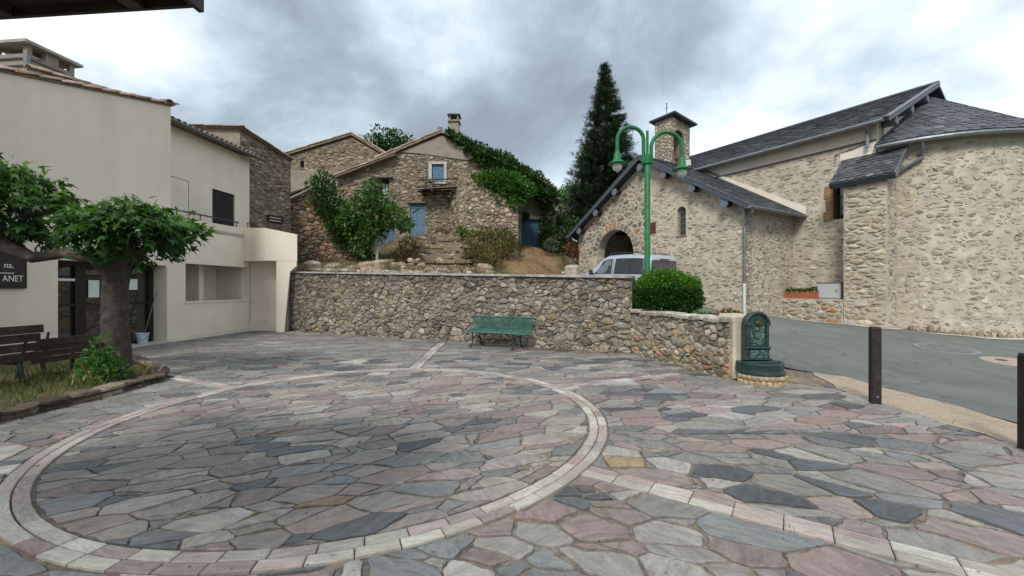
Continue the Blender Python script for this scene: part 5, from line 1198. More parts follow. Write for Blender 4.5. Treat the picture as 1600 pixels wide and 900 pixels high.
bal = empty('timber_balcony', (-4.6, 24.4, 7.2), 'collapsed dark timber balcony below the small blue window', 'balcony')
for k in range(7):
    y = 24.9 - k * .14; x0 = at(655, 0, 24.5)[0]; MB().bar((x0 + rng.uniform(-.1, .1), y, 7.28 + rng.uniform(-.06, .05)), (-3.0 + rng.uniform(-.25, 0), y - rng.uniform(0, .12), 7.36 + rng.uniform(-.08, .08)), .12, .05).build('plank', G('old_wood' if k % 3 == 0 else 'bark'), bal)
for k in range(4): MB().bar((-5.2 + k * .6, 25, 7.15), (-5.2 + k * .62, 23.9, 7.15 + rng.uniform(-.05, .05)), .10, .10).build('joist', G('bark'), bal)
b = MB()
for k in range(26): x = rng.uniform(-5.3, -3.1); b.tube([(x, 24.6, 7.35), (x + rng.uniform(-.5, .5), 24.2, 7.45 + rng.uniform(0, .35)), (x + rng.uniform(-.8, .8), 24.0, 7.2 + rng.uniform(0, .5))], .012, 4)
b.build('dry_twigs', G('bark'), bal); b = MB(); b.tube([(-4.95, 23.95, 7.3), (-4.9, 23.95, 7.62), (-4.7, 23.95, 7.72), (-4.5, 23.95, 7.62), (-4.45, 23.95, 7.3)], .05, 7); b.build('hoop', G('iron'), bal)
MB().bar((-5.3, 23.95, 7.78), (-3.0, 23.9, 7.82), .07).build('handrail', G('bark'), bal)
# chimney of the old house
c = Vector(at(710, 218, 27)); b = MB(); b.box(c + Vector((0, 0, .1)), (.6, .6, 1.9)); co = b.build('chimney', G('old_plaster'), h1)
b = MB(); b.box(c + Vector((0, 0, 1.08)), (.78, .78, .07))
for sx in (-1, 1):
    for sy in (-1, 1): MB().box(c + Vector((sx * .25, sy * .25, 1.28)), (.1, .1, .34)).build('chimney_pier', G('old_plaster'), co)
b.build('chimney_collar', G('old_plaster'), co); b = MB(); b.prism([(c.x - .4, c.y - .4), (c.x + .4, c.y - .4), (c.x + .4, c.y + .4), (c.x - .4, c.y + .4)], c.z + 1.45, c.z + 1.52); b.build('chimney_cap', G('iron'), co)
# plastered annex with blue double door
an_ = empty('plastered_annex', (1, 26.2, 4.1), 'plastered annex with a blue double door, framed by ivy', 'building')
Y = 26.2; ma = fz(Y); GD = px([(801, 386), (845, 386), (845, 343), (801, 343)], Y); wall_solid('wall', ma, px([(790, 410), (868, 410), (868, 312), (828, 284), (790, 300)], Y), [GD], .4, G('old_plaster'), an_)
b = MB(); q = px([(786, 305), (828, 280), (875, 313)], Y); b2 = roof_from(q, Y - .15, Y + 5, 'roof', an_)
x0, x1, z0, z1 = GD[0][0], GD[1][0], GD[0][1], GD[2][1]
MB().box(((x0 + x1) / 2, Y + .3, (z0 + z1) / 2), (x1 - x0 + .2, .04, z1 - z0 + .2)).build('door_backing', G('dark_room'), an_)
for (a, c_) in ((x0, (x0 + x1) / 2), ((x0 + x1) / 2, x1)):
    lf = MB().box(((a + c_) / 2, Y + .14, (z0 + z1) / 2), (c_ - a - .015, .04, z1 - z0 - .01)).build('door_leaf', G('blue_dark'), an_)
    for k in range(4): w_ = (c_ - a) / 4; MB().box((a + w_ * (k + .5), Y + .105, (z0 + z1) / 2), (w_ - .014, .03, z1 - z0 - .05)).build('plank', G('blue_dark'), lf)
    MB().box(((a + c_) / 2, Y + .08, z0 + .75), (c_ - a - .03, .025, .12)).build('rail', G('blue_dark'), lf)
MB().box(((x0 + x1) / 2, Y - .05, z1 + .07), (x1 - x0 + .2, .16, .13)).build('lintel', G('old_wood'), an_)
fw = empty('far_wall', at(880, 350, 34), 'yellowish old wall glimpsed between annex and dark conifer', 'stone wall')
wall_solid('wall', fz(34), px([(862, 372), (905, 372), (905, 326), (884, 318), (862, 322)], 34), [], .4, G('church_plaster'), fw)
# stone steps up to the blue door
for k in range(9):
    pass
st = empty('stone_steps', (-3.7, 20.5, 2.5), 'rough stone steps climbing to the blue door', 'steps')
for k in range(9):
    y = 18.6 + k * .62 + rng.uniform(-.08, .08); z = 2.3 + k * .285 + rng.uniform(-.04, .04); cx = -3.55 - k * .02 + rng.uniform(-.12, .12)
    xs = [cx - 1.2 + rng.uniform(-.12, .12)]
    while xs[-1] < cx + 1.0: xs.append(xs[-1] + rng.uniform(.35, .95))
    for x, xe in zip(xs, xs[1:]):
        P = rough_outline([(x, y - .35 + rng.uniform(-.05, .05)), (xe - .02, y - .35 + rng.uniform(-.07, .07)), (xe - .02, y + .42), (x, y + .42)], .06)
        V, Fc = stone_geo(P, lambda a, c, w=0.0, z=z: (a, c, z + w), .02 + rng.uniform(-.03, .03), .12, .04, .1, .01, .05, .02); link('step_stone', mesh('step_stone', V, Fc, pick([(2, (.20, .145, .095)), (1, (.28, .215, .15)), (1, (.14, .10, .07))])), st, G('rubble'))

b = MB()
for k in range(9):
    y = 18.6 + k * .62; z = 2.3 + k * .285; b.hexa([(-4.65, y - .28, z - 1.2), (-2.45, y - .28, z - 1.2), (-2.45, y + .5, z - 1.2), (-4.65, y + .5, z - 1.2), (-4.65, y - .28, z - .02), (-2.45, y - .28, z - .02), (-2.45, y + .5, z - .02), (-4.65, y + .5, z - .02)])
b.build('step_core', G('mortar_brown'), st)
# ------------------------------------------------------------------ green metal bench
bdir = Vector((wdir.x, wdir.y, 0)); bout = Vector((wout.x, wout.y, 0)); bc = Vector((-.42, 11.27, 0))
gb = empty('green_bench', bc, 'green perforated metal bench against the rubble retaining wall', 'bench')
def bp(x, d, z): return bc + bdir * x + bout * d + Vector((0, 0, z))       # d towards the plaza
def perforated(name, f, nx, ny, mat, parent, w=.0052):
    """grid of real bars standing for a punched sheet: f(s, t) -> point"""
    b = MB()
    for i in range(nx + 1): b.tube([f(i / nx, t) for t in lin(0, 1, 7)], w, 4)
    for j in range(ny + 1): b.tube([f(s, j / ny) for s in lin(0, 1, 5)], w, 4)
    return b.build(name, mat, parent)
LB = .93
seat_f = lambda s, t: bp(-LB + 2 * LB * s, .27 - .48 * t, .42 - .035 * math.sin(t * math.pi) + .0 * t)
back_f = lambda s, t: bp(-LB + 2 * LB * s, -.20 - .16 * t, .43 + .37 * t)
perforated('seat', seat_f, 86, 22, G('bench_green'), gb); perforated('backrest', back_f, 86, 20, G('bench_green'), gb)
for nm, f, t in (('seat_edge', seat_f, 0.0), ('seat_edge', seat_f, 1.0), ('back_edge', back_f, 1.0), ('back_edge', back_f, 0.03)):
    MB().tube([f(0, t), f(1, t)], .022, 8).build(nm, G('bench_green'), gb)
for x in (-.62, .62):
    MB().bar(bp(x, -.215, .44), bp(x, -.375, .79), .035, .015).build('back_stay', G('bench_green'), gb)
    f = MB(); f.tube([bp(x, .22, .39), bp(x, .2, .2), bp(x, .25, .05), bp(x, .31, .025)], .02, 6); f.lathe(bp(x, .31, 0), [(.045, 0), (.045, .02), (.03, .03)], 10); f.build('leg', G('bench_iron'), gb)
    f = MB(); f.tube([bp(x, -.2, .43), bp(x, -.2, .2), bp(x, -.27, .05), bp(x, -.33, .025)], .02, 6); f.lathe(bp(x, -.33, 0), [(.045, 0), (.045, .02), (.03, .03)], 10); f.build('leg', G('bench_iron'), gb)
    f = MB(); f.tube([bp(x, .2, .2), bp(x, 0, .33), bp(x, -.2, .2)], .014, 6); f.tube([bp(x, .24, .39), bp(x, -.2, .39)], .018, 6); f.build('brace', G('bench_iron'), gb)

# ------------------------------------------------------------------ double street lamp
lx, ly = at(1011.5, 0, 11)[0], 11.0
lamp = empty('street_lamp', (lx, ly, .9), 'tall green double armed street lamp behind the rounded shrub', 'street lamp')
lz = lambda py: EYE + (450 - py) / F * ly
lX = lambda p: (p - 800) / F * ly
p = MB(); p.lathe((lx, ly, .6), [(.11, 0), (.11, .5), (.075, .6), (.075, lz(252) - .6), (.06, lz(250) - .6)], 14); p.build('post', G('lamp_green'), lamp, smooth=True)
p = MB(); p.lathe((lx, ly, lz(256)), [(.11, 0), (.11, .22), (.085, .24)], 14); p.build('collar', G('lamp_green'), lamp, smooth=True)
MB().lathe((lx, ly, lz(250)), [(.035, 0), (.035, lz(205) - lz(250)), (.02, lz(204) - lz(250))], 10).build('finial', G('lamp_green'), lamp, smooth=True)
for sgn, xl, ztop, zlamp in ((-1, 964.5, 198.5, 237), (1, 1065.5, 206.5, 246)):
    x0 = lx + sgn * .10; x1 = lX(xl); r = abs(x1 - x0) / 2; cx = (x0 + x1) / 2; zc = lz(ztop) - r
    pts = [(x0, ly, lz(256)), (x0, ly, zc)] + [(cx + sgn * -r * math.cos(t), ly, zc + r * math.sin(t)) for t in lin(.15, math.pi - .15, 12)] + [(x1, ly, zc - .05), (x1, ly, lz(zlamp))]
    arm = MB().tube(pts, .05, 12).build('arm', G('lamp_green'), lamp, smooth=True)
    hz_ = lz(zlamp); h = MB(); h.lathe((x1, ly, hz_ - .33), [(.245, 0), (.25, .012), (.2, .045), (.125, .085), (.095, .12), (.085, .27), (.06, .31), (.058, .36), (.03, .37)], 24)
    hd = h.build('lamp_shade', G('lamp_green'), lamp, smooth=True)
    gl = MB(); gl.lathe((x1, ly, hz_ - .33 - .19), [(.012, -.03), (.012, .0), (.06, .012), (.105, .05), (.125, .1), (.125, .15), (.11, .2)], 20); gl.build('globe', G('globe'), hd, smooth=True)

# ------------------------------------------------------------------ cast iron wall fountain
fx0, fy0 = 4.19, 7.22
fo = empty('wall_fountain', (fx0, fy0 - .15, 0), 'dark green cast iron wall fountain with arched back plate and half round basin', 'fountain')
def arch_prof(hw, z0, zs, n=14): return [(-hw, z0), (hw, z0)] + [(hw * math.cos(math.pi * k / n), zs + hw * math.sin(math.pi * k / n)) for k in range(n + 1)]
def plate(prof, y0, y1, bev=.012):
    b = MB(); n = len(prof); c = cen(prof); q = [(c[0] + (p[0] - c[0]) * (1 - bev * 4), c[1] + (p[1] - c[1]) * (1 - bev * 2)) for p in prof]
    b.add([(fx0 + x, y1, z) for x, z in prof] + [(fx0 + x, y0 + bev, z) for x, z in prof] + [(fx0 + x, y0, z) for x, z in q], [tuple(range(n)), tuple(range(2 * n, 3 * n))[::-1]] + [(i, (i + 1) % n, n + (i + 1) % n, n + i) for i in range(n)] + [(n + i, n + (i + 1) % n, 2 * n + (i + 1) % n, 2 * n + i) for i in range(n)]); return b
bp_ = plate(arch_prof(.205, .40, .98), fy0 - .06, fy0 + .06).build('back_plate', G('fountain_green'), fo)
b = MB(); pr = [(.195 * math.cos(t), .98 + .195 * math.sin(t)) for t in lin(-.0, math.pi, 18)]
b.tube([(fx0 + x, fy0 - .07, z) for x, z in pr], .028, 8); b.build('arch_moulding', G('fountain_green'), bp_, smooth=True)
plate([(-.12, .62), (.12, .62), (.12, .95), (-.12, .95)], fy0 - .072, fy0 - .055, .004).build('relief_panel', G('fountain_worn'), bp_)
for x in (-.165, .165): b = MB(); b.box((fx0 + x, fy0 - .075, .78), (.05, .03, .36), None, .008); b.build('pilaster', G('fountain_green'), bp_); b = MB(); b.box((fx0 + x, fy0 - .08, .975), (.075, .05, .045), None, .01); b.build('capital', G('fountain_green'), bp_)
b = MB()
for k in range(28): b.lathe((fx0 + rng.uniform(-.10, .10), fy0 - .074, rng.uniform(.64, .93)), [(rng.uniform(.008, .02), 0), (.006, .012)], 7, Matrix.Rotation(R(90), 3, 'X'))
b.build('relief_ornament', G('fountain_green'), bp_)['kind'] = 'stuff'
b = MB(); b.tube([(fx0, fy0 - .06, 1.0), (fx0, fy0 - .13, 1.0), (fx0 + .01, fy0 - .19, .97)], .02, 8); b.lathe((fx0, fy0 - .075, 1.0), [(.045, 0), (.045, .02), (.025, .03)], 12, Matrix.Rotation(R(90), 3, 'X')); b.build('spout', G('bronze'), fo, smooth=True)
b = MB(); b.tube([(fx0 - .0, fy0 - .1, 1.03), (fx0 - .0, fy0 - .1, 1.09)], .012, 6); b.build('tap_lever', G('bronze'), fo)
b = MB(); b.box((fx0, fy0 - .04, .58), (.43, .14, .045), None, .012); b.box((fx0, fy0 - .03, .475), (.40, .11, .17), None, .01); b.box((fx0, fy0 - .035, .385), (.46, .15, .03), None, .008); b.build('pedestal', G('fountain_green'), fo)
plate([(-.15, .41), (.15, .41), (.15, .54), (-.15, .54)], fy0 - .098, fy0 - .07, .003).build('inscription_panel', G('fountain_worn'), fo)
def basin(rings, name, mat, close=True):
    V = []; Fc = []; n = 20
    for (rx, ry, z) in rings:
        for k in range(n + 1): t = math.pi + math.pi * k / n; V.append((fx0 + .03 + rx * math.cos(t), fy0 - .10 + ry * math.sin(t), z))
    m = n + 1
    for j in range(len(rings) - 1):
        for k in range(n): Fc.append((j * m + k, j * m + k + 1, (j + 1) * m + k + 1, (j + 1) * m + k))
        Fc.append((j * m, (j + 1) * m, (j + 1) * m + n, j * m + n))
    Fc.append(tuple(range(m))[::-1]); Fc.append(tuple((len(rings) - 1) * m + k for k in range(m)))
    me = mesh(name, V, Fc, None, True)
    try: me.set_sharp_from_angle(angle=R(35))
    except Exception: pass
    return link(name, me, fo, G(mat))
basin([(.355, .345, .16), (.37, .36, .175), (.37, .36, .205), (.345, .335, .22), (.335, .325, .30), (.35, .34, .33), (.345, .335, .355), (.315, .305, .36), (.29, .28, .34), (.22, .21, .24)], 'basin', 'fountain_green')
b = MB(); b.box((fx0 + .02, fy0 - .04, .26), (.70, .16, .19), None, .02); b.build('basin_back', G('fountain_green'), fo)
pf = Pieces(); n = 15
MB().lathe((fx0 + .03, fy0 - .1, -.05), [(.36, 0), (.36, .205), (.3, .207)], 24).build('plinth', G('mortar_warm'), fo)
for k in range(n):
    for (z0, z1, o_) in ((-.02, .075, 0), (.085, .155, .5)):
        mpq = lambda a, z, w=0.0: (fx0 + .03 + (.36 + w) * math.cos(a / .36), fy0 - .1 + (.36 + w) * math.sin(a / .36), z)
        a0 = .36 * (math.pi * .95 + math.pi * 1.15 * (k + o_) / n); P = [(a0 + .004, z0), (a0 + .36 * math.pi * 1.15 / n - .006, z0), (a0 + .36 * math.pi * 1.15 / n - .006, z1), (a0 + .004, z1)]
        V, Fc = stone_geo(P, mpq, rng.uniform(.015, .035), .02, .015, .2, .008, .1, .004); pf.add(V, Fc, pick([(2, (.40, .32, .215)), (1, (.38, .26, .14)), (1, (.33, .28, .21))]), fo, 'plinth_stone')
pf.flush(G('rubble'), fo, 'small_plinth_stones')

# ------------------------------------------------------------------ bollards
for (x, y, h, rz, lab) in ((5.04, 5.82, 1.05, -.36, 'dark square timber bollard standing alone at the edge of the gravel verge'), (5.115, 4.15, .94, -.3, 'dark timber bollard cut by the right edge of the photo')):
    bo = empty('bollard', (x, y, 0), lab, 'bollard', 'timber bollards along the verge')
    M_ = Matrix.Rotation(rz, 3, 'Z'); MB().box((x, y, h / 2 - .02), (.115, .115, h + .04), M_, .012).build('post', G('bollard_wood'), bo)
    MB().box((x, y, h + .004), (.10, .10, .012), M_, .003).build('top_cap', G('bollard_wood'), bo)
    MB().lathe(Vector((x, y, .1)) + M_ @ Vector((.01, -.057, 0)), [(.018, 0), (.012, .006)], 10, M_ @ Matrix.Rotation(R(90), 3, 'X')).build('bolt', G('zinc'), bo)

# ------------------------------------------------------------------ flower bed behind the low wall, rounded shrub
bedp = [(WB.x + .36, WB.y), (WC.x + .36, WC.y + .25), (4.62, 7.55), (4.98, 9.3), (4.5, 11.5), (2.9, 11.9), (2.6, 11.0)]
b = MB(); b.prism(bedp, -.2, .93); b.build('flower_bed', G('bed_soil'), None)['kind'] = 'structure'
sx, sy = at(1040, 0, 10.35)[0], 10.35
shr = empty('rounded_shrub', (sx, sy, .93), 'dense clipped green shrub at the foot of the street lamp', 'shrub')
n = 15000; v = unit(nr.normal(0, 1, (n, 3))); e = 3.2
k = (np.abs(v) ** e).sum(1) ** (-1 / e); rad = np.where(nr.random(n) < .7, nr.uniform(.86, 1.04, n), nr.uniform(.3, .9, n)) * (1 + .05 * np.sin(v[:, 0] * 7) * np.sin(v[:, 2] * 8))
P = np.array([sx, sy, 1.40]) + v * (k * rad)[:, None] * np.array([.74, .68, .50]); P[:, 2] += .14 * np.maximum(0, 1 - np.abs(P[:, 0] - sx + .15) / .5) * np.clip(v[:, 2] * 1.4, 0, 1)
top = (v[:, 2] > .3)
D = v + np.array([0, 0, .5])
Ps = []; Ds = []
for k in range(110):
    t = rng.uniform(0, 6.28); e_ = rng.uniform(.2, .72); q0 = Vector((sx + e_ * math.cos(t), sy + e_ * .9 * math.sin(t), 1.80 - .35 * e_ * e_)); L_ = rng.uniform(.1, .26); dr_ = Vector((.35 * math.cos(t), .35 * math.sin(t), 1)).normalized()
    for j in range(9): w_ = q0 + dr_ * L_ * j / 8; Ps.append(tuple(w_)); Ds.append((rng.gauss(0, .6), rng.gauss(0, .6), .5))
leaf_mesh('foliage', Ps, Ds, .065, 'oval', [(.09, .22, .025), (.065, .17, .022), (.12, .25, .04)], G('leaf'), shr)
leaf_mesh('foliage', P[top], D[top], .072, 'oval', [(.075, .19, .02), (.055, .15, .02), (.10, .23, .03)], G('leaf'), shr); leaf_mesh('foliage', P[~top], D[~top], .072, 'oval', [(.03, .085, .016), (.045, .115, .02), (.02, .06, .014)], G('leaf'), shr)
b = MB()
for k in range(9): t = rng.uniform(0, 6.28); b.tube([(sx + .1 * math.cos(t), sy + .1 * math.sin(t), .85), (sx + .35 * math.cos(t), sy + .3 * math.sin(t), 1.3)], [.02, .01], 5)
b.build('stems', G('bark'), shr)['kind'] = 'stuff'
def bush(name, lab, cat, blobs, size, cols, kind='oval', mat='leaf', group=None, stems=True, spread=.6):
    c = blobs[0][0]; z0 = min(bb_[0][2] - bb_[1][2] for bb_ in blobs); o = empty(name, (c[0], c[1], z0), lab, cat, group)
    P, D = blob_points(blobs); leaf_mesh('foliage', P, D + np.array([0, 0, .35]), size, kind, cols, G(mat), o, spread)
    if stems:
        b = MB()
        for bb_ in blobs:
            for q in range(5):
                t = rng.uniform(0, 6.28); cc = Vector(bb_[0]); b.tube([(cc.x + .1 * math.cos(t), cc.y, cc.z - bb_[1][2] - .15), cc + Vector((bb_[1][0] * .6 * math.cos(t), bb_[1][1] * .6 * math.sin(t), bb_[1][2] * .4))], [.018, .006], 5)
        b.build('stems', G('bark'), o)['kind'] = 'stuff'
    return o
GRN = [(.03, .085, .018), (.05, .125, .022), (.02, .055, .016)]; LIM = [(.08, .19, .025), (.055, .14, .02), (.10, .21, .04)]
for (px_, py_, Y, w, h, lab, cols) in ((1098, 493, 9.0, .28, .09, 'low yellow green plants next to the rounded shrub', LIM), (1120, 497, 8.5, .16, .07, 'sparse low green plants midway along the low wall', GRN), (1145, 494, 8.0, .17, .09, 'small dark green cushion plant beside the fountain', GRN)):
    c = at(px_, py_, Y); bush('bed_plant', lab, 'plant', [((c[0], c[1], c[2] - .02), (w, .25, h), 420)], .055, cols, group='plants in the flower bed', stems=False)
c = at(1140, 487, 8.4); bush('bed_plant', 'rust coloured dry plant between fountain and shrub', 'plant', [((c[0], c[1], c[2] - .05), (.2, .2, .08), 260)], .06, [(.26, .12, .03), (.30, .17, .05), (.18, .08, .03)], group='plants in the flower bed', stems=False)

# ------------------------------------------------------------------ van
VO = Vector((4.95, 15.2)); VD = U.copy(); VR = VV.copy()                      # rear left corner, forward direction, to its right
vz = 1.04; slope = .055
def vp(x, y, z): q = VO + VD * x + VR * y; return Vector((q.x, q.y, vz + slope * x + z))     # x from the rear, y from the left side, z up
van = empty('van', vp(2, .86, 0), 'pale silver blue small van parked in front of the chapel arch', 'van')
W = 1.72
# stations: x, underside, belt height, shoulder (roof edge) height, roof height, half width at belt, half width at roof edge
ST_ = [(0.0, .42, 1.02, 1.58, 1.66, .80, .70), (.06, .34, 1.03, 1.68, 1.77, .84, .73), (.5, .30, 1.03, 1.72, 1.82, .86, .74), (1.4, .28, 1.02, 1.72, 1.83, .86, .74), (2.2, .28, 1.0, 1.68, 1.79, .86, .73), (2.62, .28, .99, 1.52, 1.63, .86, .72), (3.02, .28, 1.0, 1.2, 1.25, .85, .72), (3.18, .28, 1.0, 1.10, 1.14, .85, .74), (3.75, .28, .93, 1.0, 1.045, .82, .68), (4.05, .30, .72, .80, .85, .74, .58), (4.12, .38, .56, .6, .62, .68, .5)]
V = []; Fc = []
for (x, zu, zb, ze, zr, wb, we) in ST_:
    ring_ = [(-wb * .9, zu), (-wb, zu + .12), (-wb - .01, zb * .7), (-wb, zb), (-we, ze), (-we * .82, zr - .02), (-we * .4, zr), (we * .4, zr), (we * .82, zr - .02), (we, ze), (wb, zb), (wb + .01, zb * .7), (wb, zu + .12), (wb * .9, zu)]
    V += [vp(x, .86 + y, z) for y, z in ring_]
m = 14
for j in range(len(ST_) - 1):
    for k in range(m): Fc.append((j * m + k, j * m + (k + 1) % m, (j + 1) * m + (k + 1) % m, (j + 1) * m + k))
Fc.append(tuple(range(m))); Fc.append(tuple((len(ST_) - 1) * m + k for k in range(m))[::-1])
me = mesh('body', V, Fc, None, True)
try: me.set_sharp_from_angle(angle=R(32))
except Exception: pass
body = link('body', me, van, G('van_paint'))
def sidept(x, f, out, left=True):
    """point on the side glass surface: f 0 = belt, 1 = roof edge"""
    for A_, B_ in zip(ST_, ST_[1:]):
        if A_[0] <= x <= B_[0]: t = (x - A_[0]) / (B_[0] - A_[0]); s = [A_[i] + (B_[i] - A_[i]) * t for i in range(7)]; break
    y = s[5] + (s[6] - s[5]) * f + out; z = s[2] + (s[3] - s[2]) * f
    return vp(x, .86 - y if left else .86 + y, z)
def sidezone(name, pts, mat, out, left, parent=None, n=6):
    """pts: outline (x, f); rows interpolated so that the panel follows the body"""
    b = MB(); xs0, xs1 = pts
    V = []; Fc = []
    for i in range(n + 1):
        f = xs0[2] + (xs1[2] - xs0[2]) * i / n; t = i / n; a = xs0[0] + (xs1[0] - xs0[0]) * t; c_ = xs0[1] + (xs1[1] - xs0[1]) * t
        for k in range(5): V.append(sidept(a + (c_ - a) * k / 4, f, out, left))
    for i in range(n):
        for k in range(4): Fc.append((i * 5 + k, i * 5 + k + 1, (i + 1) * 5 + k + 1, (i + 1) * 5 + k))
    b.add(V, Fc); return b.build(name, mat, parent or van)
for left in (True, False):
    for (a0, c0_, a1, c1) in ((.22, .90, .22, .90), (.94, 1.72, .94, 1.70), (1.92, 2.88, 1.92, 2.42)):
        rb = sidezone('window_seal', ((a0 - .03, c0_ + .03, .02), (a1 - .03, c1 + .02, .90)), G('rubber'), .004, left)
        sidezone('side_window', ((a0, c0_, .07), (a1, c1, .85)), G('van_glass'), .008, left)
    dr = MB(); dr.bar(sidept(1.82, -.0, .012, left), sidept(1.82, .92, .012, left), .012); dr.build('door_seam', G('plastic_black'), van)
    for x in (1.70, 1.95): s = -1 if left else 1; MB().box(vp(x, .86 + s * .875, .90), (.14, .05, .06), Matrix.Rotation(math.atan2(VD.y, VD.x), 3, 'Z'), .01).build('door_handle', G('plastic_black'), van)
    s = -1 if left else 1
    mr = MB(); mr.box(vp(2.92, .86 + s * .99, 1.06), (.12, .18, .2), Matrix.Rotation(math.atan2(VD.y, VD.x), 3, 'Z'), .035); mr.bar(vp(2.9, .86 + s * .84, 1.0), vp(2.92, .86 + s * .95, 1.02), .05); mr.build('mirror', G('plastic_black'), van)
    rb = MB(); rb.tube([vp(.35, .86 + s * .66, 1.82), vp(.6, .86 + s * .66, 1.87), vp(1.8, .86 + s * .66, 1.87), vp(2.15, .86 + s * .66, 1.82)], .018, 6); rb.build('roof_bar', G('plastic_black'), van)
    for x in (.72, 3.38):
        wh = MB(); ax = Matrix((Vector((VD.x, VD.y, slope)).normalized(), Vector((0, 0, 1)), Vector((VR.x, VR.y, 0)) * s)).transposed(); cpt = vp(x, .86 + s * .70, .31)
        wh.lathe(cpt, [(.2, 0), (.29, .0), (.31, .03), (.31, .16), (.29, .18), (.2, .18)], 24, ax); wo = wh.build('wheel', G('rubber'), van, smooth=True)
        MB().lathe(cpt, [(.19, .05), (.19, .165), (.1, .15), (.05, .18)], 20, ax).build('rim', G('rim_metal'), wo)
    MB().add([vp(-.012, .86 + s * .80, 1.0), vp(-.012, .86 + s * .70, 1.0), vp(-.012, .86 + s * .69, .66), vp(-.0, .86 + s * .81, .66), vp(.06, .86 + s * .86, 1.0), vp(.06, .86 + s * .875, .66)], [(0, 1, 2, 3), (0, 3, 5, 4)]).build('tail_light', G('red_lens'), van)
    MB().add([vp(4.06, .86 + s * .72, .68), vp(3.86, .86 + s * .80, .82), vp(3.98, .86 + s * .45, .80), vp(4.125, .86 + s * .42, .64)], [(0, 1, 2, 3)]).build('headlight', G('glass'), van)
def rear(y, z, o=-.012):
    f = (z - 1.02) / .56 if z > 1.02 else 0; return vp(o + .03 * max(0, f) * 0, .86 + y, z)
rq = lambda w0, w1, z0, z1, o: [rear(-w0, z0, o), rear(w0, z0, o), rear(w1, z1, o), rear(-w1, z1, o)]
MB().add(rq(.76, .67, .98, 1.58, -.006), [(0, 1, 2, 3)]).build('rear_seal', G('rubber'), van); MB().add(rq(.72, .63, 1.02, 1.54, -.014), [(0, 1, 2, 3)]).build('rear_window', G('van_glass'), van)
MB().box(vp(-.05, .86, .46), (.16, 1.6, .2), Matrix.Rotation(math.atan2(VD.y, VD.x), 3, 'Z'), .04).build('rear_bumper', G('plastic_black'), van)
MB().box(vp(4.1, .86, .42), (.16, 1.45, .22), Matrix.Rotation(math.atan2(VD.y, VD.x), 3, 'Z'), .04).build('front_bumper', G('plastic_black'), van)
MB().box(vp(-.02, .86, 1.625), (.06, .5, .035), Matrix.Rotation(math.atan2(VD.y, VD.x), 3, 'Z'), .008).build('brake_light', G('red_lens'), van)
MB().box(vp(-.022, .86, .84), (.012, .5, .11), Matrix.Rotation(math.atan2(VD.y, VD.x), 3, 'Z')).build('number_plate', G('white_paint'), van)
ws = [vp(3.0, .86 - .66, 1.27), vp(3.0, .86 + .66, 1.27), vp(2.64, .86 + .62, 1.60), vp(2.64, .86 - .62, 1.60)]; MB().add([q + Vector((VD.x, VD.y, .6)) * .015 for q in ws], [(0, 1, 2, 3)]).build('windscreen', G('van_glass'), van)

# ------------------------------------------------------------------ grass bed, wooden benches, pollarded tree
b = MB(); b.prism(BED, -.1, .085); bed = b.build('grass_bed', G('bed_soil'), None); bed['kind'] = 'structure'
pk = Pieces(); kl = [Vector(p) for p in BED[1:7]]
for a, c in zip(kl, kl[1:]):
    L_ = (c - a).length; n = max(1, int(L_ / .3)); d = (c - a) / L_; nn = Vector((d.y, -d.x))
    for k in range(n):
        mk = frame2(a + d * (L_ * k / n), d, nn); w_ = L_ / n - .012
        for (z0, z1, cl) in ((-.02, rng.uniform(.05, .08), 0), (.075, .14, 1)):
            P = roundp([(0, z0), (w_, z0 + rng.uniform(-.01, .01)), (w_, z1 + rng.uniform(-.015, .02)), (0, z1 + rng.uniform(-.015, .02))], .16)
            V, Fc = stone_geo(P, mk, rng.uniform(.03, .09) * (1.25 if cl else .8), .14, .03, 0, .02, .15, .012); pk.add(V, Fc, pick([(2, (.115, .085, .062)), (1, (.19, .155, .115)), (1, (.075, .055, .045))]), bed, 'kerb_stone')
pk.flush(G('rubble'), bed, 'small_kerb_stones')
n = 9000; q = nr.uniform(0, 1, (n * 3, 2)); P = np.stack([-10.4 + 4.4 * q[:, 0], 3.4 + 6 * q[:, 1]], 1)
ok = np.ones(len(P), bool)
for (nx, ny, d) in edges_out(BED): ok &= (P[:, 0] * nx + P[:, 1] * ny < d - .05)
dens = .5 + .5 * np.sin(P[:, 0] * 2.1 + 1) * np.sin(P[:, 1] * 1.7); ok &= nr.random(len(P)) < (.25 + .75 * dens)
P = P[ok][:n]; P = np.concatenate([P, np.full((len(P), 1), .08)], 1)
g1 = leaf_mesh('bed_grass', P, np.tile([0, 0, 1.0], (len(P), 1)), nr.uniform(.06, .2, len(P)), 'blade', [(.07, .115, .022), (.10, .13, .03), (.20, .165, .065), (.045, .085, .02), (.15, .13, .05)], G('dry'), None, .45); tag(g1, 'thin green and straw coloured grass in the tree bed', 'grass', kind='stuff')
Pt = np.concatenate([np.stack([nr.uniform(-6.55, -6.15, 260), nr.uniform(4.2, 7.4, 260), np.full(260, -.3)], 1), np.stack([nr.uniform(-7, -6.2, 160), nr.uniform(6.4, 7.5, 160), np.full(160, .1)], 1)])
g2 = leaf_mesh('dry_grass', Pt, np.tile([0, 0, 1.0], (len(Pt), 1)), nr.uniform(.12, .26, len(Pt)), 'blade', [(.36, .29, .15), (.30, .23, .11), (.22, .16, .07)], G('dry'), None, .4); tag(g2, 'straw coloured dry grass stalks along the kerb of the bed', 'grass', kind='stuff')
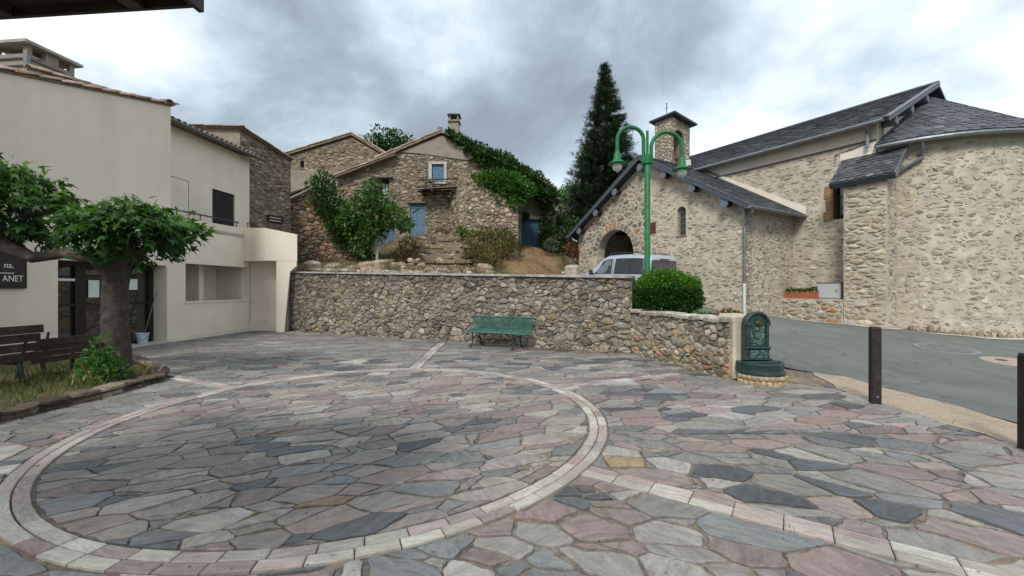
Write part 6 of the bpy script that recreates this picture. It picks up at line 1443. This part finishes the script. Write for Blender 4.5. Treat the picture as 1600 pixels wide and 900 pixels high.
def wood_bench(a0, a1, X, lab, kz=1.0):
    """bench running along y from a0 to a1 seen from behind; its back faces the plaza"""
    o = empty('wooden_bench', (X, (a0 + a1) / 2, .09), lab, 'bench', 'dark wooden benches in the bed'); zb = .09; dx = .1
    f = lambda t, d, z: (X + dx * (t - a0) + d, t, z)
    for k, (d, z) in enumerate(((-.02, .46 * kz), (.0, .60 * kz), (.03, .74 * kz), (.08, .87 * kz))):
        MB().bar(f(a0, d, z + zb - .06), f(a1, d, z + zb - .06), .04, .118 * kz).build('back_slat', G('bench_wood'), o)
    for k in range(4): MB().bar(f(a0, -.12 - k * .11, .38 + zb + .005 * k), f(a1, -.12 - k * .11, .38 + zb + .005 * k), .095, .035).build('seat_slat', G('bench_wood'), o)
    for t in (a0 + .18, a1 - .18):
        l_ = MB(); l_.tube([f(t, .03, -.02 + .0), f(t, -.02, .2), f(t, -.06, .42), f(t, .0, .6), f(t, .06, .86)], [.035, .03, .028, .022, .018], 8); l_.tube([f(t, -.5, -.02), f(t, -.45, .2), f(t, -.42, .42)], .03, 8); l_.tube([f(t, -.05, .42), f(t, -.45, .43)], .026, 8); l_.build('leg', G('bench_iron'), o)
    return o
wood_bench(6.86, 8.0, -7.86, 'dark wooden bench whose end stands by the tree trunk', .78)
wood_bench(5.0, 6.74, -7.80, 'dark wooden bench cut by the left edge of the photo', 1.06)
# tree
T0 = Vector((-6.62, 6.98, 0))
tr = empty('pollarded_tree', T0, 'pollarded tree with thick dark trunk and two leafy heads in front of the entrance', 'tree')
b = MB(); pts = [(T0.x, T0.y, -.1), (T0.x, T0.y, .12), (T0.x + .01, T0.y, .5), (T0.x - .01, T0.y, 1.1), (T0.x + .02, T0.y, 1.6), (T0.x + .05, T0.y, 2.0), (T0.x + .1, T0.y, 2.3)]
b.tube(pts, [.26, .225, .195, .172, .165, .18, .12], 18); V2 = []
for v in b.V: k = 1 + .06 * math.sin(v[2] * 9 + v[0] * 14) + .05 * math.sin(v[1] * 17); V2.append((T0.x + (v[0] - T0.x) * k, T0.y + (v[1] - T0.y) * k, v[2]))
b.V = V2; b.build('trunk', G('bark'), tr, smooth=True)
b = MB(); b.tube([(T0.x + .05, T0.y, 1.75), (T0.x - .3, T0.y - .02, 2.08), (T0.x - .75, T0.y - .08, 2.16), (T0.x - 1.25, T0.y - .12, 2.12), (T0.x - 1.6, T0.y - .15, 2.28), (T0.x - 1.75, T0.y - .15, 2.6)], [.13, .105, .09, .085, .11, .05], 12)
b.V = [(v[0], v[1] + .02 * math.sin(v[0] * 23), v[2] + .025 * math.sin(v[0] * 16 + v[1] * 9)) for v in b.V]; b.build('limb', G('bark'), tr, smooth=True)
b = MB()
for k in range(16):
    t = rng.uniform(0, 6.28); r = rng.uniform(.5, 1.0); b.tube([(T0.x + .1, T0.y, 2.05), (T0.x + .35 + .35 * r * math.cos(t), T0.y + .35 * r * math.sin(t), 2.35), (T0.x + .38 + 1.0 * r * math.cos(t), T0.y + .8 * r * math.sin(t), 2.55 + .3 * rng.random())], [.05, .03, .01], 6)
for k in range(12):
    t = rng.uniform(0, 6.28); b.tube([(T0.x - 1.65, T0.y - .15, 2.4), (T0.x - 1.7 + .6 * math.cos(t), T0.y - .15 + .5 * math.sin(t), 2.7 + .5 * rng.random())], [.04, .01], 6)
b.build('branches', G('bark'), tr)['kind'] = 'stuff'
def head(c, rad, n_cl, per, name):
    cs = unit(nr.normal(0, 1, (n_cl, 3))); cs[:, 2] = np.abs(cs[:, 2]) * np.where(nr.random(n_cl) < .75, 1, -1); rr = nr.uniform(.55, 1.0, (n_cl, 1))
    cc = np.array(c) + cs * rr * np.array(rad); P = np.repeat(cc, per, 0) + nr.normal(0, .085, (n_cl * per, 3))
    out = np.repeat(cs, per, 0); D = unit(out * np.array([1, 1, .3]) + nr.normal(0, .5, P.shape)) + np.array([0, 0, -.55])
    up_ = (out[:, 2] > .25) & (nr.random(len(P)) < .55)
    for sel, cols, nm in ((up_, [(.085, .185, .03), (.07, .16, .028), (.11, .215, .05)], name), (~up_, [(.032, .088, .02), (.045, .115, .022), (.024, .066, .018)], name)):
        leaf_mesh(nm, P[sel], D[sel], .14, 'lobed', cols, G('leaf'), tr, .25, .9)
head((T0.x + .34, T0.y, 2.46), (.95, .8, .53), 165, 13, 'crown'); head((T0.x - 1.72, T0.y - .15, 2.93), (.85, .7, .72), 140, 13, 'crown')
c = Vector((T0.x + .1, T0.y - .38, .3)); bush('trunk_weeds', 'bright green leafy shoots growing at the foot of the pollarded tree', 'plant', [((c.x, c.y, .32), (.2, .16, .26), 150), ((c.x - .05, c.y + .03, .6), (.13, .12, .25), 70), ((c.x + .2, c.y + .1, .28), (.12, .12, .2), 60)], .11, [(.06, .17, .03), (.045, .13, .025), (.08, .2, .04)], 'oval', stems=False)

# ------------------------------------------------------------------ planting on the slope
def ivy(name, lab, blobs, size=.16, cols=GRN, kind='oval', cat='ivy'):
    return bush(name, lab, cat, blobs, size, cols, kind, stems=True)
A3 = lambda x, y, Y: at(x, y, Y)
bl_ = [(A3(x, y, 25.2), (r * .9, .7, r * .75), int(1000 * r)) for (x, y, r) in ((704, 213, .3), (716, 220, .4), (728, 228, .5), (740, 237, .65), (752, 246, .8), (764, 252, .9), (778, 257, 1.0), (792, 264, .95), (806, 271, .85), (820, 279, .8), (834, 286, .75), (848, 296, .7), (856, 306, .6))]
ivy('roof_ivy', 'dark ivy running down the right roof slope of the old stone house', bl_, .2, [(.03, .075, .018), (.045, .11, .022), (.02, .05, .014)])
bl_ = [(A3(x, y, 23.6), (r * 1.1, .6, r * .8), int(900 * r)) for (x, y, r) in ((758, 283, .6), (778, 282, .75), (800, 286, .75), (818, 296, .6), (790, 300, .8), (806, 318, .5))]
ivy('climbing_bush', 'bright green climbing bush hanging over the pale stone block', bl_, .19, [(.055, .15, .02), (.075, .185, .025), (.03, .09, .018)])
bl_ = [(A3(x, y, 25.6), (r * .8, .4, r), int(700 * r)) for (x, y, r) in ((795, 332, .42), (791, 352, .36), (790, 370, .34), (852, 315, .5), (856, 335, .5), (854, 355, .5), (852, 375, .45), (846, 300, .4), (822, 338, .16))]
ivy('annex_ivy', 'ivy framing both sides of the blue double door', bl_, .17, GRN)
bl_ = [(A3(x, y, 20.1), (r, .45, r), int(800 * r)) for (x, y, r) in ((505, 288, .6), (500, 302, .7), (515, 315, .75), (525, 335, .8), (540, 352, .8), (555, 370, .75), (570, 388, .65), (530, 360, .55))]
ivy('ruin_ivy', 'dark ivy covering the right edge of the red ruined wall', bl_, .15, [(.022, .06, .015), (.035, .085, .02), (.045, .11, .022)])
def small_tree(name, lab, base, trunk_r, height, blobs, size, cols, kind='oval', bark='bark', cat='tree', group=None, spread=.6):
    o = empty(name, base, lab, cat, group); b = MB(); B_ = Vector(base)
    b.tube([B_ + Vector((0, 0, -.3)), B_ + Vector((.05, 0, height * .4)), B_ + Vector((0, .05, height * .75))], [trunk_r, trunk_r * .75, trunk_r * .3], 8)
    for bb_ in blobs: b.tube([B_ + Vector((.03, 0, height * .35)), (Vector(bb_[0]) + B_ + Vector((0, 0, height * .4))) / 2, Vector(bb_[0])], [trunk_r * .5, trunk_r * .3, trunk_r * .12], 6)
    b.build('trunk', G(bark), o, smooth=True); P, D = blob_points(blobs, .55); leaf_mesh('crown', P, D + np.array([0, 0, -.2]), size, kind, cols, G('leaf'), o, spread); return o
bl_ = [(A3(x, y, 19.6), (r, .6, r * .9), int(620 * r)) for (x, y, r) in ((583, 292, .35), (575, 312, .55), (598, 318, .6), (560, 332, .7), (590, 340, .85), (612, 338, .6), (632, 350, .35), (565, 362, .75), (583, 362, .6), (545, 345, .5), (566, 385, .45))]
small_tree('cherry_tree', 'leafy tree with pale trunk in front of the old stone house', A3(588, 425, 19.6), .09, 2.4, bl_, .2, [(.05, .125, .022), (.07, .165, .03), (.03, .08, .018), (.12, .2, .07)], 'oval', 'bark_pale')
bl_ = [(A3(x, y, 36), (r * 1.2, 1, r), int(420 * r)) for (x, y, r) in ((585, 228, .9), (600, 220, 1.2), (618, 224, 1.1), (633, 228, .7), (605, 240, 1.2), (575, 240, .8))]
small_tree('far_tree', 'green tree crown showing between the two stone roofs', A3(603, 300, 36), .25, 6, bl_, .3, GRN)
P, D = blob_points([(A3(687, 204, 26), (.14, .14, .22), 60)]); leaf_mesh('roof_weed', P, D, .12, 'oval', [(.14, .13, .06), (.09, .11, .04)], G('dry'), None); tag(bpy.data.objects['roof_weed'], 'tuft of weed growing on the ridge of the old house', 'plant')
DRY = [(.20, .13, .055), (.15, .105, .045), (.10, .095, .03), (.24, .17, .08), (.075, .085, .025)]; OLV = [(.13, .13, .035), (.17, .15, .045), (.09, .105, .028), (.10, .075, .03)]
for (lab, bs, cols, kind, s_) in (('brown dry brushwood right of the stone steps', [(742, 405, 19.8, .5), (756, 398, 19.8, .65), (738, 388, 20.5, .4), (764, 412, 19.4, .5)], DRY, 'slim', .2),
      ('olive green bushy plant at the top of the dry bank', [(765, 372, 22, .7), (785, 376, 21.8, .75), (745, 375, 22, .6), (778, 392, 21, .6)], OLV, 'oval', .15),
      ('bright green weed on top of the bank below the pale stone block', [(722, 360, 22.5, .25), (730, 366, 22.5, .28)], LIM, 'oval', .14), ('round green bush beside the blue double door', [(795, 382, 23, .5), (788, 370, 23.4, .4)], GRN, 'oval', .14),
      ('dark dry shrub between cellar door and steps', [(640, 385, 21, .5), (628, 400, 20.4, .45), (645, 405, 20.0, .4)], [(.11, .07, .04), (.075, .05, .03), (.06, .06, .025), (.14, .095, .05)], 'slim', .18), ('brown weed mound at the foot of the house wall', [(693, 362, 23.6, .36)], [(.13, .1, .045), (.09, .08, .03)], 'slim', .16),
      ('rust red shrub left of the chapel porch', [(898, 388, 22.5, .42), (904, 400, 22.5, .36)], [(.26, .10, .045), (.20, .075, .04), (.15, .09, .04)], 'slim', .2), ('dark green bushes in the shade under the conifer', [(870, 372, 26, .8), (885, 360, 27, 1.1), (895, 375, 25, .8), (872, 345, 29, .8)], [(.025, .055, .016), (.04, .08, .02), (.05, .075, .03)], 'oval', .2),
      ('grey green small shrub beside the annex', [(862, 383, 24.5, .4)], [(.13, .15, .11), (.08, .11, .06)], 'slim', .16), ('pale green far bush beyond the annex', [(870, 318, 38, 1.3), (885, 312, 39, 1.3)], LIM, 'oval', .3)):
    bush('bank_shrub', lab, 'shrub', [(A3(x, y, Y), (r * 1.15, r * .8, r * .8), int((900 if kind == 'slim' else 700) * r)) for (x, y, Y, r) in bs], s_, cols, kind, 'dry' if kind == 'slim' else 'leaf', 'shrubs on the bank')
nb = 9000; xx = nr.uniform(-9, 3.4, nb); yy = nr.uniform(13, 27, nb); keep = []
for x, y in zip(xx, yy):
    dw = (x - WA.x) * wout.x + (y - WA.y) * wout.y
    pth = abs(x - 1.05) < 1.2 + .4 * math.sin(y * 2)
    if dw < -.5 and pl(XL, y) > x + .1 and (not (-4.7 < x < -2.4 and 18 < y < 24.3) or rng.random() < .35) and (not pth or rng.random() < .12) and math.sin(x * 2.3) * math.sin(y * 1.9) > rng.uniform(-.9, .6): keep.append((x, y, gz(x, y) + .03 if not (-4.7 < x < -2.4 and 18.3 < y < 24) else 2.3 + .285 * int((y - 18.3) / .62)))
bg_ = leaf_mesh('bank_grass', np.array(keep), np.tile([0, 0, 1.0], (len(keep), 1)), nr.uniform(.12, .42, len(keep)), 'blade', [(.16, .12, .05), (.11, .095, .035), (.075, .085, .025), (.22, .165, .075), (.05, .075, .02)], G('dry'), None, .5); tag(bg_, 'dry brown and green grass tufts on the bank above the wall', 'grass', kind='stuff')
nb = 5000; yy = nr.uniform(13.8, 27, nb); xx = 1.05 + nr.normal(0, .75, nb); Pp = np.array([(x, y, gz(x, y) + .05) for x, y in zip(xx, yy) if pl(XL, y) > x + .15])
ps_ = leaf_mesh('path_straw', Pp, nr.normal(0, 1, (len(Pp), 3)) * np.array([1, 1, .25]) + np.array([0, 0, .25]), nr.uniform(.08, .26, len(Pp)), 'blade', [(.30, .20, .10), (.22, .14, .065), (.36, .26, .14), (.15, .10, .05)], G('dry'), None, .3); tag(ps_, 'matted straw and clods on the ochre dirt path', 'straw', kind='stuff')
# rubble and boulders along the bank
BO = [('rounded brown boulder above the retaining wall', 590, 412, 17.6, .36), ('flat grey boulder left of the brown boulder', 572, 414, 17.4, .34), ('pale square stone on top of the retaining wall', 579, 420, 16.8, .22), ('grey boulder near the cream corner pier', 487, 412, 17.4, .3), ('long grey stone below the ruined wall', 520, 416, 17.2, .3), ('stone beside the dirt path edge', 758, 417, 17.5, .3), ('small boulder left of the parked van', 893, 418, 18.5, .28)]
for lab, x, y, Y, r in BO:
    c = Vector(A3(x, y, Y)); P = [(r * rng.uniform(.75, 1.1) * math.cos(t) * 1.3, r * rng.uniform(.75, 1.1) * math.sin(t)) for t in (2 * math.pi * k / 8 for k in range(8))]
    V, Fc = stone_geo(P, lambda a, q, w=0.0: (c.x + a, c.y + q, c.z - r * .2 + w), r * .55, r * 1.2, r * .35, .2, r * .12, .2, .03); o = link('boulder', mesh('boulder', V, Fc, pick([(1, (.27, .2, .14)), (1, (.30, .27, .22)), (1, (.22, .19, .155))])), None, G('rubble')); tag(o, lab, 'boulder', 'boulders on the bank')
V = []; Fc = []; cols = []
for k in range(820):
    t = rng.random(); a = rng.uniform(0, 12); base = WA + wdir * a - wout * (.55 + 4.5 * t * t); r = rng.uniform(.05, .19); z = gz(base.x, base.y)
    if k > 750: base = Vector((rng.uniform(-4.9, -2.3), rng.uniform(18.3, 24))); r = rng.uniform(.05, .16); z = 2.3 + .285 * int((base.y - 18.3) / .62)
    if pl(XL, base.y) < base.x + .4: continue
    P = [(r * rng.uniform(.7, 1.1) * math.cos(q) * 1.3, r * rng.uniform(.7, 1.1) * math.sin(q)) for q in (2 * math.pi * j / 6 for j in range(6))]
    v, f = stone_geo(P, lambda a_, q, w=0.0: (base.x + a_, base.y + q, z + .02 + w), r * .7, r * .5, r * .35, .15, r * .2, .3, .02); n = len(V); V += v; Fc += [tuple(i + n for i in q) for q in f]; cols += [pick(HST)] * len(v)
o = link('bank_rubble', mesh('bank_rubble', V, Fc, cols), None, G('rubble')); tag(o, 'loose broken stones strewn over the bank above the wall', 'rubble', kind='stuff')
# dry stone edging on the right of the path
de = empty('dry_stone_edge', A3(900, 412, 20), 'low dry stone edging between dirt path and chapel', 'stone wall')
for k in range(34):
    t = k / 33; x = 2.35 + .55 * t + rng.uniform(-.15, .15); y = 17.2 + 4.6 * t; z = gz(x, y) + rng.choice((0.02, .14, .26)); r = rng.uniform(.12, .22); P = [(r * rng.uniform(.8, 1.1) * math.cos(q) * 1.3, r * rng.uniform(.8, 1.1) * math.sin(q)) for q in (2 * math.pi * j / 7 for j in range(7))]
    v, f = stone_geo(P, lambda a_, q, w=0.0: (x + a_, y + q, z + w), r * .6, r * .5, r * .3, .2, r * .15, .2, .02); link('edge_stone', mesh('edge_stone', v, f, pick(CST)), de, G('rubble'))
# conifer behind the chapel
c0 = Vector(A3(946, 385, 30)); H = 13.2; con = empty('conifer', c0, 'tall dark conical conifer rising behind the chapel porch', 'tree')
MB().tube([c0 + Vector((0, 0, -.5)), c0 + Vector((.1, 0, H * .5)), c0 + Vector((.0, 0, H))], [.35, .2, .03], 10).build('trunk', G('bark'), con, smooth=True)
P = []; D = []; bm_ = MB()
P_s = []
for k in range(1250):
    h = (rng.random() ** 1.2) * .985; z = c0.z + H * h; R_ = (4.0 * (1 - h) + .10) * rng.uniform(.62, 1.06); t = rng.uniform(0, 6.283); dx, dy = math.cos(t), math.sin(t); m = max(5, int(7 + R_ * 9))
    for j in range(m):
        s = .3 + .7 * (j + rng.random()) / m; r = R_ * s; lift = -.28 * R_ * s + .30 * R_ * s ** 3
        P.append((c0.x + dx * r + rng.gauss(0, .10), c0.y + dy * r + rng.gauss(0, .10), z + lift + rng.gauss(0, .05))); D.append((dx, dy, .15 + .5 * s)); P_s.append(.2 + .3 * (1 - h))
    if k % 4 == 0: bm_.tube([(c0.x, c0.y, z), (c0.x + dx * R_ * .55, c0.y + dy * R_ * .55, z - .15 * R_), (c0.x + dx * R_ * .95, c0.y + dy * R_ * .95, z)], [.035, .02, .008], 4)
bm_.build('branches', G('bark'), con)['kind'] = 'stuff'
leaf_mesh('crown', P, D, np.array(P_s), 'spray', [(.018, .040, .018), (.028, .058, .022), (.012, .028, .014), (.04, .07, .03)], G('needle'), con, .35)

# ------------------------------------------------------------------ overhanging eave of the building the photographer stands beside
ev = empty('roof_overhang', (-3.2, 1.9, 3.0), 'dark timber roof overhang jutting into the top left corner', 'roof')
EYv = 2.2; zE = EYE + (450 - 27) / F * EYv + .05; xE = (308 - 800) / F * EYv; sl = .012
M_ = Matrix.Rotation(R(-4), 3, 'Z')
def ep(x, y, z): v = M_ @ Vector((x - xE, y, 0)); return (xE + v.x, EYv + v.y, zE + z + sl * (x - xE))
b = MB(); b.hexa([ep(-5.2, -.02, -.0), ep(xE, -.02, -.0), ep(xE, .0, -.0), ep(-5.2, .0, -.0), ep(-5.2, -.02, .17), ep(xE, -.02, .17), ep(xE, .0, .17), ep(-5.2, .0, .17)]); b.build('fascia', G('dark_wood'), ev)
b = MB(); b.hexa([ep(-5.2, -2.6, .12), ep(xE, -2.6, .12), ep(xE, -.022, .05), ep(-5.2, -.022, .05), ep(-5.2, -2.6, .16), ep(xE, -2.6, .16), ep(xE, -.022, .09), ep(-5.2, -.022, .09)]); b.build('soffit', G('dark_wood'), ev)
b = MB(); b.hexa([ep(xE + .002, -2.6, .0), ep(xE + .03, -2.6, .0), ep(xE + .03, .01, -.02), ep(xE + .002, .01, -.02), ep(xE + .002, -2.6, .2), ep(xE + .03, -2.6, .2), ep(xE + .03, .01, .18), ep(xE + .002, .01, .18)]); b.build('barge_board', G('dark_wood'), ev)
for k in range(4): x = xE - .35 - k * .75; b = MB(); b.hexa([ep(x, -2.6, .04), ep(x + .08, -2.6, .04), ep(x + .08, -.03, -.005), ep(x, -.03, -.005), ep(x, -2.6, .118), ep(x + .08, -2.6, .118), ep(x + .08, -.03, .049), ep(x, -.03, .049)]); b.build('rafter', G('dark_wood'), ev)
b = MB(); b.hexa([ep(-5.25, -2.7, .162), ep(xE + .05, -2.7, .162), ep(xE + .05, .05, .172), ep(-5.25, .05, .172), ep(-5.25, -2.7, .22), ep(xE + .05, -2.7, .22), ep(xE + .05, .05, .22), ep(-5.25, .05, .22)]); b.build('roof_deck', G('mortar_brown'), ev)
# fallen leaves on the plaza
P = np.stack([nr.uniform(-5, 4.6, 26), nr.uniform(2.3, 7, 26), np.full(26, .014)], 1)
lf = leaf_mesh('fallen_leaves', P, nr.normal(0, 1, (26, 3)) * np.array([1, 1, .05]), .06, 'oval', [(.22, .2, .05), (.12, .09, .04), (.3, .26, .1)], G('dry'), None, .1, 3); tag(lf, 'few small fallen leaves scattered on the paving', 'leaves', kind='stuff')
P = np.concatenate([np.stack([x + nr.normal(0, .35, 150), y + nr.normal(0, .06, 150), np.full(150, .012)], 1) for x, y in ((1.4, 10.72), (2.3, 10.35), (.9, 10.95))])
lf = leaf_mesh('leaf_litter', P, nr.normal(0, 1, (450, 3)) * np.array([1, 1, .1]), .05, 'oval', [(.22, .11, .04), (.15, .08, .035), (.28, .17, .07)], G('dry'), None, .2, 2); tag(lf, 'brown leaf litter gathered at the wall foot right of the bench', 'leaves', kind='stuff')

# weeds at the wall foot and between the slabs
Pw = []
for k in range(900):
    a = rng.uniform(.1, 12.2); c = WA + wdir * a + wout * rng.uniform(.03, .14)
    if math.sin(a * 2.1) + math.sin(a * 5.3) > rng.uniform(-.6, 1.6): Pw.append((c.x, c.y, 0))
for k in range(420):
    a = rng.uniform(0, 2.9); c = WB + ldir * a + lout * rng.uniform(.03, .12)
    if math.sin(a * 4.1) > rng.uniform(-.8, .9): Pw.append((c.x, c.y, 0))
for k in range(160): Pw.append((5.12 + rng.gauss(0, .06), rng.uniform(2.5, 7.4), 0))
for k in range(60):
    x, y = rng.uniform(-5, 4.8), rng.uniform(2.3, 8)
    for j in range(5): Pw.append((x + rng.gauss(0, .015), y + rng.gauss(0, .015), -.01))
wf = leaf_mesh('joint_weeds', Pw, np.tile([0, 0, 1.0], (len(Pw), 1)), nr.uniform(.03, .085, len(Pw)), 'blade', [(.07, .11, .025), (.13, .12, .045), (.05, .085, .02), (.19, .15, .06)], G('dry'), None, .7); tag(wf, 'tiny weeds along the wall foot and in the paving joints', 'weeds', kind='stuff')
Pg = np.stack([nr.uniform(-6, 5, 2600), nr.uniform(2.2, 9, 2600), np.full(2600, .012)], 1)
pbb = leaf_mesh('paving_grit', Pg, nr.normal(0, 1, (2600, 3)) * np.array([1, 1, .05]), nr.uniform(.008, .022, 2600), 'oval', [(.10, .085, .06), (.22, .2, .16), (.3, .27, .21), (.07, .06, .045)], G('dry'), None, .2, 3); tag(pbb, 'fine grit and crumbs strewn over the paving', 'grit', kind='stuff')
